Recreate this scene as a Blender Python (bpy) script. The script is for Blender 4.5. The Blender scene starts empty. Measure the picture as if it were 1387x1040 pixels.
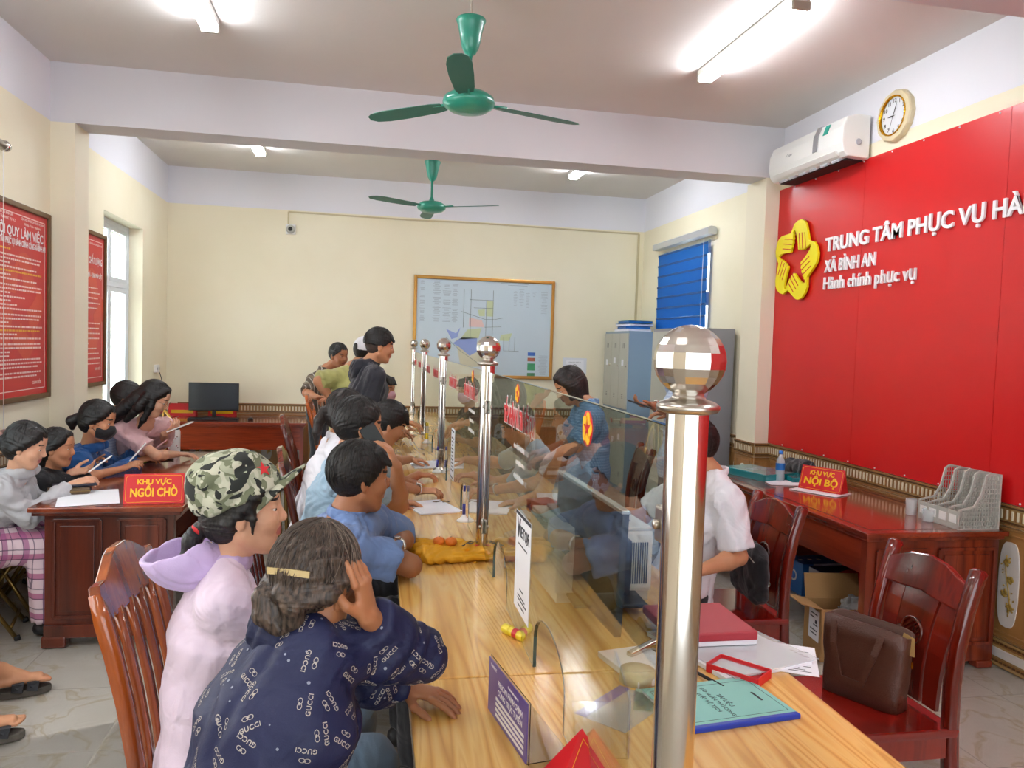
import bpy, bmesh, math, random
import numpy as np
from mathutils import Vector, Matrix, Euler
random.seed(7); np.random.seed(7)
S = bpy.context.scene
COL = S.collection
PI = math.pi
V = Vector
# ---------------- camera, world, lights, exposure ----------------
F_PX, W_PX = 1044.2, 1387.0
CAM_H = 1.676
def make_camera():
    cd = bpy.data.cameras.new('camera'); cam = bpy.data.objects.new('camera', cd); COL.objects.link(cam)
    cd.sensor_width = 36; cd.lens = F_PX / W_PX * 36; cd.clip_start = .02; cd.clip_end = 200
    p, y, r = .0496967, .188395, .0323291
    f = V((math.sin(y)*math.cos(p), math.cos(y)*math.cos(p), -math.sin(p)))
    rt = V((math.cos(y), -math.sin(y), 0)); up = rt.cross(f)
    r2 = rt*math.cos(r) + up*math.sin(r); u2 = -rt*math.sin(r) + up*math.cos(r)
    M = Matrix((r2, u2, -f)).transposed().to_4x4(); M.translation = V((0, 0, CAM_H))
    cam.matrix_world = M; S.camera = cam
make_camera()
S.view_settings.view_transform = 'Standard'; S.view_settings.look = 'None'
S.view_settings.gamma = 1; S.view_settings.use_curve_mapping = False
S.view_settings.exposure = 1.08
w = bpy.data.worlds.new('sky'); S.world = w; w.use_nodes = True
wb = w.node_tree.nodes['Background']; wb.inputs[0].default_value = (.86, .93, 1, 1); wb.inputs[1].default_value = 1.5
def area(name, loc, rot, sx, sy, power, col):
    l = bpy.data.lights.new(name, 'AREA'); l.shape = 'RECTANGLE'; l.size = sx; l.size_y = sy; l.energy = power; l.color = col
    o = bpy.data.objects.new(name, l); COL.objects.link(o); o.location = loc; o.rotation_euler = rot; return o
# daylight coming through the open doors behind the photographer and through the side windows
area('daylight_doors_behind', (.6, -2.4, 1.5), (PI/2, 0, PI), 4.6, 2.4, 120, (1, .97, .93))
area('daylight_left_window', (-2.46, 7.9, 1.5), (PI/2, 0, -PI/2), 1.1, 2.3, 22, (.93, .97, 1))
area('daylight_left_near_window', (-2.2, 2.6, 1.7), (PI/2, 0, -PI/2), 2.6, 1.6, 20, (.95, .98, 1))

# ---------------- materials ----------------
MT = {}
def nm(name):
    m = bpy.data.materials.new(name); m.use_nodes = True; nt = m.node_tree
    b = nt.nodes['Principled BSDF']; MT[name] = m; return m, nt, b
def setc(b, k, v):
    if k in b.inputs: b.inputs[k].default_value = v
def rgb(h):
    # sRGB hex -> linear
    h = h.lstrip('#'); r = []
    for i in (0, 2, 4):
        c = int(h[i:i+2], 16)/255; r.append(c/12.92 if c <= .04045 else ((c+.055)/1.055)**2.4)
    return (*r, 1)
def M(name, col='#808080', rough=.5, metal=0, bump=0, bscale=200, var=0, vscale=8, spec=.5, coat=0, emis=None, es=0, trans=0, alpha=1, sheen=0, stretch=(1, 1, 1)):
    if name in MT: return MT[name]
    m, nt, b = nm(name); c = rgb(col) if isinstance(col, str) else col
    b.inputs['Base Color'].default_value = c; b.inputs['Roughness'].default_value = rough; b.inputs['Metallic'].default_value = metal
    setc(b, 'Specular IOR Level', spec); setc(b, 'Coat Weight', coat); setc(b, 'Coat Roughness', .08); setc(b, 'Transmission Weight', trans)
    setc(b, 'Sheen Weight', sheen)
    if emis: setc(b, 'Emission Color', rgb(emis)); setc(b, 'Emission Strength', es)
    if alpha < 1: b.inputs['Alpha'].default_value = alpha
    N = nt.nodes; L = nt.links
    if bump or var:
        tc = N.new('ShaderNodeTexCoord'); mp = N.new('ShaderNodeMapping'); mp.inputs['Scale'].default_value = stretch
        L.new(tc.outputs['Object'], mp.inputs[0])
    if var:
        n = N.new('ShaderNodeTexNoise'); n.inputs['Scale'].default_value = vscale; n.inputs['Detail'].default_value = 4; L.new(mp.outputs[0], n.inputs['Vector'])
        mx = N.new('ShaderNodeMix'); mx.data_type = 'RGBA'; mx.inputs['A'].default_value = tuple(x*(1-var) for x in c[:3])+(1,); mx.inputs['B'].default_value = tuple(min(1, x*(1+var)) for x in c[:3])+(1,)
        L.new(n.outputs['Fac'], mx.inputs['Factor']); L.new(mx.outputs['Result'], b.inputs['Base Color'])
    if bump:
        n = N.new('ShaderNodeTexNoise'); n.inputs['Scale'].default_value = bscale; n.inputs['Detail'].default_value = 3; L.new(mp.outputs[0], n.inputs['Vector'])
        bp = N.new('ShaderNodeBump'); bp.inputs['Strength'].default_value = bump; bp.inputs['Distance'].default_value = .01; L.new(n.outputs['Fac'], bp.inputs['Height']); L.new(bp.outputs[0], b.inputs['Normal'])
    return m
def ramp(nt, stops, interp='LINEAR'):
    r = nt.nodes.new('ShaderNodeValToRGB'); e = r.color_ramp.elements; r.color_ramp.interpolation = interp
    while len(e) < len(stops): e.new(.5)
    for i, (p, c) in enumerate(stops): e[i].position = p; e[i].color = rgb(c) if isinstance(c, str) else c
    return r
def wood(name, stops, scale=3, axis='Y', rough=.25, coat=.3, dist=4, fine=1.0, rotv=(0, 0, 0), bump=.0):
    """long grain along axis: stretched noise drives rings"""
    m, nt, b = nm(name); N = nt.nodes; L = nt.links
    tc = N.new('ShaderNodeTexCoord'); mp = N.new('ShaderNodeMapping')
    sc = {'X': (.06, 1, 1), 'Y': (1, .06, 1), 'Z': (1, 1, .06)}[axis]
    mp.inputs['Scale'].default_value = sc; mp.inputs['Rotation'].default_value = rotv; L.new(tc.outputs['Object'], mp.inputs[0])
    oi = N.new('ShaderNodeObjectInfo'); ad = N.new('ShaderNodeVectorMath'); ad.operation = 'ADD'
    L.new(mp.outputs[0], ad.inputs[0]); L.new(oi.outputs['Random'], ad.inputs[1])
    n1 = N.new('ShaderNodeTexNoise'); n1.inputs['Scale'].default_value = scale; n1.inputs['Detail'].default_value = 2; n1.inputs['Distortion'].default_value = .6; L.new(ad.outputs[0], n1.inputs['Vector'])
    mu = N.new('ShaderNodeMath'); mu.operation = 'MULTIPLY'; mu.inputs[1].default_value = dist; L.new(n1.outputs['Fac'], mu.inputs[0])
    fr = N.new('ShaderNodeMath'); fr.operation = 'PINGPONG'; fr.inputs[1].default_value = .5; L.new(mu.outputs[0], fr.inputs[0])
    n2 = N.new('ShaderNodeTexNoise'); n2.inputs['Scale'].default_value = 90; n2.inputs['Detail'].default_value = 3; L.new(ad.outputs[0], n2.inputs['Vector'])
    a2 = N.new('ShaderNodeMath'); a2.operation = 'MULTIPLY_ADD'; a2.inputs[1].default_value = .35*fine; L.new(n2.outputs['Fac'], a2.inputs[0])
    m3 = N.new('ShaderNodeMath'); m3.operation = 'MULTIPLY'; m3.inputs[1].default_value = 1.3; L.new(fr.outputs[0], m3.inputs[0]); L.new(m3.outputs[0], a2.inputs[2])
    r = ramp(nt, stops); L.new(a2.outputs[0], r.inputs[0]); L.new(r.outputs[0], b.inputs['Base Color'])
    b.inputs['Roughness'].default_value = rough; setc(b, 'Coat Weight', coat); setc(b, 'Coat Roughness', .12)
    if bump:
        bp = N.new('ShaderNodeBump'); bp.inputs['Strength'].default_value = bump; bp.inputs['Distance'].default_value = .002; L.new(a2.outputs[0], bp.inputs['Height']); L.new(bp.outputs[0], b.inputs['Normal'])
    return m
def glassmat(name, col='#ffffff', rough=0, ior=1.45):
    m, nt, b = nm(name); b.inputs['Base Color'].default_value = rgb(col); b.inputs['Roughness'].default_value = rough
    setc(b, 'Transmission Weight', 1); setc(b, 'IOR', ior); return m
wood('counter_pine', [(0, '#cf9546'), (.3, '#ebbf6e'), (.6, '#dfab58'), (1, '#b9803a')], scale=5.5, axis='Y', rough=.2, coat=.45, dist=16, bump=.08)
wood('counter_pine_z', [(0, '#a96a2a'), (.5, '#c5873c'), (1, '#8d5420')], scale=2.6, axis='Y', rough=.35, coat=.2, dist=9)
wood('redwood', [(0, '#4a160b'), (.45, '#7a2a14'), (.75, '#8b3319'), (1, '#3b1008')], scale=2.2, axis='Z', rough=.2, coat=.5, dist=5)
wood('redwood_y', [(0, '#5e1d0e'), (.45, '#8a3018'), (.75, '#9a3a1e'), (1, '#4b150a')], scale=2.2, axis='Y', rough=.12, coat=.7, dist=5)
wood('redwood_x', [(0, '#4a160b'), (.45, '#7a2a14'), (.75, '#8b3319'), (1, '#3b1008')], scale=2.2, axis='X', rough=.15, coat=.6, dist=5)
wood('browndesk', [(0, '#3b160c'), (.45, '#5d2413'), (.75, '#6d2c18'), (1, '#2d0f08')], scale=2, axis='Z', rough=.25, coat=.4, dist=5)
wood('browndesk_y', [(0, '#542012'), (.45, '#7b361f'), (.75, '#8a4228'), (1, '#46190d')], scale=2, axis='Y', rough=.14, coat=.6, dist=5)
wood('cherry', [(0, '#4c0f06'), (.45, '#74190c'), (.75, '#861f10'), (1, '#3a0a05')], scale=2, axis='Z', rough=.12, coat=.8, dist=4)
wood('cherry_x', [(0, '#5a0f08'), (.45, '#7f140c'), (.75, '#8d1a11'), (1, '#480a06')], scale=2, axis='X', rough=.12, coat=.8, dist=4)
wood('amber_chair', [(0, '#5e240d'), (.45, '#8f4218'), (.75, '#a8541f'), (1, '#4a1a0a')], scale=2.4, axis='Z', rough=.14, coat=.7, dist=5)
wood('dark_chair', [(0, '#371008'), (.45, '#5c1f10'), (.75, '#6f2a16'), (1, '#2a0b06')], scale=2.4, axis='Z', rough=.15, coat=.7, dist=5)
wood('orange_chair', [(0, '#8f3a10'), (.45, '#b9571f'), (.75, '#c9682a'), (1, '#7a2e0d')], scale=2.4, axis='Z', rough=.2, coat=.5, dist=6)
def wallmat():
    m, nt, b = nm('wall_paint'); N = nt.nodes; L = nt.links
    g = N.new('ShaderNodeNewGeometry'); s = N.new('ShaderNodeSeparateXYZ'); L.new(g.outputs['Position'], s.inputs[0])
    c = N.new('ShaderNodeMath'); c.operation = 'GREATER_THAN'; c.inputs[1].default_value = 3.18; L.new(s.outputs['Z'], c.inputs[0])
    n = N.new('ShaderNodeTexNoise'); n.inputs['Scale'].default_value = 1.3; n.inputs['Detail'].default_value = 5; L.new(g.outputs['Position'], n.inputs['Vector'])
    a = ramp(nt, [(.3, '#ece4c8'), (.7, '#f2ebd2')]); L.new(n.outputs['Fac'], a.inputs[0])
    mx = N.new('ShaderNodeMix'); mx.data_type = 'RGBA'; L.new(c.outputs[0], mx.inputs['Factor']); L.new(a.outputs[0], mx.inputs['A']); mx.inputs['B'].default_value = rgb('#e8e8ee')
    L.new(mx.outputs['Result'], b.inputs['Base Color']); b.inputs['Roughness'].default_value = .75
    n2 = N.new('ShaderNodeTexNoise'); n2.inputs['Scale'].default_value = 60; L.new(g.outputs['Position'], n2.inputs['Vector'])
    bp = N.new('ShaderNodeBump'); bp.inputs['Strength'].default_value = .08; bp.inputs['Distance'].default_value = .01; L.new(n2.outputs['Fac'], bp.inputs['Height']); L.new(bp.outputs[0], b.inputs['Normal'])
    return m
wallmat()
M('ceiling_paint', '#e0dbd6', .85, bump=.12, bscale=25, var=.04, vscale=2)
M('beam_paint', '#d9d8dc', .8, bump=.05, bscale=40)
M('cream_paint', '#ece4cc', .75)
def tilemat():
    m, nt, b = nm('floor_tile'); N = nt.nodes; L = nt.links
    g = N.new('ShaderNodeNewGeometry'); oi = N.new('ShaderNodeObjectInfo'); ad = N.new('ShaderNodeVectorMath'); ad.operation = 'MULTIPLY_ADD'
    L.new(oi.outputs['Location'], ad.inputs[0]); ad.inputs[1].default_value = (3.3, 5.1, 0); L.new(g.outputs['Position'], ad.inputs[2])
    n = N.new('ShaderNodeTexNoise'); n.inputs['Scale'].default_value = 2.2; n.inputs['Detail'].default_value = 6; n.inputs['Distortion'].default_value = 1.6; L.new(ad.outputs[0], n.inputs['Vector'])
    r = ramp(nt, [(.3, '#e6e0d2'), (.47, '#f0ebdf'), (.5, '#d8caab'), (.53, '#f0ebdf'), (.75, '#e8e3d7')]); L.new(n.outputs['Fac'], r.inputs[0])
    L.new(r.outputs[0], b.inputs['Base Color']); b.inputs['Roughness'].default_value = .16; return m
tilemat()
M('grout', '#a79f90', .9)
M('board_red', '#cb1114', .36, coat=.06)
M('letter_white', '#f4f4f6', .35)
M('emblem_yellow', '#f2e312', .35)
M('steel', '#d5d0c9', .13, 1)
M('steel_brushed', '#b9b2a8', .28, 1)
M('alu', '#c9cdd2', .35, .6)
M('gold_frame', '#b98a45', .3, .75)
M('bronze_frame', '#6f5433', .45, .3)
M('white_plastic', '#eeeeea', .35); M('grey_plastic', '#bdbdb4', .45); M('black_plastic', '#0c0d10', .35)
M('fan_green', '#2f9c84', .3, coat=.4)
M('tube_glow', '#ffffff', .4, emis='#f4f8ff', es=31)
M('paper', '#f0f1f6', .7); M('ink', '#3a3a40', .8); M('red_sticker', '#cf1a22', .45); M('yellow_print', '#f6c21a', .45)
M('pink_white', '#f6dcd8', .5)

# ---------------- mesh helpers ----------------
def link(name, me, mats, parent=None, smooth=False, kind=None):
    o = bpy.data.objects.new(name, me); COL.objects.link(o)
    if mats is not None:
        for m in (mats if isinstance(mats, (list, tuple)) else [mats]): me.materials.append(MT[m] if isinstance(m, str) else m)
    if parent is not None: o.parent = parent
    if smooth: me.shade_smooth()
    if kind: o['kind'] = kind
    return o
def tag(o, label=None, cat=None, group=None, kind=None):
    if label: o['label'] = label
    if cat: o['category'] = cat
    if group: o['group'] = group
    if kind: o['kind'] = kind
    return o
def empty(name, loc, rz=0, label=None, cat=None, group=None, rot=None):
    o = bpy.data.objects.new(name, None); COL.objects.link(o); o.location = loc; o.rotation_euler = rot or (0, 0, rz); o.empty_display_size = .05
    return tag(o, label, cat, group)
def copy_tree(o, parent=None):
    c = o.copy(); COL.objects.link(c)
    if parent is not None: c.parent = parent
    for ch in [x for x in bpy.data.objects if x.parent is o]: copy_tree(ch, c)
    return c
class B:
    """bmesh collector"""
    def __init__(s): s.b = bmesh.new(); s.mi = 0
    def _f(s, fs):
        for f in fs: f.material_index = s.mi
    def verts(s, vs, fs, smooth=False):
        q = [s.b.verts.new(v) for v in vs]
        for f in fs:
            try:
                g = s.b.faces.new([q[i] for i in f]); g.material_index = s.mi; g.smooth = smooth
            except ValueError: pass
        return q
    def box(s, c, d, rot=None, bev=0, seg=2):
        t = bmesh.new(); bmesh.ops.create_cube(t, size=1)
        for v in t.verts: v.co = V((v.co.x*d[0], v.co.y*d[1], v.co.z*d[2]))
        if bev: bmesh.ops.bevel(t, geom=t.edges[:]+t.verts[:], offset=min(bev, min(d)*.45), segments=seg, affect='EDGES', profile=.6)
        R = (Euler(rot).to_matrix() if rot is not None and not isinstance(rot, Matrix) else (rot or Matrix.Identity(3)))
        vs = [R @ v.co + V(c) for v in t.verts]; t.verts.index_update(); fs = [[v.index for v in f.verts] for f in t.faces]; t.free()
        s.verts(vs, fs, smooth=False); return s
    def prism(s, pts, h, frame=None, bev=0):
        """pts 2D outline extruded by h along local z ; frame = 4x4"""
        t = bmesh.new(); vs = [t.verts.new((p[0], p[1], 0)) for p in pts]; f = t.faces.new(vs)
        r = bmesh.ops.extrude_face_region(t, geom=[f]); 
        for e in r['geom']:
            if isinstance(e, bmesh.types.BMVert): e.co.z += h
        bmesh.ops.recalc_face_normals(t, faces=t.faces[:])
        if bev:
            es = [e for e in t.edges if abs(e.verts[0].co.z-e.verts[1].co.z) < 1e-6]
            bmesh.ops.bevel(t, geom=es, offset=bev, segments=2, affect='EDGES', profile=.6)
        bmesh.ops.triangulate(t, faces=[f for f in t.faces if len(f.verts) > 4])
        fr = frame or Matrix.Identity(4)
        t.verts.index_update(); s.verts([fr @ v.co for v in t.verts], [[v.index for v in f.verts] for f in t.faces]); t.free(); return s
    def lathe(s, prof, n=24, c=(0, 0, 0), frame=None, smooth=True, cap=True):
        """prof = [(r,z)...]"""
        fr = frame or Matrix.Translation(V(c)); vs = []; fs = []
        for r, z in prof:
            for i in range(n): a = 2*PI*i/n; vs.append(fr @ V((r*math.cos(a), r*math.sin(a), z)))
        for j in range(len(prof)-1):
            for i in range(n): k = (i+1) % n; fs.append([j*n+i, j*n+k, (j+1)*n+k, (j+1)*n+i])
        if cap: fs.append(list(range(n))[::-1]); fs.append([(len(prof)-1)*n+i for i in range(n)])
        s.verts(vs, fs, smooth); return s
    def tube(s, pts, r, n=10, prof=None, closed=False, up=None, smooth=True):
        """sweep a circle (or 2D profile) along pts; r number or list"""
        pts = [V(p) for p in pts]; m = len(pts); vs = []; fs = []
        rr = r if isinstance(r, (list, tuple)) else [r]*m; last = None
        pr = prof or [(math.cos(2*PI*i/n), math.sin(2*PI*i/n)) for i in range(n)]; n = len(pr)
        for i, p in enumerate(pts):
            if closed: t = pts[(i+1) % m]-pts[i-1]
            else: t = pts[min(i+1, m-1)]-pts[max(i-1, 0)]
            t.normalize()
            if up is not None: a = V(up)
            elif last is None: a = V((0, 0, 1)) if abs(t.z) < .9 else V((1, 0, 0))
            else: a = last
            x = (a - t*a.dot(t))
            if x.length < 1e-6: x = t.orthogonal()
            x.normalize(); y = t.cross(x); last = x
            for u, v in pr: vs.append(p + x*u*rr[i] + y*v*rr[i])
        for j in range(m if closed else m-1):
            for i in range(n): k = (i+1) % n; J = (j+1) % m; fs.append([j*n+i, J*n+i, J*n+k, j*n+k][::-1])
        if not closed: fs.append(list(range(n))); fs.append([(m-1)*n+i for i in range(n)][::-1])
        s.verts(vs, fs, smooth); return s
    def sphere(s, c, r, u=16, v=10, smooth=True, R=None):
        rr = r if isinstance(r, (tuple, list)) else (r, r, r); vs = [(0, 0, 1)]; fs = []
        for j in range(1, v):
            for i in range(u): a = 2*PI*i/u; b = PI*j/v; vs.append((math.sin(b)*math.cos(a), math.sin(b)*math.sin(a), math.cos(b)))
        vs.append((0, 0, -1)); R = R or Matrix.Identity(3)
        for i in range(u):
            k = (i+1) % u; fs.append([0, 1+i, 1+k]); 
            for j in range(v-2): fs.append([1+j*u+i, 1+(j+1)*u+i, 1+(j+1)*u+k, 1+j*u+k])
            fs.append([len(vs)-1, 1+(v-2)*u+k, 1+(v-2)*u+i])
        s.verts([R @ V((p[0]*rr[0], p[1]*rr[1], p[2]*rr[2]))+V(c) for p in vs], fs, smooth); return s
    def quad(s, a, b, c, d): s.verts([a, b, c, d], [[0, 1, 2, 3]]); return s
    def mesh(s, name='m', recalc=True):
        if recalc: bmesh.ops.recalc_face_normals(s.b, faces=s.b.faces[:])
        me = bpy.data.meshes.new(name); s.b.to_mesh(me); s.b.free(); return me
    def obj(s, name, mats, parent=None, kind=None):
        return link(name, s.mesh(name), mats, parent, kind=kind)
def sbox(name, x0, x1, y0, y1, z0, z1, mat, parent=None, kind=None, bev=0):
    b = B(); b.box(((x0+x1)/2, (y0+y1)/2, (z0+z1)/2), (x1-x0, y1-y0, z1-z0), bev=bev); return b.obj(name, mat, parent, kind)
_fc = {}
def text_mesh(body, size=1, ext=0, bold=0, align='CENTER', width=None, spacing=1):
    c = bpy.data.curves.new('t', 'FONT'); c.body = body; c.size = size; c.extrude = ext; c.offset = bold; c.align_x = align; c.align_y = 'CENTER'; c.resolution_u = 3
    c.space_character = spacing
    o = bpy.data.objects.new('t', c); COL.objects.link(o); bpy.context.view_layer.update()
    me = bpy.data.meshes.new_from_object(o); bpy.data.objects.remove(o)
    if width:
        xs = [v.co.x for v in me.vertices]
        if xs:
            w0 = max(xs)-min(xs); mid = (max(xs)+min(xs))/2 if align == 'CENTER' else min(xs)
            for v in me.vertices: v.co.x = (v.co.x-mid)*width/w0 + (0 if align == 'CENTER' else 0)
    return me
def frame(origin, xdir, ydir):
    x = V(xdir).normalized(); y = V(ydir); y = (y-x*y.dot(x)).normalized(); z = x.cross(y)
    m = Matrix((x, y, z)).transposed().to_4x4(); m.translation = V(origin); return m
def letters(name, me, mat, parent, inv=None):
    """split a text mesh (text plane still XY) into one object per letter, accents kept with their letter"""
    bm = bmesh.new(); bm.from_mesh(me); seen = set(); comps = []
    for v in bm.verts:
        if v in seen: continue
        st = [v]; seen.add(v); c = []
        while st:
            q = st.pop(); c.append(q)
            for e in q.link_edges:
                o = e.other_vert(q)
                if o not in seen: seen.add(o); st.append(o)
        comps.append([min(q.co.x for q in c), max(q.co.x for q in c), c])
    comps.sort(key=lambda c: c[0]); gr = []
    for lo, hi, c in comps:
        if gr and lo < gr[-1][1]-(gr[-1][1]-gr[-1][0])*.25 : gr[-1][1] = max(gr[-1][1], hi); gr[-1][2] += c
        else: gr.append([lo, hi, list(c)])
    out = []
    for lo, hi, c in gr:
        idx = {v: i for i, v in enumerate(c)}; fs = [[idx[v] for v in f.verts] for f in bm.faces if f.verts[0] in idx]
        m2 = bpy.data.meshes.new(name); m2.from_pydata([v.co.copy() for v in c], [], fs); out.append(m2)
    bm.free(); return out
def add_text(name, body, fr, size, mat, parent=None, ext=0, bold=0, align='CENTER', width=None, spacing=1):
    me = text_mesh(body, size, ext, bold, align, width, spacing); me.transform(fr); o = link(name, me, mat, parent); return o
# ---------------- room ----------------
XL, XR, YB, YN, ZC = -2.26, 3.47, 9.485, -2.6, 3.6
T = .22
floor = sbox('floor', XL-T, XR+T, YN, YB+T, -.1, -.004, 'grout', kind='structure')
tb = B(); tb.box((0, 0, -.004), (.5975, .5975, .008), bev=.0012, seg=1); tile_me = tb.mesh('tile'); tile_me.materials.append(MT['floor_tile'])
tx0, ty0 = -1.026, 3.27
for i in range(-3, 9):
    for j in range(-4, 12):
        x = tx0+.3+.6*i; y = ty0+.3+.6*j
        if x < XL-.28 or x > XR+.28 or y > YB+.28: continue
        t = bpy.data.objects.new('tile', tile_me); COL.objects.link(t); t.location = (x, y, -.004); t.parent = floor
ceil_ = sbox('ceiling', XL-T, XR+T, YN, YB+T, ZC, ZC+.15, 'ceiling_paint', kind='structure')
sbox('wall_back', XL-T, XR+T, YB, YB+T, 0, ZC, 'wall_paint', kind='structure')
def wall_open(name, x0, x1, openings):
    """wall along y with rectangular openings (y0,y1,z0,z1)"""
    b = B(); cur = YN
    for y0, y1, z0, z1 in sorted(openings):
        b.box(((x0+x1)/2, (cur+y0)/2, ZC/2), (x1-x0, y0-cur, ZC))
        b.box(((x0+x1)/2, (y0+y1)/2, (z1+ZC)/2), (x1-x0, y1-y0, ZC-z1))
        if z0 > 0: b.box(((x0+x1)/2, (y0+y1)/2, z0/2), (x1-x0, y1-y0, z0))
        cur = y1
    b.box(((x0+x1)/2, (cur+YB)/2, ZC/2), (x1-x0, YB-cur, ZC)); return b.obj(name, 'wall_paint', kind='structure')
wall_open('wall_left', XL-T, XL, [(3.2, 5.0, .95, 2.6), (7.3, 8.5, 0.02, 2.74)])
wall_open('wall_right', XR, XR+T, [(7.5, 8.78, .95, 2.84)])
# wall behind the camera with wide open doorway
b = B(); b.box(((XL-1.9)/2, YN+.05, ZC/2), (-1.9-XL, .1, ZC)); b.box(((3.1+XR)/2, YN+.05, ZC/2), (XR-3.1, .1, ZC)); b.box((.6, YN+.05, (2.8+ZC)/2), (5, .1, ZC-2.8)); b.obj('wall_front', 'wall_paint', kind='structure')
# beam and columns
BY0, BY1 = 6.14, 6.42
b = B(); b.box(((XL+XR)/2, (BY0+BY1)/2, (3.175+ZC)/2), (XR-XL, BY1-BY0, ZC-3.175)); b.obj('trim_1', 'beam_paint', kind='structure')
b = B(); b.box(((XL-2.095)/2, (BY0+BY1)/2, 3.175/2), (-2.095-XL, BY1-BY0, 3.175)); b.obj('trim_2', 'cream_paint', kind='structure')
b = B(); b.box(((XR+3.325)/2, (BY0+BY1+.06)/2, 3.175/2), (XR-3.325, BY1-BY0+.06, 3.175)); b.obj('trim_3', 'cream_paint', kind='structure')
# a second beam just above the photographer's head, seen at the top right corner
# ---- wainscot tiles ----
M('dado_brown', '#9a7040', .3, var=.25, vscale=14, coat=.3); M('dado_gold', '#a98a55', .3, coat=.3); M('dado_cream', '#d9cfb4', .3); M('dado_dark', '#5d3c1e', .35)
M('dado_panel', '#a87a45', .28, coat=.4, var=.18, vscale=5, stretch=(6, 6, 1)); M('dado_marble', '#dad5ce', .3, var=.08, vscale=10); M('flower_gold', '#a5873a', .4, var=.3, vscale=60)
def border_mesh(L=.4):
    b = B(); b.mi = 0; b.box((L/2, .006, .84), (L-.002, .012, .118)); b.mi = 1; b.box((L/2, .010, .895), (L-.002, .020, .010)); b.box((L/2, .010, .787), (L-.002, .020, .010)); b.mi = 3; b.box((L/2, .009, .883), (L-.002, .018, .008)); b.box((L/2, .009, .801), (L-.002, .018, .010)); b.mi = 2
    n = 11
    for i in range(n): b.box(((i+.5)*L/n, .014, .842), (L/n*.42, .008, .052), bev=.003, seg=1)
    b.mi = 1
    for i in range(n+1): b.box((min(max(i*L/n, .005), L-.005), .012, .842), (L/n*.2, .008, .06))
    me = b.mesh('border_tile'); [me.materials.append(MT[k]) for k in ('dado_gold', 'dado_brown', 'dado_cream', 'dado_dark')]; return me
def panel_mesh(L=.4):
    b = B(); b.box((L/2, .005, .465), (L-.002, .010, .62)); b.mi = 1
    for (x, z, w_, h) in ((L/2, .765, L-.03, .012), (L/2, .165, L-.03, .012), (.022, .465, .012, .60), (L-.022, .465, .012, .60)): b.box((x, .010, z), (w_, .012, h), bev=.003, seg=1)
    b.mi = 0
    for (x, z, w_, h) in ((L/2, .735, L-.09, .008), (L/2, .195, L-.09, .008), (.052, .465, .008, .54), (L-.052, .465, .008, .54)): b.box((x, .011, z), (w_, .008, h), bev=.002, seg=1)
    me = b.mesh('panel_tile'); [me.materials.append(MT[k]) for k in ('dado_panel', 'dado_brown')]; return me
def cart_mesh(L=.4):
    b = B(); pts = []
    hw, hh = .068, .235
    for k in range(28):
        a = 2*PI*k/28; c, s_ = math.cos(a), math.sin(a); e = .55
        x = math.copysign(abs(c)**e, c)*hw; y = math.copysign(abs(s_)**.8, s_)*hh
        pts.append((x, y))
    fr = frame((L/2, .010, .465), (1, 0, 0), (0, 0, 1)); fr2 = Matrix.Translation((0, 0, 0))
    b.prism(pts, -.006, fr, bev=.0015); me = b.mesh('cartouche'); me.materials.append(MT['dado_marble']); return me
def flower_mesh(L=.4):
    rnd = random.Random(3); b = B()
    b.tube([(L/2+.02*math.sin(z*14), .018, .465+z) for z in [i*.03-.17 for i in range(12)]], .0035, 5)
    for k in range(26):
        z = rnd.uniform(-.17, .15); x = .02*math.sin(z*14)+rnd.uniform(-.028, .028)
        if k < 4: z = [-.12, -.05, .03, .12][k]; x = [-.02, .02, -.015, .01][k]
        n = 5 if k < 4 else 1; R = .016 if k < 4 else .011
        for q in range(n):
            a = q*2*PI/max(n, 1)+rnd.random(); cx = x+math.cos(a)*R*.8*(n > 1); cz = z+math.sin(a)*R*.8*(n > 1)
            b.sphere((L/2+cx, .018, .465+cz), (R*.75, .004, R*.45 if n == 1 else R*.7), 6, 4, R=Matrix.Rotation(a, 3, 'Y'))
    me = b.mesh('flower'); me.materials.append(MT['flower_gold']); return me
def foot_mesh(L=.4):
    b = B(); b.mi = 1; b.box((L/2, .007, .075), (L-.002, .014, .148)); b.mi = 0; b.box((L/2, .013, .145), (L-.002, .012, .012)); b.box((L/2, .013, .012), (L-.002, .012, .012)); b.mi = 3
    for i in range(14): b.box(((i+.5)*L/14, .015, .130), (L/14*.6, .006, .008)); b.box(((i+.5)*L/14, .015, .027), (L/14*.6, .006, .008))
    b.mi = 0; b.box((L/2, .014, .078), (L-.03, .010, .070), bev=.004, seg=1); b.mi = 2; b.box((L/2, .018, .078), (L-.06, .008, .050), bev=.003, seg=1)
    me = b.mesh('foot_tile'); [me.materials.append(MT[k]) for k in ('dado_gold', 'dado_brown', 'dado_marble', 'dado_dark')]; return me
DM = dict(border_tile=border_mesh(), panel_tile=panel_mesh(), cartouche=cart_mesh(), flower_relief=flower_mesh(), foot_tile=foot_mesh())
def dado(name, origin, rz, n, scale=1):
    """run of n tiles along local +x; local +y points into the room"""
    root = empty(name, origin, rz); root['kind'] = 'structure'; root.scale = (scale, 1, 1)
    for i in range(n):
        for k in ('border_tile', 'panel_tile', 'foot_tile'):
            o = bpy.data.objects.new(k, DM[k]); COL.objects.link(o); o.parent = root; o.location = (i*.4, 0, 0)
            if k == 'panel_tile':
                for kk in ('cartouche', 'flower_relief'):
                    c = bpy.data.objects.new(kk, DM[kk]); COL.objects.link(c); c.parent = o
    return root
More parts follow.
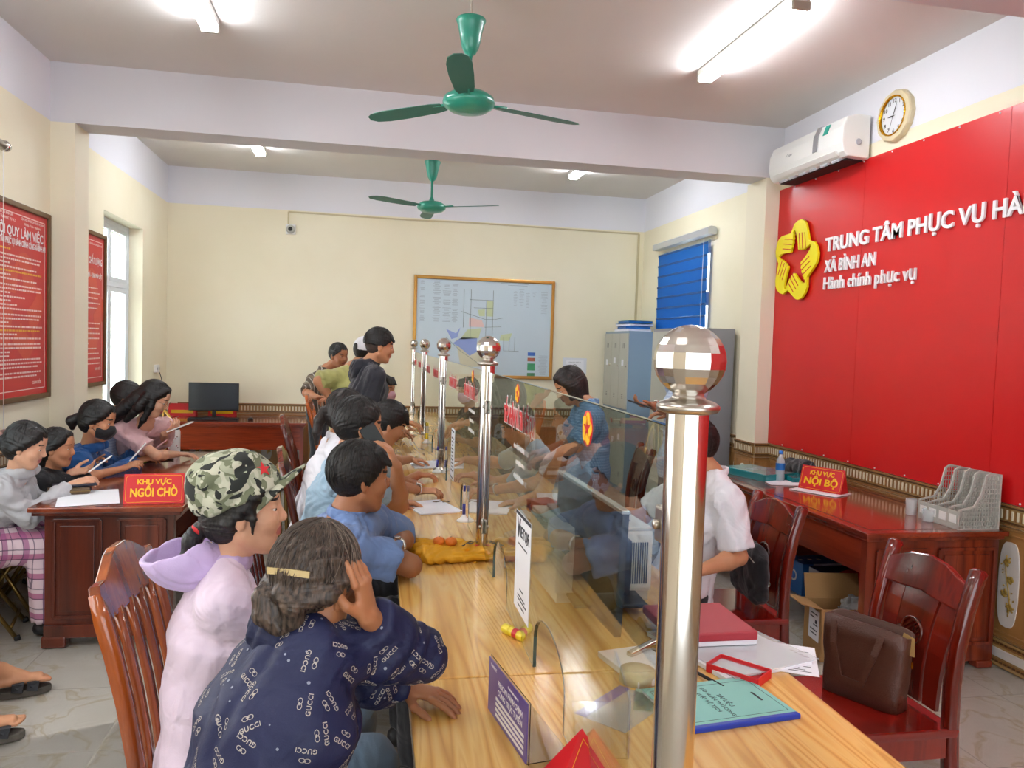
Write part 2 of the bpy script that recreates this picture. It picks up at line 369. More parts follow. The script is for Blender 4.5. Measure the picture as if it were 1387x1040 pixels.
# right wall (room side = -x): local x along +y, local y = -x
dado('baseboard_right', (XR, -2.25, 0), PI/2, 20)
dado('baseboard_right_end', (XR, 5.75, 0), PI/2, 1, .95)
dado('baseboard_right_back', (XR, 6.5, 0), PI/2, 7)
dado('baseboard_back', (XR, YB, 0), PI, 14)                            # back wall, local y = -y
dado('baseboard_column_front', (XR, BY0, 0), PI, 1, .36)
dado('baseboard_column_side', (3.325, BY0, 0), PI/2, 1, .85)
dado('baseboard_left_back', (XL, YB, 0), -PI/2, 2); dado('baseboard_left_corner', (XL, YB-.8, 0), -PI/2, 1, .45)
dado('baseboard_left_pier', (XL, 7.3, 0), -PI/2, 2, 1.1); dado('baseboard_left', (XL, 6.14, 0), -PI/2, 12)
b = B(); b.box(((XL+XR)/2, 2.83, (3.175+ZC)/2), (XR-XL, .28, ZC-3.175)); b.obj('trim_4', 'beam_paint', kind='structure')
# ---- left glazed door / window with aluminium frame, trees outside ----
glassmat('window_glass', '#f4fbf8')
def glazing(name, x, y0, y1, z0, z1, mids, tran, glz=True):
    root = empty(name, (x, (y0+y1)/2, z0)); root['kind'] = 'structure'; root['label'] = 'white aluminium framed glazing'
    W, H = y1-y0, z1-z0; b = B()
    for yy in (-W/2+.025, W/2-.025): b.box((0, yy, H/2), (.06, .05, H), bev=.004)
    for zz in (.025, H-.025, tran): b.box((0, 0, zz), (.06, W-.1, .05), bev=.004)
    b.obj('window_frame', 'alu_white', root)
    cells = [-W/2+.05]+mids+[W/2-.05]
    for i in range(len(cells)-1):
        for (a, c) in ((.05, tran-.025), (tran+.025, H-.05)):
            yy0, yy1 = cells[i]+.004, cells[i+1]-.004; s = B(); t_ = .045
            for yy in (yy0+t_/2, yy1-t_/2): s.box((.01, yy, (a+c)/2), (.035, t_, c-a), bev=.003)
            for zz in (a+t_/2, c-t_/2): s.box((.01, (yy0+yy1)/2, zz), (.035, yy1-yy0-2*t_, t_), bev=.003)
            sh = s.obj('sash', 'alu_white', root)
            if glz: p = B(); p.box((.01, (yy0+yy1)/2, (a+c)/2), (.005, yy1-yy0-2*t_+.01, c-a-2*t_+.01)); p.obj('pane', 'window_glass', sh)
    return root
M('alu_white', '#dfe7ee', .35)
g1 = glazing('window_1', XL-.16, 7.3, 8.5, .02, 2.74, [0], 2.12)
hb = B(); hb.box((.045, .08, 1.05), (.02, .02, .14), bev=.005); hb.obj('door_handle', 'steel_brushed', g1)
glazing('window_2', XL-.16, 3.2, 5.0, .95, 2.6, [-.3, .3], 1.1)
glazing('window_3', XR+.14, 7.5, 8.78, .95, 2.84, [0], 1.3)
sbox('ground_outside', XL-26, XL-T-.01, -8, 24, -.6, -.3, M('outdoor_ground', '#b5b0a2', .9, var=.15), kind='structure')
M('leaf_green', '#7fae3c', .6, var=.4, vscale=3); M('leaf_yellow', '#c9b64a', .6, var=.3, vscale=3); M('bark', '#6b5a44', .9, bump=.5, bscale=30)
def tree(x, y, h, seed, mt, lab):
    rnd = random.Random(seed); root = empty('tree', (x, y, -.3), 0, lab, 'tree')
    b = B(); b.tube([(0, 0, 0), (.05, .03, h*.3), (-.03, .06, h*.6)], [.12, .09, .05], 8)
    for k in range(5): a = rnd.random()*6.28; b.tube([(0, .03, h*.45), (math.cos(a)*h*.12, math.sin(a)*h*.12, h*.6), (math.cos(a)*h*.2, math.sin(a)*h*.2, h*.75)], [.05, .03, .015], 6)
    b.obj('trunk', 'bark', root); c = B(); R_ = np.random.RandomState(seed)
    cen = [(R_.uniform(-.25, .25)*h, R_.uniform(-.25, .25)*h, h*R_.uniform(.35, .95)) for _ in range(16)]
    vs = []; fs = []
    for q in range(5200):
        cx, cy, cz = cen[q % 16]; d = R_.normal(size=3); d /= np.linalg.norm(d); r = h*.15*R_.uniform(.5, 1.05); p = V((cx+d[0]*r, cy+d[1]*r, cz+d[2]*r))
        u = V(R_.normal(size=3)).normalized()*.055; v = u.orthogonal().normalized()*.03; i = len(vs)
        vs += [p-u, p+v, p+u, p-v]; fs.append([i, i+1, i+2, i+3])
    me = bpy.data.meshes.new('foliage'); me.from_pydata(vs, [], fs); link('foliage', me, mt, root, kind='stuff')
for i, (x, y, h, m_, l_) in enumerate([(-3.75, 12.4, 3.7, 'leaf_green', 'bright green leafy tree outside the glazed door, nearest the frame'), (-5.2, 16.2, 4.6, 'leaf_yellow', 'yellow-green tree outside the glazed door, farther off'), (-6.3, 21.5, 5.4, 'leaf_green', 'green tree outside the glazed door, last of the row'), (-6.2, 7.0, 4.5, 'leaf_green', 'green tree outside beside the near left window')]):
    tree(x, y, h, 11+i, m_, l_)

# ---- red board with letters ----
BX = XR-.022
bd = empty('red_board', (XR, 0, 0), 0, 'large glossy red wall board with raised white lettering', 'board')
seams = [6.14, 4.98, 3.72, 2.5, 1.28, .06, -1.2, -2.5]
for i in range(len(seams)-1): sbox('board_panel', -.02, -.001, seams[i+1]+.0015, seams[i]-.0015, .905, 3.075, 'board_red', bd)
sc = B(); sc.sphere((0, 0, 0), .006, 8, 5); sme = sc.mesh('screw'); sme.materials.append(MT['letter_white'])
for y in np.arange(1.1, 6.1, .3):
    for z in (3.062, .918): o = bpy.data.objects.new('screw', sme); COL.objects.link(o); o.parent = bd; o.location = (-.021, y, z)
def rfr(y, z, dx=.0): return frame((-.021-dx, y, z), (0, -1, 0), (0, 0, 1))
# letters stand off: extrude toward the room (normal = x cross y = (0,-1,0)x(0,0,1) = (-1,0,0))
for body, y, z, sz, wd in (('TRUNG TÂM PHỤC VỤ HÀNH CHÍNH CÔNG', 5.40, 2.515, .128, 3.05), ('XÃ BÌNH AN', 5.40, 2.352, .118, .60), ('Hành chính phục vụ', 5.40, 2.222, .118, 1.01)):
    me = text_mesh(body, sz, .007, .0012 if sz < .12 else .0030, 'LEFT'); xs = [v.co.x for v in me.vertices]; w0 = max(xs)-min(xs)
    for v in me.vertices: v.co.x = (v.co.x-min(xs))*wd/w0; v.co.y *= 1.12
    [ (m2.transform(rfr(y, z, .010)), link('raised_letter', m2, 'letter_white', bd)) for m2 in letters('raised_letter', me, None, bd)]
# five hands emblem
def hand_outline():
    # top hand of the ring of five, relative to the emblem centre (emblem about .65 across)
    return [(-.094, .212), (-.051, .266), (-.031, .301), (.020, .323), (.076, .327), (.118, .309), (.147, .281), (.169, .227), (.192, .166), (.212, .115), (.200, .096), (.184, .102), (.168, .086), (.150, .092), (.134, .078), (.112, .086), (.096, .076), (.076, .088), (.060, .080), (.046, .092), (.039, .135), (.019, .196), (0, .235), (-.023, .255), (-.046, .230), (-.074, .208)]
FINGER_GAPS = [((.056, .215), (.076, .09)), ((.096, .218), (.116, .088)), ((.138, .215), (.160, .092))]
em = empty('hands_emblem', (BX, 5.80, 2.44), 0, 'yellow emblem of five hands forming a star on the red board', 'emblem')
for k in range(5):
    R5 = Matrix.Rotation(2*PI*k/5, 4, 'Z'); T5 = frame((-.012, 0, 0), (0, -1, 0), (0, 0, 1)) @ R5
    b = B(); b.prism(hand_outline(), .020+.0006*k, bev=.003); me = b.mesh('hand'); me.transform(T5); link('hand', me, 'emblem_yellow', em)
    for (a0, a1) in FINGER_GAPS:
        p, q = V((*a0, .0205+.0006*k)), V((*a1, .0205+.0006*k)); d = (q-p).normalized(); n = V((-d.y, d.x, 0))*.0035; b = B(); b.verts([p-n, p+n, q+n, q-n, p-n+V((0, 0, .002)), p+n+V((0, 0, .002)), q+n+V((0, 0, .002)), q-n+V((0, 0, .002))], [[0, 1, 2, 3], [4, 5, 6, 7], [0, 1, 5, 4], [1, 2, 6, 5], [2, 3, 7, 6], [3, 0, 4, 7]]); me = b.mesh('finger_line'); me.transform(T5); link('finger_line', me, 'board_red', em)
# ---- wall clock ----
ck = empty('wall_clock', (XR, 4.69, 3.295), 0, 'round cream and gold wall clock above the red board', 'clock')
wf = frame((0, 0, 0), (0, -1, 0), (0, 0, 1))
M('clock_cream', '#d9cba6', .35, var=.1, vscale=30); M('gold', '#d8a326', .2, 1); M('clock_face', '#e3e7ec', .3)
b = B(); b.lathe([(.170, .0), (.172, .03), (.165, .042), (.135, .046), (.132, .02), (.001, .02)], 12, frame=wf, smooth=False); b.obj('clock_frame', 'clock_cream', ck)
b = B(); b.lathe([(.134, .04), (.132, .050), (.124, .050), (.122, .036)], 36, frame=wf, cap=False); 
for i in range(48): a = 2*PI*i/48; b.sphere(wf @ V((.128*math.cos(a), .128*math.sin(a), .050)), .0055, 6, 4)
b.obj('clock_ring', 'gold', ck)
b = B(); b.prism([(.125*math.cos(2*PI*i/36), .125*math.sin(2*PI*i/36)) for i in range(36)], .004, wf @ Matrix.Translation((0, 0, .026))); b.obj('dial', 'clock_face', ck)
for h in range(1, 13):
    a = PI/2-2*PI*h/12; add_text('numeral', str(h), Matrix.Translation((-.032, 0, 0)) @ wf @ Matrix.Translation((.1*math.cos(a), .1*math.sin(a), 0)), .036, 'black_plastic', ck, ext=.0003, bold=.0006)
def handg(name, ang, L_, w_, mt, z):
    b = B(); c = V((math.cos(ang), math.sin(ang), 0)); n = V((-c.y, c.x, 0)); vs = [wf @ (V((0, 0, z))-c*.02), wf @ (V((0, 0, z))+c*L_*.5+n*w_), wf @ (V((0, 0, z))+c*L_), wf @ (V((0, 0, z))+c*L_*.5-n*w_)]
    vs2 = [v+V((-.0015, 0, 0)) for v in vs]; b.verts(vs+vs2, [[0, 1, 2, 3], [4, 5, 6, 7], [0, 1, 5, 4], [1, 2, 6, 5], [2, 3, 7, 6], [3, 0, 4, 7]]); b.obj(name, mt, ck)
handg('hour_hand', PI/2+2*PI*3/12, .06, .005, 'black_plastic', .036); handg('minute_hand', PI/2-2*PI*.7/12, .092, .004, 'black_plastic', .038); handg('second_hand', PI/2-2*PI*6.6/12, .095, .0012, 'ink', .040)
# ---- air conditioner ----
ac = empty('air_conditioner', (XR-.024, 5.44, 3.08), 0, 'white wall-mounted air conditioner left of the clock', 'air conditioner')
prof = [(0, .29), (-.10, .295), (-.185, .27), (-.215, .20), (-.22, .09), (-.20, .03), (-.17, .0), (0, -.01)]   # x(from wall), z
b = B(); b.prism([(p[0], p[1]) for p in prof], 1.0, frame((0, .5, 0), (1, 0, 0), (0, 0, 1)), bev=.012); b.obj('ac_body', 'white_plastic', ac)
b = B()
b.tube([(-.075, -.44, -.004), (-.075, .44, -.004)], 1, prof=[(-.012, .065), (.012, .065), (.012, -.065), (-.012, -.065)], smooth=False); b.obj('air_outlet', M('dark_slot', '#15161a', .6), ac)
b = B(); b.box((-.205, 0, .03), (.012, .86, .045), rot=(0, -.75, 0), bev=.004); b.obj('louver', 'white_plastic', ac)
for i in range(6): b = B(); b.box((-.15, -.36+i*.144, .0), (.05, .095, .018), rot=(0, -.5, 0), bev=.004); b.obj('vane', M('vane_grey', '#b9bcc4', .5), ac)
b = B(); b.tube([(-.005+p[0]*1.012, -.18, p[1]+.001) for p in prof[1:5]], 1, prof=[(-.003, .028), (.003, .028), (.003, -.028), (-.003, -.028)], up=(0, 0, 1), smooth=False); b.obj('silver_stripe', M('silver_stripe', '#b4b6ba', .25, .6), ac)
b = B(); b.box((-.207, -.29, .225), (.004, .055, .075), rot=(0, .35, 0)); b.obj('energy_label', M('label_teal', '#2aa08c', .5), ac)
add_text('brand_print', 'Casper', frame((-.2225, .18, .155), (0, -1, 0), (0, 0, 1)), .028, M('grey_ink', '#8b8c90', .6), ac, ext=.0004)
b = B(); b.lathe([(.022, 0), (.022, .004), (.014, .004)], 16, frame=frame((-.09, -.501, .10), (1, 0, 0), (0, 0, 1))); b.obj('side_vent', M('vane_grey'), ac)
# ---- ceiling fans ----
def fan(x, y, zh, ztop, ang, label):
    root = empty('ceiling_fan', (x, y, zh), 0, label, 'fan', None)
    b = B(); b.lathe([(.004, ztop-zh+.12), (.004, ztop-zh)], 8); b.tube([(.012, 0, ZC-zh), (-.01, .005, ZC-zh-.04), (.012, 0, ztop-zh)], .003, 6); b.obj('hook', M('old_paint', '#c9bdb0', .6), root)
    b = B(); b.lathe([(.0, ztop-zh+.0), (.078, ztop-zh), (.082, ztop-zh-.008), (.072, ztop-zh-.03), (.058, ztop-zh-.10), (.046, ztop-zh-.155), (.03, ztop-zh-.185), (.014, ztop-zh-.195), (.014, ztop-zh-.2)], 28); b.obj('canopy', 'fan_green', root)
    b = B(); b.lathe([(.0115, ztop-zh-.19), (.0115, .10), (.018, .09), (.028, .06), (.04, .05)], 16); b.obj('down_rod', 'fan_green', root)
    b = B(); b.lathe([(.0, .062), (.04, .06), (.10, .048), (.135, .025), (.143, .0), (.135, -.022), (.10, -.045), (.05, -.055), (.0, -.058)], 36); b.obj('motor', 'fan_green', root)
    for k in range(3):
        a = ang+2*PI*k/3; R_ = Matrix.Rotation(a, 4, 'Z') @ Matrix.Rotation(math.radians(9), 4, 'X'); c = B()
        out = [(.17, -.042), (.24, -.058), (.45, -.068), (.60, -.066), (.68, -.052), (.712, -.02), (.70, .02), (.66, .045), (.58, .058), (.42, .056), (.24, .048), (.17, .036)]
        c.prism(out, .004, R_ @ Matrix.Translation((0, 0, -.002)), bev=.001); bl = c.obj('blade', M('fan_green_dark', '#34796b', .45), root)
        c = B(); c.tube([R_ @ V((.10, 0, .0)), R_ @ V((.16, 0, .004)), R_ @ V((.23, 0, .006))], [.014, .018, .02], 8, prof=[(-.3, 1), (.3, 1), (.3, -1), (-.3, -1)], up=(0, 0, 1)); c.obj('blade_arm', 'fan_green', root)
    return root
fan(.52, 4.25, 2.99, 3.435, -PI/2-.2, 'green three-blade ceiling fan in front of the beam')
fan(.607, 7.75, 3.02, 3.47, PI/2+.03, 'green three-blade ceiling fan behind the beam')
# ---- fluorescent tubes ----
def tube_light(x, y0, y1, label):
    root = empty('tube_light', (x, (y0+y1)/2, ZC), 0, label, 'light'); h = (y1-y0)/2
    b = B(); b.box((0, 0, -.022), (.10, 2*h, .044), bev=.006); b.obj('batten', 'white_plastic', root)
    for s_ in (-1, 1): b = B(); b.box((0, s_*(h-.012), -.062), (.105, .024, .045), bev=.006); b.obj('end_cap', M('cap_grey', '#b8b2a2', .5), root)
    for x_ in (-.032, .032): b = B(); b.tube([(x_, -h+.024, -.068), (x_, h-.024, -.068)], .0145, 12); b.obj('tube', 'tube_glow', root)
tube_light(2.24, 3.85, 5.07, 'lit fluorescent tube on the ceiling above the red board side')
tube_light(-.975, 3.85, 5.07, 'lit fluorescent tube on the ceiling at the upper left')
tube_light(2.24, .15, 1.37, 'unseen fluorescent tube added on the ceiling over the photographer, board side'); tube_light(-.975, .15, 1.37, 'unseen fluorescent tube added on the ceiling over the photographer, left side')  # unseen pair, added for more overhead light on floor and counter
tube_light(-1.10, 7.1, 8.32, 'lit fluorescent tube behind the beam on the left')
tube_light(2.19, 7.1, 8.32, 'lit fluorescent tube behind the beam on the right')
# ---- posters on the left wall ----
M('poster_red', '#c81e22', .35, var=.05, vscale=2); M('poster_light', '#f1d9d5', .5); M('poster_faint', '#d0452f', .4); M('poster_yellow', '#e7b23a', .5)
def print_lines(rnd, z, y0, y1, h):
    """a line of print as words of small strokes: list of boxes (y0,y1,z,h)"""
    out = []; y = y0
    while y < y1-.02: 
        w_ = rnd.uniform(.012, .04); 
        if y+w_ > y1: break
        out.append((y, y+w_, z, h)); y += w_+.008
    return out
def poster(yn, yf, z0, z1, label, lines, fr_mat, seed):
    """yn near edge, yf far edge; text reads from near (left when facing the wall at x=XL looking -x: left = near?)"""
    root = empty('framed_poster', (XL, (yn+yf)/2, (z0+z1)/2), 0, label, 'poster'); W, H = yf-yn, z1-z0
    b = B(); t_ = .035
    for (y, z, w_, h) in ((-W/2+t_/2, 0, t_, H), (W/2-t_/2, 0, t_, H), (0, H/2-t_/2, W-2*t_, t_), (0, -H/2+t_/2, W-2*t_, t_)): b.box((.016, y, z), (.032, w_, h), bev=.006)
    b.obj('frame', fr_mat, root); b = B(); b.box((.008, 0, 0), (.012, W-.05, H-.05)); b.obj('sheet', 'poster_red', root)
    b = B(); m_ = .075
    for (y, z, w_, h) in ((-W/2+m_, 0, .006, H-2*m_), (W/2-m_, 0, .006, H-2*m_), (0, H/2-m_, W-2*m_, .006), (0, -H/2+m_, W-2*m_, .006)): b.box((.0145, y, z), (.001, w_, h))
    b.obj('border_line', 'poster_light', root)
    # facing +x; reading direction is -y... viewed from inside the room (looking -x) right-hand side is +y
    def F(y, z): return frame((.0150, y, z), (0, 1, 0), (0, 0, 1))
    rnd = random.Random(seed)
    # faint five-hand motif
    for k in range(5):
        fr2 = F(0, -.02) @ Matrix.Translation((0, 0, -.0007+.00012*k)) @ Matrix.Rotation(2*PI*k/5, 4, 'Z') @ Matrix.Scale(1.1, 4)
        b = B(); b.prism(hand_outline(), .0004); me = b.mesh('motif'); me.transform(fr2); link('motif', me, 'poster_faint', root)
    for t, z, sz, wd, mt in lines['head']:
        me = text_mesh(t, sz, .0004, sz*.02 if sz > .03 else 0); xs = [v.co.x for v in me.vertices]; w0 = max(xs)-min(xs); k = min(1.0, wd/w0) if w0 else 1
        for v in me.vertices: v.co.x *= k
        me.transform(F(lines.get('dy', {}).get(t, 0), z)); me.transform(Matrix.Translation((.0006, 0, 0))); link('print', me, mt, root)
    bw = B(); by = B()
    for z, frac, ind, yel in lines['body']:
        for (a, c, zz, h) in print_lines(rnd, z, -W/2+.12+ind, -W/2+.12+(W-.24)*frac, .011):
            (by if yel else bw).box((.0152, (a+c)/2, zz), (.0006, c-a, h))
    o = bw.obj('fine_print', 'poster_light', root, 'stuff'); by.obj('fine_print_yellow', 'poster_yellow', root, 'stuff')
rl = random.Random(5)
body1 = []; z = .34
for i in range(36):
    body1.append((z, rl.choice([1, 1, .97, .6, .45, .9, .3]) if i % 12 else .3, rl.choice([0, 0, .04]), i in (0, 5, 19))); z -= .0255 + (.012 if i % 7 == 0 else 0)
poster(5.15, 6.085, 1.20, 2.50, 'red framed notice headed NỘI QUY LÀM VIỆC, nearer the camera', dict(head=[
    ('UBND XÃ BÌNH AN', .56, .026, .3, 'poster_light'), ('TRUNG TÂM PHỤC VỤ HCC', .53, .024, .34, 'poster_light'), ('CỘNG HÒA XÃ HỘI CHỦ NGHĨA VIỆT NAM', .555, .022, .36, 'poster_light'), ('Độc lập - Tự do - Hạnh phúc', .525, .022, .26, 'poster_light'),
    ('NỘI QUY LÀM VIỆC', .455, .085, .72, 'letter_white'), ('TRUNG TÂM PHỤC VỤ HÀNH CHÍNH CÔNG XÃ BÌNH AN', .39, .055, .80, 'letter_white'), ('GIÁM ĐỐC', -.535, .03, .2, 'poster_light')],
    dy={'UBND XÃ BÌNH AN': -.22, 'TRUNG TÂM PHỤC VỤ HCC': -.22, 'CỘNG HÒA XÃ HỘI CHỦ NGHĨA VIỆT NAM': .19, 'Độc lập - Tự do - Hạnh phúc': .19, 'GIÁM ĐỐC': .26}, body=[q for q in body1 if q[0] > -.50]), 'bronze_frame', 1)
rl = random.Random(9); body2 = []; z = .22
for i in range(17): body2.append((z, rl.choice([1, 1, .9, .5, 1]), rl.choice([0, .03]), False)); z -= .042
poster(6.50, 7.295, 1.22, 2.51, 'red framed notice headed CHẤT LƯỢNG, between the column and the glazed door', dict(head=[
    ('CHÍNH SÁCH CHẤT LƯỢNG', .40, .075, .62, 'letter_white'), ('CỘNG HÒA XÃ HỘI CHỦ NGHĨA VIỆT NAM', .54, .02, .3, 'poster_light'), ('CÔNG KHAI - HIỆU QUẢ - ĐÚNG PHÁP LUẬT', .28, .05, .62, 'letter_white'), ('GIÁM ĐỐC', -.50, .03, .2, 'poster_light')],
    dy={'CỘNG HÒA XÃ HỘI CHỦ NGHĨA VIỆT NAM': .16, 'GIÁM ĐỐC': .22}, body=[q for q in body2 if q[0] > -.46]), 'bronze_frame', 2)
# blind headrail at the far left
bh = empty('blind_headrail', (XL, 4.15, 2.80), 0, 'chrome-capped blind headrail at the left edge, above the near window', 'blind')
b = B(); b.tube([(.05, -1.1, 0), (.05, 1.15, 0)], .026, 16); b.obj('rail', 'steel_brushed', bh); b = B(); b.lathe([(.0, 0), (.032, 0), (.034, .012), (.034, .03), (.026, .035)], 20, frame=frame((.05, 1.18, 0), (1, 0, 0), (0, 0, 1))); b.obj('end_cap', 'steel', bh)
b = B(); b.tube([(.05, 1.14, -.02), (.052, 1.14, -.9), (.05, 1.14, -1.8)], .002, 5); b.obj('cord', 'white_plastic', bh)
# ---- map in gold frame on the back wall ----
def bw(x, z, d=0): return frame((x, YB-d, z), (1, 0, 0), (0, 0, 1))   # normal = x cross z = -y
mp_ = empty('framed_map', (1.435, YB, 1.88), 0, 'large gold-framed planning map behind the posts', 'map'); W, H = 1.76, 1.235
M('map_paper', '#c3d4de', .35, var=.03, vscale=2); M('map_blue', '#8fa3d8', .5); M('map_green', '#c2cfa8', .5); M('map_pink', '#dfc3c0', .5); M('map_line', '#6d7f7c', .6); M('map_sand', '#cfcdb4', .5); M('map_text', '#8e9aa6', .7)
b = B(); t_ = .04
for (x, z, w_, h) in ((-W/2+t_/2, 0, t_, H), (W/2-t_/2, 0, t_, H), (0, H/2-t_/2, W-2*t_, t_), (0, -H/2+t_/2, W-2*t_, t_)): b.box((x, -.016, z), (w_, .032, h), bev=.008)
b.obj('frame', 'gold_frame', mp_); b = B(); b.box((0, -.008, 0), (W-.05, .012, H-.05)); b.obj('map_sheet', 'map_paper', mp_)
def poly(name, pts, mt, d=.0148):
    b = B(); b.prism([((u-.5)*W, (.5-v)*H) for u, v in pts], .0008, frame((0, -d, 0), (1, 0, 0), (0, 0, 1))); b.obj(name, mt, mp_)
poly('sand_area', [(.30, .62), (.34, .90), (.52, .88), (.60, .78), (.50, .70), (.44, .62)], 'map_sand', .0144); poly('green_area', [(.33, .62), (.38, .52), (.48, .50), (.46, .60)], 'map_green'); poly('blue_area', [(.28, .66), (.34, .60), (.45, .60), (.45, .74), (.40, .78), (.33, .70)], 'map_blue'); poly('blue_wedge', [(.23, .52), (.30, .56), (.33, .50), (.31, .60), (.27, .62)], 'map_blue')
poly('pink_area', [(.39, .40), (.48, .42), (.50, .49), (.39, .49)], 'map_pink'); poly('green_patch', [(.45, .32), (.50, .31), (.50, .38), (.46, .38)], 'map_green'); poly('green_block', [(.51, .22), (.56, .23), (.56, .38), (.51, .38)], 'map_green'); poly('green_right', [(.62, .56), (.70, .54), (.68, .62), (.61, .62)], 'map_green')
b = B()
def ml(pts, r=.0022): b.tube([((u-.5)*W, -.0155, (.5-v)*H) for u, v in pts], r, 4)
for q in ([(.51, .22), (.51, .60)], [(.557, .12), (.557, .60)], [(.33, .34), (.50, .41), (.57, .41), (.63, .39)], [(.50, .49), (.62, .48)], [(.23, .60), (.34, .74), (.45, .84), (.60, .98)], [(.64, .58), (.64, .72), (.75, .72)], [(.68, .58), (.68, .72)], [(.72, .58), (.72, .72)], [(.42, .30), (.56, .30)], [(.39, .22), (.56, .22)], [(.40, .12), (.40, .60)], [(.35, .12), (.35, .5)]): ml(q)
b.obj('road_lines', 'map_line', mp_); rnd = random.Random(4); b = B()
for (u0, u1) in ((.04, .08), (.13, .19), (.20, .26), (.265, .31)):
    for i in range(36):
        if rnd.random() < .75: b.box((((u0+u1)/2-.5)*W, -.0146, (.5-(.055+i*.0112))*H), ((u1-u0)*W*rnd.uniform(.5, 1), .0006, .004))
for (u0, u1, v0, v1) in ((.70, .73, .12, .28), (.74, .78, .10, .28), (.79, .82, .12, .3), (.83, .87, .12, .2), (.90, .95, .12, .36)):
    for i in range(int((v1-v0)/.014)): b.box((((u0+u1)/2-.5)*W, -.0146, (.5-(v0+i*.014))*H), ((u1-u0)*W*rnd.uniform(.4, 1), .0006, .003))
for i in range(20): b.box(((.93-.5)*W, -.0146, (.5-(.76+i*.01))*H), (.07*W*rnd.uniform(.5, 1), .0006, .003))
b.box(((.71-.5)*W, -.0146, (.5-.045)*H), (.2*W, .0006, .005)); b.box(((.73-.5)*W, -.0146, (.5-.06)*H), (.14*W, .0006, .005))
b.obj('map_table', 'map_text', mp_, 'stuff')
for i, (c, v) in enumerate((('#3f6fc0', .745), ('#b8674f', .80), ('#3f9a6a', .875), ('#4d8a62', .955))):
    b = B(); b.box(((.845-.5)*W, -.0148, (.5-v)*H), (.055*W, .0008, .035*H if i != 2 else .07*H)); b.obj('inset_picture', M('inset%d' % i, c, .5, var=.3, vscale=20), mp_)
# no smoking notice
ns = empty('no_smoking_notice', (2.61, YB, 1.44), 0, 'small white no-smoking notice beside the map', 'notice')
b = B(); b.box((0, -.004, 0), (.31, .008, .21)); b.obj('backing', M('clear_sleeve', '#e3e6ec', .3), ns); b = B(); b.box((0, -.009, 0), (.235, .002, .155)); b.obj('sheet', 'paper', ns)
b = B(); b.tube([(.035*math.cos(a), -.011, -.015+.035*math.sin(a)) for a in [2*PI*i/28 for i in range(28)]], .003, 6, closed=True); b.tube([(-.025, -.011, .01), (.025, -.011, -.04)], .003, 5); b.box((-.003, -.011, -.015), (.04, .001, .008)); b.obj('symbol', 'ink', ns)
add_text('print', 'KHÔNG HÚT THUỐC LÁ', frame((0, -.0105, .05), (1, 0, 0), (0, 0, 1)), .014, 'ink', ns, ext=.0002)
# camera + conduit
cm = empty('security_camera', (-.90, YB, 2.955), 0, 'small white security camera on the back wall', 'camera')
b = B(); b.box((0, -.012, 0), (.115, .024, .115), bev=.008); b.obj('base', 'white_plastic', cm); b = B(); b.lathe([(.05, 0), (.05, .02), (.044, .035), (.03, .042)], 24, frame=frame((0, -.024, 0), (1, 0, 0), (0, 0, 1))); b.obj('housing', 'grey_plastic', cm); b = B(); b.sphere((0, -.062, 0), .026, 16, 10); b.obj('lens', 'black_plastic', cm)
cd_ = empty('cable_conduit', (0, YB, 0), 0, 'thin beige cable conduit along the back wall', 'conduit'); M('conduit', '#c9bd98', .6)
b = B(); b.box((-.93, -.008, 3.09), (.016, .016, .14)); b.tube([(-.93, -.008, 3.16), (.5, -.008, 3.152), (1.2, -.008, 3.165), (3.40, -.008, 3.15)], 1, prof=[(-.008, .008), (.008, .008), (.008, -.008), (-.008, -.008)], up=(0, 1, 0), smooth=False); b.box((3.395, -.01, 2.0), (.025, .018, 2.3)); b.obj('run', 'conduit', cd_)
sk = empty('wall_socket', (XL, 9.0, 1.30), 0, 'white power socket box on the left wall near the back corner', 'socket')
b = B(); b.box((.018, 0, 0), (.036, .12, .085), bev=.006); b.obj('box', 'white_plastic', sk)
for y in (-.03, .03): b = B(); b.box((.037, y, 0), (.002, .012, .03)); b.obj('slot', 'ink', sk)
b = B(); b.tube([(.03, .05, -.03), (.04, .1, -.1), (.03, .3, -.3), (.02, .4, -.42)], .004, 6); b.obj('cord', 'black_plastic', sk)
# ---- blue blind on the right wall ----
bb = empty('zebra_blind', (XR, 8.12, 2.9), 0, 'blue striped roller blind over the right rear window', 'blind')
b = B(); b.tube([(-.055, -.77, .0), (-.055, .77, 0)], 1, prof=[(-.03, .045), (.02, .05), (.045, .03), (.05, -.02), (.035, -.05), (-.03, -.05)], up=(0, 0, 1), smooth=False); b.obj('headrail', 'alu', bb)
m, nt, bs = nm('blind_blue'); bs.inputs['Base Color'].default_value = rgb('#1d78c4'); bs.inputs['Roughness'].default_value = .6
tr = nt.nodes.new('ShaderNodeBsdfTranslucent'); tr.inputs[0].default_value = rgb('#2f97e6'); mxs = nt.nodes.new('ShaderNodeMixShader'); mxs.inputs[0].default_value = .45
nt.links.new(bs.outputs[0], mxs.inputs[1]); nt.links.new(tr.outputs[0], mxs.inputs[2]); nt.links.new(mxs.outputs[0], nt.nodes['Material Output'].inputs[0])
for i in range(8):
    z = -.10-i*.125; b = B(); b.tube([(-.058, -.68, z), (-.052, -.68, z-.118)], 1, prof=[(-.0015, 0), (.0015, 0), (.0015, -1.36), (-.0015, -1.36)], up=(1, 0, 0), smooth=False); o = b.obj('slat', 'blind_blue', bb)
for i in range(8):
    z = -.10-i*.125+.005; b = B(); b.tube([(-.062, -.68, z), (-.062, -.68, z-.022)], 1, prof=[(-.0015, 0), (.0015, 0), (.0015, -1.36), (-.0015, -1.36)], up=(1, 0, 0), smooth=False); b.obj('band', M('blind_dark', '#12508c', .7), bb)
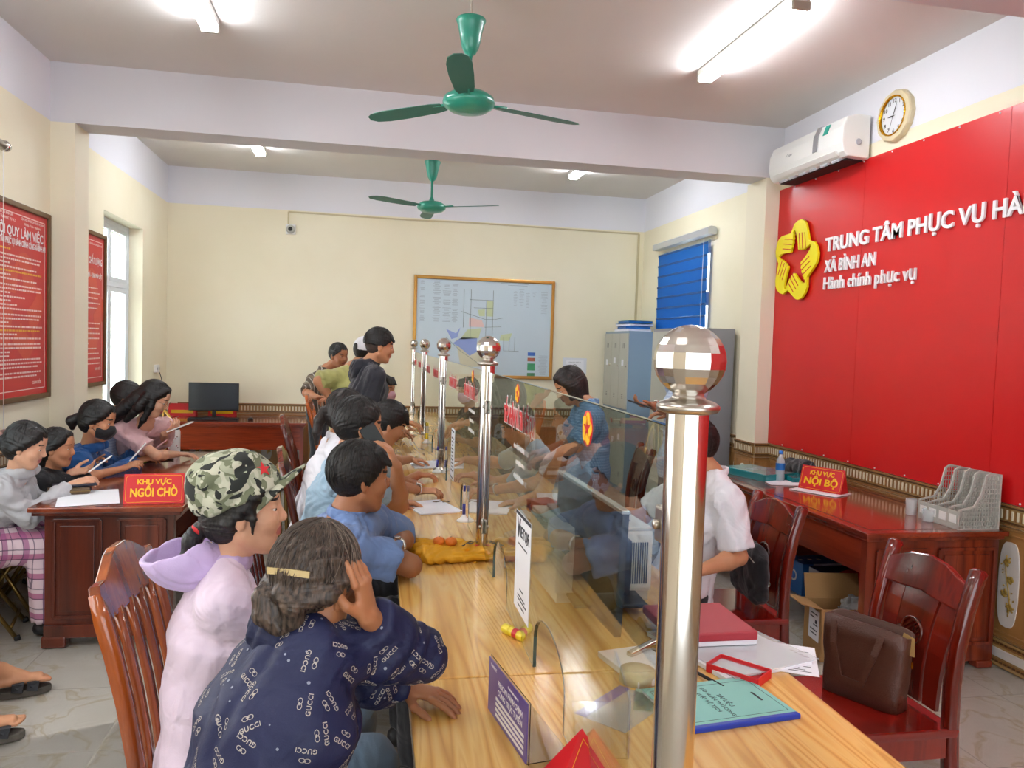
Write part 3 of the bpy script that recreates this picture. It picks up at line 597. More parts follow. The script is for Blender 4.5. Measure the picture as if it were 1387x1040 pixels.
b = B(); b.tube([(-.07, -.60, -.05), (-.072, -.60, -1.5)], .0025, 5); b.obj('pull_cord', 'white_plastic', bb)
# ---------------- service counter ----------------
CZ = .83
def cl(y): return .098+.0118*y
def cr(y): return 1.105+.0118*y
def gx(y): return .482+(y-3.055)*(.0128 if y > 3.055 else .0252)      # glass plane
ctr = empty('service_counter', (0, 0, 0), 0, 'long varnished pine service counter running to the back wall', 'counter')
secs = [.55, 1.905, 3.9, 5.9, 7.9, 9.42]
for i in range(len(secs)-1):
    a, c = secs[i]+.0012, secs[i+1]-.0012
    b = B(); b.prism([(cl(a), a), (cr(a), a), (cr(c), c), (cl(c), c)], .036, Matrix.Translation((0, 0, CZ-.036)), bev=.006); b.obj('worktop', 'counter_pine', ctr)
    b = B(); b.prism([(cl(a)+.30, a+.01), (cl(a)+.325, a+.01), (cl(c)+.325, c-.01), (cl(c)+.30, c-.01)], CZ-.036-.06, Matrix.Translation((0, 0, .06))); b.obj('modesty_panel', 'counter_pine_z', ctr)
    b = B(); b.prism([(cl(a)+.02, a+.02), (cl(a)+.04, a+.02), (cl(c)+.04, c-.02), (cl(c)+.02, c-.02)], .07, Matrix.Translation((0, 0, CZ-.107))); b.obj('apron', 'counter_pine', ctr)
    for yy in (a+.03, c-.03):
        b = B(); b.box(((cl(yy)+.31+cr(yy)-.03)/2, yy, (CZ-.036)/2), (cr(yy)-cl(yy)-.34, .028, CZ-.036)); b.obj('side_panel', 'counter_pine_z', ctr)
# ---------------- posts ----------------
PY = [.978, 3.055, 5.11, 7.165, 9.22]
def post(i, y, label):
    root = empty('partition_post', (gx(y), y, CZ), 0, label, 'post', None)
    b = B(); b.lathe([(.0, 0), (.052, 0), (.052, .006), (.046, .012), (.034, .016), (.034, .022)], 32); b.obj('base_flange', 'steel_brushed', root)
    b = B(); b.lathe([(.0285, .016), (.0285, .768)], 40, cap=False); b.obj('tube', 'steel', root)
    b = B(); b.lathe([(.0, .762), (.030, .762), (.040, .765), (.0425, .769), (.0425, .773), (.038, .777), (.034, .779), (.024, .782), (.021, .786), (.021, .790), (.0, .792)], 40); b.obj('collar', 'steel_brushed', root)
    b = B(); b.sphere((0, 0, .8335), .0485, 18, 14, smooth=False); b.obj('faceted_ball', 'steel', root)
    for z in (.60, .12):
        for s_ in (-1, 1):
            if (i == 0 and s_ < 0) or (i == 4 and s_ > 0): continue
            b = B(); b.box((-.012, s_*.044, z), (.010, .036, .052), bev=.005); b.box((.012, s_*.044, z), (.010, .036, .052), bev=.005); b.box((0, s_*.032, z), (.030, .008, .03), bev=.003); b.lathe([(.007, 0), (.007, .006), (.004, .008)], 12, frame=frame((-.017, s_*.046, z), (0, -1, 0), (0, 0, 1))); b.obj('glass_clamp', 'steel_brushed', root)
    return root
for i, (y, l) in enumerate(zip(PY, ['stainless steel post with mirrored ball, nearest the camera at the pine counter', 'stainless steel post with ball, second from the camera, beside the yellow bag', 'stainless steel post with ball, middle of the five', 'stainless steel post with ball, fourth from the camera', 'stainless steel post with ball, farthest, against the back wall'])): post(i, y, l)
# ---------------- glass screens ----------------
glassmat('screen_glass', '#e4efe6', 0, 1.52); M('glass_edge', '#16352b', .15, coat=.5)
def screen(ya, yb, arches, label):
    root = empty('glass_screen', (gx((ya+yb)/2), (ya+yb)/2, CZ), -math.atan((gx(yb)-gx(ya))/(yb-ya)), label, 'glass'); L_ = yb-ya; c0 = (ya+yb)/2
    z1 = .738; out = [(-L_/2, .004)]
    for (a, c) in sorted(arches):   # near, far edges
        a -= c0; c -= c0; w_ = (c-a)/2; m_ = (a+c)/2; out.append((a, .004))
        for k in range(13): t = PI-PI*k/12; out.append((m_+w_*math.cos(t), .085+.085*math.sin(t)))
        out.append((c, .004))
    out += [(L_/2, .004), (L_/2, z1), (-L_/2, z1)]
    f = frame((-.004, 0, 0), (0, 1, 0), (0, 0, 1))
    b = B(); b.prism(out, .008, f); b.obj('pane', 'screen_glass', root)
    # dark ground edges round the document slots
    for (a, c) in arches:
        a -= c0; c -= c0; w_ = (c-a)/2; m_ = (a+c)/2
        pts = [(0, a, .004)]+[(0, m_+w_*math.cos(PI-PI*k/14), .085+.085*math.sin(PI*k/14)) for k in range(15)]+[(0, c, .004)]
        b = B(); b.tube(pts, 1, prof=[(-.0045, .0012), (.0045, .0012), (.0045, -.0012), (-.0045, -.0012)], up=(1, 0, 0), smooth=False); b.obj('slot_edge', 'glass_edge', root)
    b = B(); b.box((0, 0, z1), (.0086, L_, .0016)); b.box((0, -L_/2, z1/2), (.0086, .002, z1)); b.box((0, L_/2, z1/2), (.0086, .002, z1)); b.obj('ground_edge', 'glass_edge', root)
    return root
SG = []
arch_sets = [[(1.59, 1.94), (2.40, 2.72)], [(3.52, 3.86), (4.36, 4.70)], [(5.59, 5.93), (6.44, 6.78)], [(7.64, 7.98), (8.49, 8.83)]]
scr_lab = ['clear glass screen between the nearest post and the second one', 'clear glass screen between the second post and the middle one', 'clear glass screen between the middle post and the fourth one', 'clear glass screen between the fourth post and the farthest one']
for k in range(4): SG.append(screen(PY[k]+.040, PY[k+1]-.040, arch_sets[k], scr_lab[k]))
def stick(root, y, z, dx=-.0048):
    """frame on the client side of the glass at world y,z in world coords; reads from far (left) to near"""
    return frame((gx(y)+dx, y, z), (0, -1, 0), (0, 0, 1))
def sticker_text(k, y, z):
    root = empty('lettering_sticker', (0, 0, 0), 0, None, None)
    bpy.data.objects.remove(root)
    me = text_mesh('TIẾP NHẬN VÀ TRẢ KẾT QUẢ', .075, .0003, .003, 'CENTER'); xs = [v.co.x for v in me.vertices]; w0 = max(xs)-min(xs)
    for v in me.vertices: v.co.x *= .50/w0; v.co.y *= .95
    bk = me.copy(); 
    me2 = text_mesh('TIẾP NHẬN VÀ TRẢ KẾT QUẢ', .075, .0001, .008, 'CENTER'); xs = [v.co.x for v in me2.vertices]; w1 = max(xs)-min(xs)
    for v in me2.vertices: v.co.x *= .506/w1; v.co.y *= .95
    W_ = SG[k]; inv = W_.matrix_basis.inverted()
    me2.transform(stick(W_, y, z)); me.transform(stick(W_, y, z, -.0054)); o2 = link('lettering_outline', me2, 'letter_white', W_); o = link('lettering', me, 'red_sticker', W_)
    for q in (o, o2): q.matrix_parent_inverse = inv
def sticker_emblem(k, y, z, r=.035):
    W_ = SG[k]; inv = W_.matrix_basis.inverted(); f = stick(W_, y, z)
    b = B(); b.lathe([(.0, 0), (r, 0), (r, .0006), (0, .0007)], 28, frame=f); o = b.obj('emblem_disc', 'red_sticker', W_); o.matrix_parent_inverse = inv
    b = B()
    for q in range(5):
        fr2 = f @ Matrix.Translation((0, 0, .0007)) @ Matrix.Rotation(2*PI*q/5, 4, 'Z') @ Matrix.Scale(r*2.8, 4)
        me = B(); me.prism(hand_outline(), .012); tmp = me.mesh('t'); tmp.transform(fr2); b.verts([v.co.copy() for v in tmp.vertices], [list(p.vertices) for p in tmp.polygons])
    o = b.obj('emblem_hands', 'yellow_print', W_); o.matrix_parent_inverse = inv
    b = B(); t = []
    for q in range(10): a = PI/2+q*PI/5; rr = r*(.36 if q % 2 == 0 else .15); t.append((rr*math.cos(a), rr*math.sin(a)))
    b.prism(t, .0006, f @ Matrix.Translation((0, 0, .0012))); o = b.obj('emblem_star', 'red_sticker', W_); o.matrix_parent_inverse = inv
def sticker_small(k, y, z):
    W_ = SG[k]; inv = W_.matrix_basis.inverted(); rnd = random.Random(k*7+int(y*10)); b = B()
    for j, (w_, h) in enumerate(((.22, .012), (.14, .011), (.20, .012))):
        cur = -w_/2
        while cur < w_/2: q = rnd.uniform(.006, .012); b.box((gx(y)-.0052, y-cur-q/2, z-.0-.045*j), (.0006, q*.35, h*rnd.uniform(.7, 1.5))); cur += q
    o = b.obj('small_print', 'letter_white', W_, 'stuff'); o.matrix_parent_inverse = inv
sticker_text(0, 2.27, 1.45); sticker_emblem(0, 2.31, 1.53, .03); sticker_small(0, 2.22, 1.37)
sticker_emblem(0, 1.475, 1.516, .036)
sticker_text(1, 4.35, 1.45); sticker_text(1, 3.55, 1.45); sticker_emblem(1, 3.50, 1.53, .03); sticker_small(1, 3.5, 1.37)
sticker_text(2, 6.5, 1.45); sticker_text(2, 5.65, 1.45); sticker_text(3, 7.8, 1.45); sticker_text(3, 8.6, 1.45)
# paper notices fixed on the glass (payment notice; its code square is left blank)
pn = empty('payment_notice', (gx(2.125)-.0065, 2.125, CZ+.22), 0, 'white paper payment notice on the nearest glass screen', 'notice')
b = B(); b.box((0, 0, 0), (.0012, .205, .285)); b.obj('sheet', 'paper', pn); b = B(); b.box((-.0012, 0, .137), (.0006, .205, .010)); b.obj('header_bar', 'ink', pn)
add_text('print', 'V', frame((-.0012, .06, .095), (0, -1, 0), (0, 0, 1)), .075, 'ink', pn, ext=.0003, bold=.003); add_text('print', 'IETQR', frame((-.0012, -.025, .09), (0, -1, 0), (0, 0, 1)), .045, 'ink', pn, ext=.0003, bold=.001)
b = B(); [b.box((-.001, y_, z_), (.0006, w_, .004)) for y_, z_, w_ in ((0, -.075, .05), (0, -.095, .10), (-.01, -.105, .12), (0, -.122, .09), (0, .052, .12))]; b.obj('fine_print', 'ink', pn, 'stuff')
pb = empty('notice_strip', (gx(4.3)-.006, 4.30, CZ+.225), 0, 'tall white notice strip on the glass beyond the second post', 'notice')
b = B(); b.box((0, 0, 0), (.0015, .15, .285)); b.obj('sheet', 'paper', pb); b = B(); b.box((-.0012, 0, .13), (.0006, .12, .008)); b.box((-.0012, 0, -.13), (.0006, .12, .008)); [b.box((-.0012, 0, .09-.02*j), (.0006, .10-.02*(j % 3), .008)) for j in range(10)]; b.obj('print', 'ink', pb, 'stuff')

# ---------------- desks ----------------
def raised_panel(b, c, u, w_, h, n, depth=.014):
    """frame moulding + bevelled panel on face centre c; u horizontal unit, n outward"""
    u = V(u); n = V(n); f = frame(V(c), u, (0, 0, 1)); 
    if f.col[2].to_3d().dot(n) < 0: f = frame(V(c), -u, (0, 0, 1))
    for (x, z, ww, hh) in ((0, h/2, w_, .018), (0, -h/2, w_, .018), (-w_/2, 0, .018, h), (w_/2, 0, .018, h)):
        t = f @ Matrix.Translation((x, z, depth*.5)); b.box(t.translation, (ww, hh, depth), rot=t.to_3x3(), bev=.003)
    t = f @ Matrix.Translation((0, 0, depth*.3)); b.box(t.translation, (w_-.06, h-.06, depth*.8), rot=t.to_3x3(), bev=.004)
def desk(name, x0, x1, y0, y1, h, label, side, top, endw, front_open=None, bottom=.46, inlay=True):
    root = empty(name, ((x0+x1)/2, (y0+y1)/2, 0), 0, label, 'desk'); W, L_ = x1-x0, y1-y0
    b = B(); b.box((0, 0, h-.014), (W, L_, .028), bev=.006); b.obj('desktop', top, root)
    b = B(); b.box((0, 0, h-.038), (W-.03, L_-.03, .02), bev=.005); b.obj('moulding', side, root)
    if inlay:
        b = B(); e = .07
        for (x, y, ww, ll) in ((-W/2+e, 0, .006, L_-2*e), (W/2-e, 0, .006, L_-2*e), (0, -L_/2+e, W-2*e, .006), (0, L_/2-e, W-2*e, .006)): b.box((x, y, h+.0003), (ww, ll, .0012))
        b.obj('inlay_line', M('inlay', '#4a1c10', .3), root)
    iw = W-2*endw; il = L_-2*endw
    return root, W, L_, iw, il
# left waiting table
dl, W, L_, iw, il = desk('waiting_table', -1.70, -.94, 4.33, 6.41, .76, 'long brown waiting table with panelled ends on the left', 'browndesk', 'browndesk_y', .06)
for s_ in (-1, 1):
    b = B(); b.box((0, s_*(il/2-.03), .40), (iw, .05, .66)); 
    for x in (-iw/4, iw/4): raised_panel(b, (x, s_*(il/2-.005), .42), (1, 0, 0), iw/2-.09, .52, (0, s_, 0))
    b.obj('end_panel', 'browndesk', dl)
    b = B(); b.box((0, s_*(il/2-.02), .085), (iw, .07, .07), bev=.006); b.obj('plinth', 'browndesk', dl)
    for x in (-1, 1): b = B(); b.box((x*(iw/2-.05), s_*(il/2-.02), .03), (.12, .08, .06), bev=.01); b.obj('foot', 'browndesk', dl)
b = B(); b.box((0, 0, .47), (.03, il-.1, .5)); b.obj('centre_panel', 'browndesk_y', dl)
for s_ in (-1, 1): b = B(); b.box((s_*(iw/2-.02), 0, .69), (.025, il-.1, .08)); b.obj('apron', 'browndesk_y', dl)
# right desk
dr, W, L_, iw, il = desk('office_desk', 2.58, 3.44, 3.545, 5.72, .76, 'polished red-brown office desk along the red wall', 'redwood', 'redwood_y', .03)
for s_ in (-1, 1):
    b = B(); b.box((0, s_*(il/2-.03), .385), (iw, .05, .69)); raised_panel(b, (-.19, s_*(il/2-.005), .40), (1, 0, 0), .30, .52, (0, s_, 0)); raised_panel(b, (.20, s_*(il/2-.005), .40), (1, 0, 0), .34, .52, (0, s_, 0)); b.obj('end_panel', 'redwood', dr)
    for x in (-1, 1): b = B(); b.box((x*(iw/2-.05), s_*(il/2-.03), .02), (.10, .07, .04), bev=.01); b.obj('foot', 'redwood', dr)
b = B(); b.box((-iw/2+.03, 0, .625), (.025, il-.1, .21)); b.obj('apron', 'redwood_y', dr); b = B(); b.box((iw/2-.05, 0, .40), (.02, il-.1, .6)); b.obj('back_panel', 'redwood_y', dr)
# back desk
db, W, L_, iw, il = desk('computer_desk', -2.12, -.62, 8.62, 9.43, .76, 'reddish computer desk against the back wall', 'redwood_x', 'redwood_x', .03)
for s_ in (-1, 1): b = B(); b.box((s_*(iw/2-.02), 0, .37), (.04, il, .74)); b.obj('side_panel', 'redwood', db)
b = B(); b.box((0, -il/2+.03, .595), (iw-.08, .02, .27)); b.obj('front_panel', 'redwood_x', db)

# ---------------- chairs ----------------
def slat_chair(x, y, rz, mt, label, h=1.08, slats=4):
    """tall slat-back chair; sitter faces local +x, back at local x=-.22"""
    r = empty('slat_back_chair', (x, y, 0), rz, label, 'chair')
    def bk(z): t = (z-.45)/.6; return -.20-.05*t-.07*t*t if t > 0 else -.20-.05*(-t)**1.4*1.2
    b = B(); b.box((.0, 0, .44), (.43, .44, .035), bev=.012); b.obj('seat', mt, r)
    for s_ in (-1, 1):
        zs = [0, .15, .30, .45, .60, .75, .88, h-.12, h-.05]; b = B(); b.tube([(bk(z), s_*(.195+.012*max(0, (z-.45)/.6)), z) for z in zs], [1, 1, 1, 1, 1, 1, 1, 1, .7], prof=[(-.019, -.015), (-.015, .019), (.015, .019), (.019, -.015)], up=(1, 0, 0)); b.obj('stile', mt, r)
        b = B(); b.tube([(.18, s_*.185, .0), (.185, s_*.19, .2), (.185, s_*.19, .425)], [.015, .018, .021], 4, prof=[(1, 1), (-1, 1), (-1, -1), (1, -1)], smooth=False); b.obj('leg', mt, r)
        b = B(); b.box((0, s_*.19, .405), (.36, .022, .05)); b.obj('seat_rail', mt, r); b = B(); b.box((-.02, s_*.187, .16), (.38, .018, .03)); b.obj('stretcher', mt, r)
    b = B(); b.box((.18, 0, .405), (.022, .36, .05)); b.obj('front_rail', mt, r)
    out = [(-.205, -.14), (-.212, -.055), (-.20, -.03), (-.155, -.028), (-.125, -.012), (-.07, .018), (-.035, .028), (.035, .028), (.07, .018), (.125, -.012), (.155, -.028), (.20, -.03), (.212, -.055), (.205, -.14), (.185, -.14), (.165, -.115)]
    n = 4; 
    for k in range(9): t = k/8; yv = .15-.30*t; out.append((yv, -.125+.0*abs(math.sin(t*PI*4))))
    out += [(-.165, -.115), (-.185, -.14)]
    f = frame((bk(h)+.014, 0, h), (0, 1, 0), (bk(h)-bk(h-.14), 0, .14)); b = B(); b.prism(out, -.028, f, bev=.004); b.obj('crest_rail', mt, r)
    for q in range(slats):
        yy = (q-(slats-1)/2)*.082; zs = [.50, .62, .75, .88, h-.11]; b = B(); b.tube([(bk(z)+.006, yy, z) for z in zs], 1, prof=[(-.008, -.016), (-.008, .016), (.008, .016), (.008, -.016)], up=(1, 0, 0)); b.obj('slat', mt, r)
    b = B(); b.tube([(bk(.50)+.004, -.19, .50), (bk(.50)+.004, .19, .50)], 1, prof=[(-.015, -.02), (-.015, .02), (.015, .02), (.015, -.02)], up=(1, 0, 0), smooth=False); b.obj('lower_rail', mt, r)
    return r
def splat_chair(x, y, rz, mt, label, h=.98):
    """office armless chair with rounded posts, arched crest, wide splat with carved medallion; faces local +x"""
    r = empty('splat_back_chair', (x, y, 0), rz, label, 'chair')
    def bk(z): t = (z-.45)/.53; return -.21-.02*t-.06*t*t if t > 0 else -.21-.05*(-t)**1.3
    b = B(); b.box((0, 0, .435), (.46, .46, .03), bev=.010); b.obj('seat', 'cherry_x', r)
    for s_ in (-1, 1):
        zs = [0, .15, .30, .45, .60, .72, .84, .92, h-.01, h]; sc_ = [1, 1, 1, 1, 1, 1, 1, 1, 1, .6]; b = B(); b.tube([(bk(z)+(.015*math.sin((z-.45)/.53*PI) if z > .45 else 0), s_*.205, z) for z in zs], sc_, prof=[(-.022, -.017), (-.017, -.022), (.017, -.022), (.022, -.017), (.022, .017), (.017, .022), (-.017, .022), (-.022, .017)], up=(1, 0, 0)); b.obj('stile', mt, r)
        b = B(); b.box((.19, s_*.20, .21), (.042, .042, .42), bev=.005); b.obj('leg', mt, r)
        b = B(); b.box((0, s_*.205, .385), (.38, .025, .075)); b.obj('seat_rail', mt, r); b = B(); b.box((-.02, s_*.20, .14), (.40, .02, .035)); b.obj('stretcher', mt, r)
    b = B(); b.box((.20, 0, .385), (.025, .38, .075)); b.obj('front_rail', mt, r); b = B(); b.box((-.21, 0, .385), (.025, .38, .075)); b.obj('back_rail', mt, r)
    f = frame((bk(h-.08)+.012, 0, h-.02), (0, 1, 0), (bk(h)-bk(h-.1), 0, .1))
    out = [(-.19, -.13), (-.19, -.035), (-.15, -.022), (-.09, .005), (0, .018), (.09, .005), (.15, -.022), (.19, -.035), (.19, -.13), (.09, -.125), (0, -.115), (-.09, -.125)]
    b = B(); b.prism(out, -.026, f, bev=.006); b.obj('crest_rail', mt, r)
    zt, zb = h-.13, .47; ft = frame((bk(.72)+.018, 0, 0), (0, 1, 0), (bk(zt)-bk(zb), 0, zt-zb)); 
    sl = (bk(zt)-bk(zb))/(zt-zb)
    def plank(name, yt, yb_, wt, wb, th=.014, dx=0):
        n = 6; vs = []; fs = []
        for i in range(n+1):
            t = i/n; z = zb+(zt-zb)*t; xc = bk(z)+.012*math.sin(t*PI)+dx; yc = yb_+(yt-yb_)*t; ww = wb+(wt-wb)*t
            vs += [(xc-th/2, yc-ww/2, z), (xc+th/2, yc-ww/2, z), (xc+th/2, yc+ww/2, z), (xc-th/2, yc+ww/2, z)]
        for i in range(n):
            for j in range(4): k = (j+1) % 4; fs.append([i*4+j, i*4+k, i*4+4+k, i*4+4+j])
        fs += [[0, 1, 2, 3], [n*4, n*4+1, n*4+2, n*4+3]]; q = B(); q.verts(vs, fs); return q.obj(name, mt, r)
    sp = plank('splat', 0, 0, .17, .13, dx=.004)
    for s_ in (-1, 1): plank('side_splat', s_*.135, s_*.11, .085, .065)
    mz = .70; b = B(); fm = frame((bk(mz)+.023, 0, mz), (0, 1, 0), (-.08, 0, 1))
    b.lathe([(.053, -.004), (.053, .003), (.049, .005), (.045, .003)], 28, frame=fm, cap=False)
    for a in (-.028, -.014, 0, .014, .028):
        L_ = math.sqrt(.044**2-a*a); t = fm @ Matrix.Rotation(.7, 4, 'Z') @ Matrix.Translation((0, a, .001)); b.box(t.translation, (2*L_*.9, .006, .004), rot=t.to_3x3())
    for a in (-.02, .02): t = fm @ Matrix.Rotation(.7, 4, 'Z') @ Matrix.Translation((a, 0, .001)); b.box(t.translation, (.006, .03, .004), rot=t.to_3x3())
    b.obj('medallion', 'dark_chair', sp)
    return r
slat_chair(-.32, 2.22, -.04, 'amber_chair', 'glossy amber slat-back chair under the woman in the camouflage cap')
slat_chair(-.20, 3.27, 0, 'dark_chair', 'dark slat-back chair behind the man in the blue polo shirt')
slat_chair(-.10, 4.22, .05, 'dark_chair', 'dark slat-back chair behind the man on the telephone')
slat_chair(-.22, 5.60, .05, 'dark_chair', 'dark slat-back chair beyond the gold tube chair', 1.12)
slat_chair(-.17, 7.30, 0, 'orange_chair', 'orange-brown slat-back chair under the striped man\'s hands', 1.14)
splat_chair(1.74, 2.405, PI, 'cherry', 'polished cherry chair holding the brown handbag')
splat_chair(1.735, 3.45, PI, 'cherry', 'polished cherry chair behind the man in the white shirt', .97)
splat_chair(1.72, 5.28, PI-.15, 'dark_chair', 'dark chair behind the glass near the lockers', .99)
splat_chair(1.42, 5.95, PI, 'dark_chair', 'dark chair behind the standing woman in blue')
def tube_chair(x, y, rz, label, mt='brass_tube'):
    M('brass_tube', '#8c7340', .3, .85); M('stool_seat', '#6b3518', .45)
    r = empty('folding_chair', (x, y, 0), rz, label, 'chair'); rp = M('rubber', '#17181a', .7)
    b = B(); b.box((0, 0, .45), (.36, .36, .035), bev=.015); b.obj('seat', 'stool_seat', r)
    b = B(); b.tube([(-.20, -.18, .0), (-.19, -.18, .45), (-.21, -.18, .86), (-.215, -.15, .92), (-.217, .15, .92), (-.21, .18, .86), (-.19, .18, .45), (-.20, .18, 0)], .0125, 10); b.obj('back_frame', mt, r)
    b = B(); b.tube([(-.205, -.17, .80), (-.225, 0, .80), (-.205, .17, .80)], 1, prof=[(-.008, -.07), (-.008, .07), (.008, .07), (.008, -.07)], up=(1, 0, 0)); b.obj('backrest', 'stool_seat', r)
    for s_ in (-1, 1): b = B(); b.tube([(.20, s_*.17, 0), (.12, s_*.17, .44)], .011, 8); b.obj('leg', mt, r)
    return r
tube_chair(-.28, 4.86, 0, 'gold tubular folding chair between the dark slat-back chairs')
def folding_stool(x, y, rz, label, mt='brass_tube'):
    r = empty('folding_stool', (x, y, 0), rz, label, 'stool'); M('rubber', '#17181a', .7)
    b = B(); b.lathe([(.0, .42), (.165, .42), (.172, .432), (.168, .45), (.0, .455)], 28); b.obj('seat', 'stool_seat', r)
    for sx in (-1, 1):
        for sy in (-1, 1):
            b = B(); b.tube([(sx*.10, sy*.11, .42), (-sx*.17, sy*.15, .0)] if sy > 0 or True else [], .012, 8); l = b.obj('leg', mt, r); b = B(); b.tube([(-sx*.166, sy*.149, .022), (-sx*.171, sy*.151, 0)], .016, 8); b.obj('rubber_foot', 'rubber', l)
        b = B(); b.tube([(sx*.14, -.145, .07), (sx*.14, .145, .07)], .009, 8); b.obj('crossbar', mt, r)
    return r
folding_stool(-.24, 1.42, .6, 'brass folding stool under the woman in the navy printed jacket')
folding_stool(-2.02, 4.62, .25, 'brass folding stool under the woman in the grey hoodie')
folding_stool(-2.02, 4.98, 0, 'brass folding stool under the girl in black'); folding_stool(-2.02, 5.40, 0, 'brass folding stool under the woman in the blue hoodie'); folding_stool(-2.03, 5.88, 0, 'brass folding stool under the dark-haired man by the glazed door'); folding_stool(-1.80, 6.62, 0, 'brass folding stool under the woman in the pink blouse')
# curved brass-back chair at the back desk
sc_ = empty('spindle_chair', (-2.0, 8.28, 0), PI/2, 'gold hoop-back chair at the computer desk', 'chair')
M('brass_light', '#c99b48', .3, .6); b = B(); b.box((0, 0, .45), (.38, .38, .04), bev=.02); b.obj('seat', 'stool_seat', sc_)
b = B(); b.tube([(-.19, .19*math.cos(a), .47+.48*math.sin(a)) for a in [PI*i/16 for i in range(17)]], .012, 8); b.obj('hoop', 'brass_light', sc_)
for yy in (-.1, -.05, 0, .05, .1): b = B(); b.tube([(-.19, yy*.7, .46), (-.19, yy, .47+.48*math.sqrt(1-(yy/.19)**2))], .005, 6); b.obj('spindle', 'brass_light', sc_)
for sx in (-1, 1):
    for sy in (-1, 1): b = B(); b.tube([(sx*.15, sy*.15, .43), (sx*.19, sy*.19, 0)], .012, 8); b.obj('leg', 'brass_light', sc_)
# ---------------- lockers ----------------
M('locker_front', '#b9b9ae', .45, var=.04, vscale=6); M('locker_side', '#8399ac', .4); M('cabinet_side', '#8d8d93', .5)
lk = empty('locker_cabinet', (3.21, 8.96, 0), 0, 'grey six-door locker with blue folders on top', 'locker')
b = B(); b.box((0, 0, .945), (.45, .90, 1.89)); b.obj('body', 'locker_side', lk)
rnd = random.Random(2)
for r_ in range(2):
    for c_ in range(3):
        z0 = .06+r_*.92; b = B(); b.box((-.231, (c_-1)*.298, z0+.44), (.014, .288, .885), bev=.003); d = b.obj('locker_door', 'locker_front', lk)
        b = B(); [b.box((-.239, (c_-1)*.298+yy, z0+.74), (.002, .006, .06)) for yy in (-.02, .02)]; [b.box((-.239, (c_-1)*.298, z0+.12+q*.02), (.002, .04, .005)) for q in range(3)]; b.obj('vent_slots', 'ink', d)
        b = B(); b.lathe([(.012, 0), (.012, .014), (.006, .018)], 12, frame=frame((-.238, (c_-1)*.298-.10, z0+.5), (0, -1, 0), (0, 0, 1))); b.obj('lock', 'steel_brushed', d)
        b = B(); b.box((-.2395, (c_-1)*.298+rnd.uniform(-.03, .05), z0+.55+rnd.uniform(-.03, .03)), (.002, .07, .07)); b.obj('number_label', 'paper', d)
cb = empty('steel_cabinet', (3.21, 7.28, 0), 0, 'grey steel cabinet beside the column', 'cabinet')
b = B(); b.box((0, 0, .95), (.45, .94, 1.90)); b.obj('body', 'cabinet_side', cb)
for s_ in (-1, 1): b = B(); b.box((-.231, s_*.234, .95), (.014, .46, 1.84), bev=.003); d = b.obj('cabinet_door', 'locker_front', cb); b = B(); b.box((-.242, s_*.03, 1.0), (.012, .02, .12), bev=.003); b.obj('door_handle', 'steel_brushed', d)
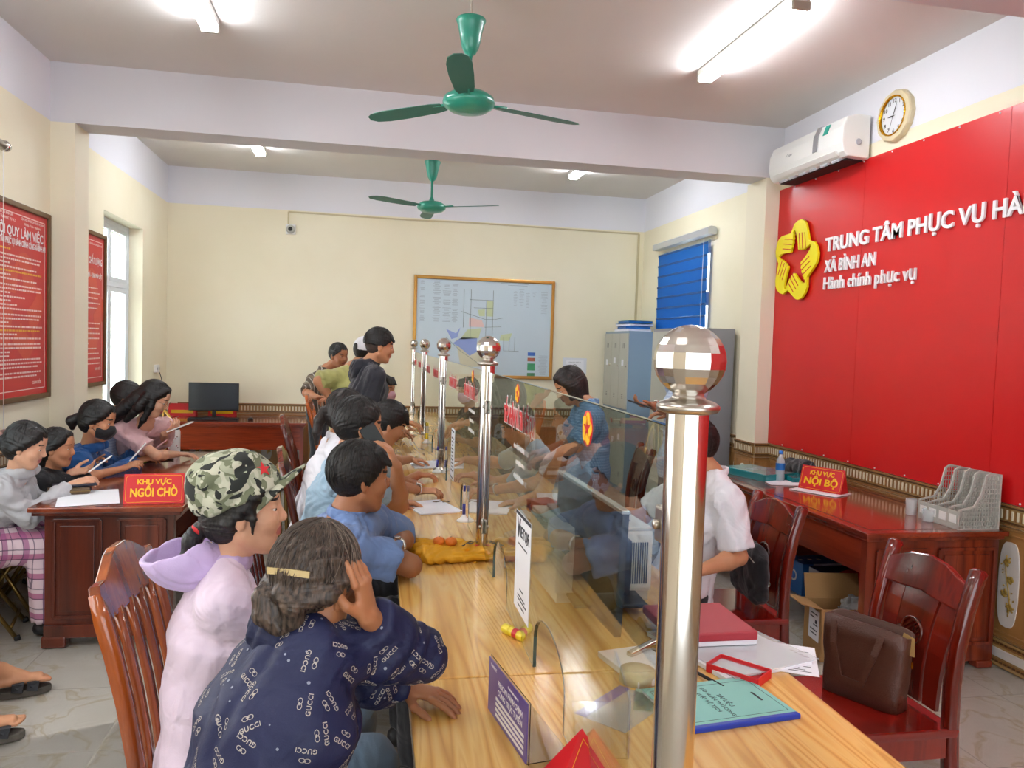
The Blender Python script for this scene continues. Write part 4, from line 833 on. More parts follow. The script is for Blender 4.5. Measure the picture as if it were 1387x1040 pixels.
# ---------------- signed-distance body builder ----------------
def na(v): return np.array(v, dtype=np.float32)
def unit(v): v = np.array(v, float); return v/max(np.linalg.norm(v), 1e-9)
class Sdf:
    def __init__(s): s.p = []; s.noise = None
    def add(s, fn, lo, hi, k=.02, mode='u'): s.p.append((fn, np.minimum(lo, hi), np.maximum(lo, hi), k, mode)); return s
    def cone(s, a, b, ra, rb=None, k=.02, side=None, w=1, clips=(), mode='u'):
        rb = ra if rb is None else rb; a = np.array(a, float); b = np.array(b, float); ab = b-a; L2 = max(ab@ab, 1e-12); R = max(ra, rb)*max(w, 1)
        sd = None
        if side is not None and w != 1: sd = np.array(side, float); sd = sd-ab*(sd@ab)/L2; sd = unit(sd)
        def fn(X, Y, Z):
            qx, qy, qz = X-a[0], Y-a[1], Z-a[2]; t = np.clip((qx*ab[0]+qy*ab[1]+qz*ab[2])/L2, 0, 1); r = ra+(rb-ra)*t
            dx, dy, dz = qx-t*ab[0], qy-t*ab[1], qz-t*ab[2]; d2 = dx*dx+dy*dy+dz*dz
            if sd is None: d = np.sqrt(d2)-r
            else:
                c = dx*sd[0]+dy*sd[1]+dz*sd[2]; c2 = c*c; rest = d2-c2; k0 = np.sqrt(c2/(w*w)+rest)/r; k1 = np.sqrt(c2/w**4+rest)/(r*r)+1e-6; d = k0*(k0-1)/k1
            for (pt, n) in clips: d = np.maximum(d, (X-pt[0])*n[0]+(Y-pt[1])*n[1]+(Z-pt[2])*n[2])
            return d
        return s.add(fn, np.minimum(a, b)-R, np.maximum(a, b)+R, k, mode)
    def ell(s, c, r, Rm=None, k=.02, clips=(), mode='u'):
        """Rm rows = local axes"""
        c = np.array(c, float); Rm = np.eye(3) if Rm is None else np.array(Rm, float); r = np.array(r, float); R = r.max()
        def fn(X, Y, Z):
            qx, qy, qz = X-c[0], Y-c[1], Z-c[2]; k0 = 0; k1 = 0
            for i in range(3):
                u = qx*Rm[i][0]+qy*Rm[i][1]+qz*Rm[i][2]; k0 = k0+(u/r[i])**2; k1 = k1+(u/r[i]**2)**2
            k0 = np.sqrt(k0); d = k0*(k0-1)/(np.sqrt(k1)+1e-6)
            for (pt, n, *am) in clips: d = np.maximum(d, (X-pt[0])*n[0]+(Y-pt[1])*n[1]+(Z-pt[2])*n[2]+(am[0]*np.sin(150*(X+Y)+40*Z)*np.sin(120*Z+60*X-30*Y) if am else 0))
            return d
        return s.add(fn, c-R, c+R, k, mode)
    def chain(s, pts, rs, k=.015, **kw):
        for i in range(len(pts)-1): s.cone(pts[i], pts[i+1], rs[i], rs[i+1], k=k, **kw)
        return s
    def mesh(s, h=.01, zones=(), pad=.012):
        us = [q for q in s.p if q[4] == 'u']; lo = np.min([q[1] for q in us], 0)-pad; hi = np.max([q[2] for q in us], 0)+pad; ax = []
        for i in range(3):
            x = lo[i]; c = [x]
            while x < hi[i]:
                st = h
                for (zc_, zr, zh) in zones:
                    d = abs(x-zc_[i])-zr
                    if d < 0: st = min(st, zh)
                    elif d < .04: st = min(st, zh+(h-zh)*d/.04)
                x += st; c.append(x)
            ax.append(np.array(c, np.float32))
        n = [len(a) for a in ax]; D = np.full(n, .3, np.float32)
        for fn, l, u, k, mode in s.p:
            m = k+.012 if mode != 'i' else 9; sl = []
            for i in range(3): i0 = max(0, int(np.searchsorted(ax[i], l[i]-m))-1); i1 = min(n[i], int(np.searchsorted(ax[i], u[i]+m))+1); sl.append(slice(i0, i1))
            if any(q.stop <= q.start for q in sl): continue
            X, Y, Z = ax[0][sl[0]][:, None, None], ax[1][sl[1]][None, :, None], ax[2][sl[2]][None, None, :]
            d = fn(X, Y, Z).astype(np.float32); A = D[tuple(sl)]
            if mode == 'u':
                hh = np.clip(.5+.5*(A-d)/k, 0, 1); D[tuple(sl)] = A*(1-hh)+d*hh-k*hh*(1-hh)
            else:
                e = -d if mode == 's' else d; hh = np.clip(.5-.5*(A-e)/k, 0, 1); D[tuple(sl)] = A*(1-hh)+e*hh+k*hh*(1-hh)
        if s.noise: D += s.noise(ax[0][:, None, None], ax[1][None, :, None], ax[2][None, None, :]).astype(np.float32)
        D[0] = D[-1] = .1; D[:, 0] = D[:, -1] = .1; D[:, :, 0] = D[:, :, -1] = .1
        return nets(D, ax)
def nets(D, ax):
    S_ = D < 0; c = S_[:-1, :-1, :-1].astype(np.int8)
    tot = sum(S_[i:S_.shape[0]-1+i, j:S_.shape[1]-1+j, k:S_.shape[2]-1+k].astype(np.int8) for i in (0, 1) for j in (0, 1) for k in (0, 1))
    act = (tot > 0) & (tot < 8); I, J, K = np.nonzero(act); idx = np.full(act.shape, -1, np.int32); idx[I, J, K] = np.arange(len(I))
    acc = np.zeros((len(I), 3)); cnt = np.zeros(len(I)); base = (I, J, K)
    for axis in range(3):
        o = [a for a in range(3) if a != axis]
        for u in (0, 1):
            for v in (0, 1):
                p0 = [I, J, K]; p0[o[0]] = p0[o[0]]+u; p0[o[1]] = p0[o[1]]+v; p1 = list(p0); p1[axis] = p1[axis]+1
                a, b = D[tuple(p0)], D[tuple(p1)]; m = (a < 0) != (b < 0); t = np.where(m, a/np.where(m, a-b, 1), 0)
                P = np.stack([ax[q][p0[q]] for q in range(3)], 1).astype(float); P[:, axis] += t*(ax[axis][p1[axis]]-ax[axis][p0[axis]])
                acc += P*m[:, None]; cnt += m
    V_ = acc/np.maximum(cnt, 1)[:, None]; F = []
    for axis in range(3):
        o = [(axis+1) % 3, (axis+2) % 3]; sa = [slice(None)]*3; sb = [slice(None)]*3; sa[axis] = slice(0, -1); sb[axis] = slice(1, None)
        for q in o: sa[q] = slice(1, -1); sb[q] = slice(1, -1)
        A, Bm = S_[tuple(sa)], S_[tuple(sb)]; m = A != Bm; i = list(np.nonzero(m)); flip = Bm[tuple(i)]
        for q in o: i[q] = i[q]+1
        def cell(du, dv): g = [x for x in i]; g[o[0]] = g[o[0]]-du; g[o[1]] = g[o[1]]-dv; return idx[tuple(g)]
        q = np.stack([cell(1, 1), cell(0, 1), cell(0, 0), cell(1, 0)], 1); q[flip] = q[flip][:, ::-1]; F.append(q)
    return V_, np.concatenate(F)
def to_mesh(name, VF, origin=(0, 0, 0), region=None):
    Vt, F = VF; me = bpy.data.meshes.new(name); Vt = Vt-np.array(origin); me.vertices.add(len(Vt)); me.vertices.foreach_set('co', Vt.astype(np.float32).ravel())
    me.loops.add(F.size); me.loops.foreach_set('vertex_index', F.astype(np.int32).ravel()); me.polygons.add(len(F)); me.polygons.foreach_set('loop_start', np.arange(0, F.size, 4, dtype=np.int32)); me.polygons.foreach_set('loop_total', np.full(len(F), 4, np.int32))
    if region is not None: me.polygons.foreach_set('material_index', region.astype(np.int32))
    me.update(calc_edges=True); me.validate(); me.shade_smooth(); return me
def wrinkle(amp, f=30, seed=0, ridge=1.0):
    r = np.random.RandomState(seed); W = r.normal(size=(5, 3)); W /= np.linalg.norm(W, axis=1)[:, None]; ph = r.uniform(0, 6, 5)
    def fn(X, Y, Z):
        a = np.sin((X*W[0][0]+Y*W[0][1]+Z*W[0][2])*f*.6+ph[0]); b = np.sin((X*W[1][0]+Y*W[1][1]+Z*W[1][2])*f*.8+ph[1]+1.7*a)
        c = np.sin((X*W[2][0]+Y*W[2][1]+Z*W[2][2])*f+ph[2]+2.2*b+a); d = np.sin((X*W[3][0]+Y*W[3][1]+Z*W[3][2])*f*1.9+ph[3]+2.5*c+b)
        return amp*1.25*(.8*(1-np.abs(c)*1.8)*ridge+.5*d*b)
    return fn
# -------- cloth, skin and hair materials --------
def cloth(name, col, rough=.8, sheen=.2, var=.06, bump=.12):
    m = M(name, col, rough, var=var, vscale=9, bump=bump, bscale=350, sheen=sheen); nt = m.node_tree; N = nt.nodes; L = nt.links; b = N['Principled BSDF']; old = b.inputs['Normal'].links[0].from_node
    mp = [x for x in N if x.type == 'MAPPING'][0]; n = N.new('ShaderNodeTexNoise'); n.inputs['Scale'].default_value = 7; n.inputs['Detail'].default_value = 2; n.inputs['Distortion'].default_value = 1.8; L.new(mp.outputs[0], n.inputs['Vector'])
    bp = N.new('ShaderNodeBump'); bp.inputs['Strength'].default_value = .4; bp.inputs['Distance'].default_value = .04; L.new(n.outputs['Fac'], bp.inputs['Height']); L.new(bp.outputs[0], old.inputs['Normal']); return m
def skinmat(name, col):
    m, nt, b = nm(name); N = nt.nodes; L = nt.links; c = rgb(col); tc = N.new('ShaderNodeTexCoord'); n = N.new('ShaderNodeTexNoise'); n.inputs['Scale'].default_value = 14; n.inputs['Detail'].default_value = 4; L.new(tc.outputs['Object'], n.inputs['Vector'])
    mx = N.new('ShaderNodeMix'); mx.data_type = 'RGBA'; L.new(n.outputs['Fac'], mx.inputs['Factor']); mx.inputs['A'].default_value = (c[0]*.88, c[1]*.78, c[2]*.74, 1); mx.inputs['B'].default_value = (min(1, c[0]*1.1), min(1, c[1]*1.12), min(1, c[2]*1.12), 1)
    L.new(mx.outputs['Result'], b.inputs['Base Color']); b.inputs['Roughness'].default_value = .48; setc(b, 'Subsurface Weight', .08); setc(b, 'Subsurface Scale', .01); return m
for nme, c in (('skin_light', '#dcab8c'), ('skin_mid', '#c58d68'), ('skin_tan', '#a8714e'), ('skin_old', '#a9714c')): skinmat(nme, c)
for nme, c in (('lip_light', '#b56460'), ('lip_mid', '#a0594c'), ('lip_tan', '#85463c')): M(nme, c, .4)
def hairmat(name, c1, c2, axis=(1, 1, .12), sc=160, rough=.5):
    m, nt, b = nm(name); N = nt.nodes; L = nt.links; tc = N.new('ShaderNodeTexCoord'); mp = N.new('ShaderNodeMapping'); mp.inputs['Scale'].default_value = axis; L.new(tc.outputs['Object'], mp.inputs[0])
    n = N.new('ShaderNodeTexNoise'); n.inputs['Scale'].default_value = sc; n.inputs['Detail'].default_value = 3; n.inputs['Distortion'].default_value = .4; L.new(mp.outputs[0], n.inputs['Vector'])
    r = ramp(nt, [(.35, c1), (.65, c2)]); L.new(n.outputs['Fac'], r.inputs[0]); L.new(r.outputs[0], b.inputs['Base Color']); b.inputs['Roughness'].default_value = rough
    bp = N.new('ShaderNodeBump'); bp.inputs['Strength'].default_value = .5; bp.inputs['Distance'].default_value = .004; L.new(n.outputs['Fac'], bp.inputs['Height']); L.new(bp.outputs[0], b.inputs['Normal']); return m
hairmat('hair_black', '#070606', '#1c1714'); hairmat('hair_brown', '#0c0807', '#2a1b15'); hairmat('hair_grey', '#1c1410', '#5b4a3d', sc=120, rough=.45); hairmat('hair_faded', '#2b211c', '#4a3a30', (1, 1, 1), 300, .7)
M('eye_white', '#e8e4df', .2); M('eye_dark', '#120b08', .12); M('brow', '#1b1310', .7)
# -------- person --------
Zv = np.array([0, 0, 1.])
def ypdir(yaw, pitch=0): y, p = math.radians(yaw), math.radians(pitch); return np.array([math.cos(y)*math.cos(p), math.sin(y)*math.cos(p), -math.sin(p)])
def hframe(yaw, pitch, roll=0):
    F = ypdir(yaw, pitch); Lf = unit(np.cross(Zv, F)); U = np.cross(F, Lf); r = math.radians(roll); Lf, U = Lf*math.cos(r)+U*math.sin(r), U*math.cos(r)-Lf*math.sin(r); return F, Lf, U
def ik(A, T, l1, l2, pole):
    A, T = np.array(A, float), np.array(T, float); d = T-A; L_ = np.linalg.norm(d); s = max(1, L_/(.985*(l1+l2))); l1, l2 = l1*s, l2*s; u = d/L_; x = (L_*L_+l1*l1-l2*l2)/(2*L_); h = math.sqrt(max(0, l1*l1-x*x)); p = np.array(pole, float); p = unit(p-u*(p@u)); return A+u*x+p*h
def add_hand(sd, W, D, N_, right, curl=25, s=1, spread=.0, thumb=0, point=False):
    D = unit(D); N_ = unit(np.array(N_, float)-D*(np.array(N_, float)@D)); Tn = np.cross(D, N_)*(1 if right else -1); W = np.array(W, float)
    sd.cone(W+D*.005*s, W+D*.075*s, .0150*s, .0135*s, k=.012, side=Tn, w=2.2 if s > .9 else 2.1)
    out = []
    for i, (o, L_) in enumerate(((.0285, .070), (.0095, .078), (-.0095, .073), (-.028, .057))):
        p = W+D*(.082-(.006 if i == 3 else 0))*s+Tn*o*s; a = math.radians(curl*(.7+.12*i)) if not (point and i == 0) else .05; d = D+Tn*spread*(1.5-i); ang = 0
        for j, fr_ in enumerate((.45, .32, .23)):
            ang += a; dd = unit(unit(d)*math.cos(ang)+N_*math.sin(ang)); q = p+dd*L_*fr_*s; sd.cone(p, q, (.0088-.0008*j)*s, (.0082-.0009*j)*s, k=.004); p = q
        out.append(p)
    p = W+D*.022*s+Tn*.022*s+N_*.004; d1 = unit(D*.62+Tn*.72+N_*(.25+thumb)); q = p+d1*.042*s; sd.cone(p, q, .0135*s, .0105*s, k=.010); d2 = unit(D*.9+Tn*(.25-thumb*.6)+N_*(.25+thumb)); sd.cone(q, q+d2*.030*s, .0102*s, .0088*s, k=.004); sd.cone(q+d2*.03*s, q+d2*.05*s, .0088*s, .0072*s, k=.004)
    return Tn
def person(label, head, hyaw, hpitch, pelvis, tyaw, neck=None, s=1.0, female=False, hroll=0, arms=None, seat=True, knees=None, ankles=None, top=None, bottom=None, hair=None, skin='skin_light', cap=None, mask=None, res=.012, hres=.005, group=None, cyaw=None, shoulders=None, extras=None, eyes=True, shoe='shoe_dark', look=0):
    """top = dict(mat, sleeve 0..1 arm length, hood, collar, amp) ; arms = {side: dict(w, pole, d, n, curl)}"""
    C = np.array(head, float); P = np.array(pelvis, float); tf = ypdir(tyaw); tside = np.cross(Zv, tf)   # left side
    F, Lf, U = hframe(hyaw, hpitch, hroll); hs = s if s > .9 else .94
    Sn = np.array(neck, float) if neck is not None else C-Zv*.195*hs-tf*.035*s
    org = np.array([P[0], P[1], 0]); root = empty('person', tuple(org), 0, label, 'person', group)
    lip = skin.replace('skin', 'lip').replace('old', 'tan')
    def hp(f, l, u): return C+(F*f+Lf*l+U*u)*hs
    spine = unit(Sn-P); sd_up = Sn-spine*.055*s; shw = (.155 if female else .178)*s; sside = tside if cyaw is None else np.cross(Zv, ypdir(cyaw))
    SH = {'L': sd_up+sside*shw, 'R': sd_up-sside*shw}
    if shoulders: SH.update({k: np.array(v, float) for k, v in shoulders.items()})
    arms = arms or {}
    J = {}
    for k in ('L', 'R'):
        a = arms.get(k) or {}; sg = 1 if k == 'L' else -1
        w_ = np.array(a['w'], float) if 'w' in a else SH[k]+tf*.12-Zv*.42*s+sside*sg*.05
        e = np.array(a['e'], float) if 'e' in a else ik(SH[k], w_, .285*s, .245*s, a.get('pole', -tf*.5-Zv+sside*sg*.6))
        J[k] = (SH[k], e, w_, a)
    def torso(sd, e=0, shirt=False):
        m1 = P+spine*np.linalg.norm(Sn-P)*.36-tf*.012; m2 = P+(Sn-P)*.68+tf*.005; wd = 1.32 if female else 1.38
        sd.cone(P, m1, .112*s+e, .096*s+e, k=.05, side=tside, w=1.42); sd.cone(m1, m2, .096*s+e, .108*s+e, k=.05, side=sside, w=wd); sd.cone(m2, sd_up-spine*.03, .106*s+e, .072*s+e, k=.05, side=sside, w=1.6)
        sd.cone(SH['L']-sside*.02, SH['R']+sside*.02, .052*s+e, k=.04)
        nb = Sn+spine*.03; sd.cone(nb, SH['L']+Zv*.004, .036*s+e*.6, .042*s+e, k=.035); sd.cone(nb, SH['R']+Zv*.004, .036*s+e*.6, .042*s+e, k=.035)
        if female: 
            for q in (1, -1): sd.ell(m2+tf*(.085*s+e*.5)+sside*q*.06*s-spine*.01, (.052*s, .052*s, .055*s), k=.04)
    def arm(sd, k, e=0, frac=None, loose=0, clip=True):
        a, el, w_, _ = J[k]; fm = 1 if not female else .9; Lu = np.linalg.norm(el-a); Lw = np.linalg.norm(w_-el); tot = Lu+Lw
        r0, r1, r2 = .047*s*fm, .037*s*fm, .025*s*fm
        if frac is None:
            sd.cone(a, el, r0, r1, k=.03); mid = el+(w_-el)*.3; sd.cone(el, mid, r1, r1*1.06, k=.02); sd.cone(mid, w_, r1*1.06, r2, k=.02); return None
        d = frac*tot
        if d <= Lu:
            end = a+(el-a)*d/Lu; n = unit(el-a); t = d/Lu; sd.cone(a, end+n*.02, r0+e+.004, (r0+(r1-r0)*t)+e+loose, k=.03, clips=[(end, n)] if clip else ())
        else:
            sd.cone(a, el, r0+e+.002, r1+e+loose*.6, k=.03); end = el+(w_-el)*(d-Lu)/Lw; n = unit(w_-el); t = (d-Lu)/Lw; sd.cone(el, end+n*.02, r1+e+loose*.5, (r1+(r2-r1)*t)+e+loose*.7, k=.025, clips=[(end, n)] if clip else ())
    # ---- legs geometry
    HJ = {q: P+tside*sg*.088*s-Zv*.02 for q, sg in (('L', 1), ('R', -1))}; KJ = {}; AJ = {}
    for q in ('L', 'R'):
        sg = 1 if q == 'L' else -1
        KJ[q] = np.array(knees[q], float) if knees else (HJ[q]+tf*.40*s+tside*sg*.05 if seat else HJ[q]*np.array([1, 1, .0])+Zv*.5*s+tf*.02)
        AJ[q] = np.array(ankles[q], float) if ankles else (np.array([KJ[q][0], KJ[q][1], .085])+tf*.02 if seat else np.array([KJ[q][0], KJ[q][1], .085])-tf*.03)
        if not seat: KJ[q][2] = .5*s
    # ---- body: one continuous surface
    sb = Sdf(); torso(sb)
    sb.cone(hp(-.012, 0, -.05), Sn+spine*.0, .053*hs*(.9 if female else 1.04), .056*s*(.92 if female else 1.06), k=.03)
    sb.ell(hp(-.012, 0, .026), (.094*hs, .0745*hs, .092*hs), [F, Lf, U], k=.01); sb.ell(hp(.024, 0, -.034), (.064*hs, .058*hs, .080*hs), [F, Lf, U], k=.03)
    sb.cone(hp(.058, .012, -.098), hp(.058, -.012, -.098), .0175*hs, k=.025)
    for q in (1, -1):
        sb.cone(hp(.0, q*.052, -.055), hp(.045, q*.028, -.088), .018*hs, .016*hs, k=.025); sb.ell(hp(.056, q*.036, -.026), (.026*hs, .024*hs, .026*hs), [F, Lf, U], k=.02)
    sb.cone(hp(.069, -.030, .030), hp(.069, .030, .030), .0135*hs, k=.018); sb.cone(hp(.060, -.020, .060), hp(.060, .020, .060), .020*hs, k=.02)
    for q in (1, -1): sb.ell(hp(.090, q*.031, .006), (.013*hs, .017*hs, .011*hs), [F, Lf, U], k=.012, mode='s')
    for q in (1, -1): sb.ell(hp(.0700, q*.031, .006), (.0150*hs, .0165*hs, .0130*hs), [F, Lf, U], k=.004, clips=[(hp(0, 0, .0075+look), -U)]); sb.ell(hp(.0700, q*.031, .004), (.0135*hs, .016*hs, .0125*hs), [F, Lf, U], k=.004, clips=[(hp(0, 0, .000), U)])
    sb.cone(hp(.078, 0, .014), hp(.095, 0, -.020), .0070*hs, .0105*hs, k=.012); sb.ell(hp(.092, 0, -.026), (.013*hs, .0125*hs, .0095*hs), [F, Lf, U], k=.008)
    for q in (1, -1): sb.ell(hp(.083, q*.011, -.028), (.0105*hs, .008*hs, .0085*hs), [F, Lf, U], k=.006)
    for (f0, u0, r0) in ((.0815, -.0525, .0082), (.0795, -.0640, .0088)):
        sb.cone(hp(f0, 0, u0), hp(f0-.008, .020, u0-.001), r0*hs, .0048*hs, k=.005); sb.cone(hp(f0, 0, u0), hp(f0-.008, -.020, u0-.001), r0*hs, .0048*hs, k=.005)
    for q in (1, -1):
        er = np.array([unit(F*.35+Lf*q*.94), unit(F*.94-Lf*q*.35), U]); sb.ell(hp(-.004, q*.0765, -.004), (.0085*hs, .0180*hs, .0315*hs), er, k=.006); sb.ell(hp(.000, q*.0860, .000), (.0055*hs, .0105*hs, .0200*hs), er, k=.004, mode='s'); sb.ell(hp(-.003, q*.0755, -.030), (.006*hs, .010*hs, .010*hs), er, k=.006)
    zones = [(C+F*.02, .125, hres)]
    for k in ('L', 'R'):
        arm(sb, k); a, el, w_, A = J[k]; D = np.array(A['d'], float) if 'd' in A else w_-el; n_ = A.get('n', (0, 0, -1)); add_hand(sb, w_, D, n_, k == 'R', A.get('curl', 22), s*.98, A.get('spread', .04), A.get('thumb', 0), A.get('point', False)); zones.append((w_+unit(D)*.08, .085, max(hres, .0045)))
    for q in ('L', 'R'):
        sb.cone(HJ[q], KJ[q], .082*s, .056*s, k=.04); cm_ = KJ[q]+(AJ[q]-KJ[q])*.35-tf*.01; sb.cone(KJ[q], cm_, .052*s, .053*s, k=.03); sb.cone(cm_, AJ[q], .052*s, .034*s, k=.03)
        ft = ypdir(tyaw); toe = AJ[q]+ft*.15*s; toe[2] = AJ[q][2]-.055; heel = AJ[q]-ft*.035; heel[2] = AJ[q][2]-.05; sb.cone(heel, toe, .028*s, .022*s, k=.02, side=np.cross(Zv, ft), w=1.5); sb.cone(AJ[q], AJ[q]+ft*.08-Zv*.04, .034*s, .028*s, k=.02)
        if shoe is None:
            fs_ = np.cross(Zv, ft)*(1 if q == 'R' else -1)
            for ti, (to, tl, tr) in enumerate(((.028, .040, .0125), (.010, .040, .0095), (-.006, .034, .009), (-.020, .027, .0085), (-.033, .018, .008))): p0 = toe+fs_*to*s-Zv*.004; sb.cone(p0, p0+ft*tl*s-Zv*.004, tr*s, tr*.9*s, k=.004)
            zones_t = True
    if shoe is None: zones += [(AJ[q]+ypdir(tyaw)*.16-Zv*.06, .06, .005) for q in ('L', 'R')]
    VF = sb.mesh(res, zones); Fc = VF[0][VF[1]].mean(1)-C; f_, l_, u_ = Fc@F/hs, Fc@Lf/hs, Fc@U/hs; reg = np.zeros(len(Fc), int)
    reg[((f_-.082)/.016)**2+(l_/.023)**2+((u_+.058)/.0125)**2 < 1] = 1
    bl = np.abs(l_); reg[(f_ > .05) & (bl > .014) & (bl < .050) & (np.abs(u_-(.032+(.03-bl)*.10)) < (.0042 if not female else .003))] = 2
    o = link('body', to_mesh('body', VF, org, reg), [skin, lip, 'brow'], root)
    if eyes:
        for q in (1, -1):
            b = B(); b.sphere(hp(.0690, q*.031, .004)-org, .0122*hs, 12, 8); ed = unit(F*.98-U*.12); b.mi = 1; b.sphere(hp(.0695, q*.031, .004)+ed*.0070*hs-org, .0064*hs, 8, 6); b.obj('eye', ['eye_white', 'eye_dark'], root)
    # ---- top garment
    if top:
        amp = top.get('amp', .004); sg_ = Sdf(); e = top.get('e', .012); torso(sg_, e); hem = top.get('hem', -.10)
        sg_.cone(P, P-Zv*.07+tf*.0, .118*s+e, .120*s+e, k=.03, side=tside, w=1.40)
        for k in ('L', 'R'): arm(sg_, k, e, top.get('sleeve', .3), top.get('loose', .010))
        for k in ('L', 'R'): pass
        if top.get('hood'):
            hd = top['hood']; bk = -tf; c0 = Sn+bk*.045+Zv*.035
            for i in range(9):
                t = -1.9+3.8*i/8; t2 = -1.9+3.8*(i+1)/8
                if i < 8: p0 = Sn+Zv*(.045-.03*math.cos(t))+(bk*math.cos(t)*.085+tside*math.sin(t)*.080)*s; p1 = Sn+Zv*(.045-.03*math.cos(t2))+(bk*math.cos(t2)*.085+tside*math.sin(t2)*.080)*s; sg_.cone(p0, p1, .026*hd, .026*hd, k=.02)
            sg_.ell(Sn+bk*.105*s-Zv*.02, (.045*hd, .085*hd, .075*hd), [bk, tside, Zv], k=.03)
        sg_.noise = wrinkle(amp, top.get('f', 34), top.get('seed', len(label)))
        sg_.add(lambda X, Y, Z: (P[2]+hem)-Z+0*X+0*Y, np.array([-99.]*3), np.array([99.]*3), .004, 'i')
        if not top.get('hood'):
            np_ = Sn+spine*.028+tf*.0; nn = unit(spine*1+tf*.35); rr = .075*s
            sg_.cone(Sn-spine*.0, Sn+spine*.12, .054*s, .060*s, k=.008, mode='s')
        VG = sg_.mesh(top.get('res', res*.85)); go = link(top.get('name', 'shirt'), to_mesh('garment', VG, org), top['mat'], root)
        if top.get('collar'):
            cs = Sdf(); N0 = 14; r_ = .064*s
            for i in range(N0):
                t = -2.65+5.3*i/(N0-1); t2 = -2.65+5.3*(i+1)/(N0-1)
                if i < N0-1:
                    def cp(t): return Sn+spine*(.034-.012*(1-math.cos(t)) if False else .030+.012*math.cos(t))+(-tf*math.cos(t)+tside*math.sin(t))*r_
                    cs.cone(cp(t), cp(t2), .0085, k=.004, side=spine, w=2.3)
            link('collar', to_mesh('collar', cs.mesh(.005), org), top['collar'], root)
        if top.get('cuff'):
            for k in ('L', 'R'):
                a, el, w_, _ = J[k]; n = unit(w_-el); c = B(); c.tube([w_-n*.03-org, w_-n*.005-org], .036*s, 18); c.obj('cuff', top['cuff'], root)
        top['_obj'] = go
    # ---- trousers / skirt
    if bottom and not bottom.get('none'):
        st = Sdf(); e = bottom.get('e', .012); L_ = bottom.get('len', 1.0)
        st.cone(P-Zv*.02, P+spine*.10*s, .118*s+e, .098*s+e, k=.04, side=tside, w=1.42)
        for q in ('L', 'R'):
            st.cone(HJ[q], KJ[q], .088*s+e, .062*s+e, k=.04 if not bottom.get('skirt') else .09)
            end = KJ[q]+(AJ[q]-KJ[q])*L_; n = unit(AJ[q]-KJ[q]); st.cone(KJ[q], end+n*.02, .060*s+e, .050*s+e, k=.03, clips=[(end, n)])
        st.noise = wrinkle(bottom.get('amp', .004), 26, 3); link(bottom.get('name', 'trousers'), to_mesh('trousers', st.mesh(max(res, .010)), org), bottom['mat'], root)
    if shoe:
        for q in ('L', 'R'):
            ss = Sdf(); ft = ypdir(tyaw); toe = AJ[q]+ft*.165*s; toe[2] = AJ[q][2]-.052; heel = AJ[q]-ft*.04; heel[2] = AJ[q][2]-.045; ss.cone(heel, toe, .036*s, .031*s, k=.02, side=np.cross(Zv, ft), w=1.35); ss.cone(AJ[q]-Zv*.01, AJ[q]+ft*.07-Zv*.035, .043*s, .036*s, k=.02)
            zg = AJ[q][2]-.080; ss.add(lambda X, Y, Z, zg=zg: zg-Z+0*X+0*Y, np.array([-99.]*3), np.array([99.]*3), .004, 'i'); link('shoe', to_mesh('shoe', ss.mesh(.008), org), shoe, root)
    # ---- hair
    if hair:
        hk = hair['kind']; sh = Sdf(); hw = hair.get('vol', 1.0); pt = hp(hair.get('line', .045), 0, .035); nn = F*.75-U*.66; nape = (hp(0, 0, hair.get('nape', -.072)), -U, .006)
        cl_ = [(pt, nn, .005)]
        if hk in ('short', 'crop'): cl_.append(nape)
        sh.ell(hp(-.016, 0, .030), (.1005*hs*hw, .0825*hs*hw, .1000*hs*hw), [F, Lf, U], k=.01, clips=cl_)
        if hk == 'short' and hair.get('fringe'): 
            for q in (-.045, -.022, 0, .022, .045): sh.cone(hp(.045, q, .100), hp(.086, q*1.1, .062-hair['fringe']), .018*hs, .009*hs, k=.012)
        if hk in ('pony', 'bun', 'long', 'tied', 'bob'):
            for q in (1, -1): sh.cone(hp(.048, q*.030, .088), hp(.030, q*.070, .045), .020*hs, .014*hs, k=.02); sh.cone(hp(.030, q*.070, .045), hp(-.03, q*.074, -.02), .014*hs, .016*hs, k=.02)
            sh.ell(hp(-.045, 0, -.030), (.062*hs, .064*hs, .060*hs), [F, Lf, U], k=.03)
        if hk == 'bob':
            for q in (1, -1): sh.cone(hp(.02, q*.070, .03), hp(.035, q*.060, -.07), .024*hs, .016*hs, k=.02); sh.cone(hp(-.02, q*.066, .0), hp(-.01, q*.062, -.095), .032*hs, .020*hs, k=.03)
            sh.cone(hp(-.06, 0, 0), hp(-.055, 0, -.095), .055*hs, .034*hs, k=.03, side=Lf, w=1.3)
        sh.noise = (lambda X, Y, Z: hair.get('amp', .0018)*np.sin(np.arctan2((X-C[0])*Lf[0]+(Y-C[1])*Lf[1]+(Z-C[2])*Lf[2], (X-C[0])*U[0]+(Y-C[1])*U[1]+(Z-C[2])*U[2]+.03)*hair.get('fq', 34)+3*np.sin(30*(X*F[0]+Y*F[1]+Z*F[2])))*np.sin(55*Z+20*X))
        for pts, rs in hair.get('locks', []): sh.chain([hp(*p) for p in pts], [r*hs for r in rs], k=.012)
        for pts, rs in hair.get('wlocks', []): sh.chain([np.array(p) for p in pts], rs, k=.012)
        link('hair', to_mesh('hair', sh.mesh(hair.get('res', max(hres, .0045))), org), hair.get('mat', 'hair_black'), root)
        if hair.get('n', 0) or hres < .0052: pass
        if hair.get('fade'):
            sf = Sdf(); sf.ell(hp(-.014, 0, .018), (.0975*hs, .0785*hs, .094*hs), [F, Lf, U], k=.01, clips=[(hp(.030, 0, .035), F*.85-U*.53), (hp(0, 0, -.068), -U)]); link('faded_sides', to_mesh('fade', sf.mesh(.005), org), 'hair_faded', root)
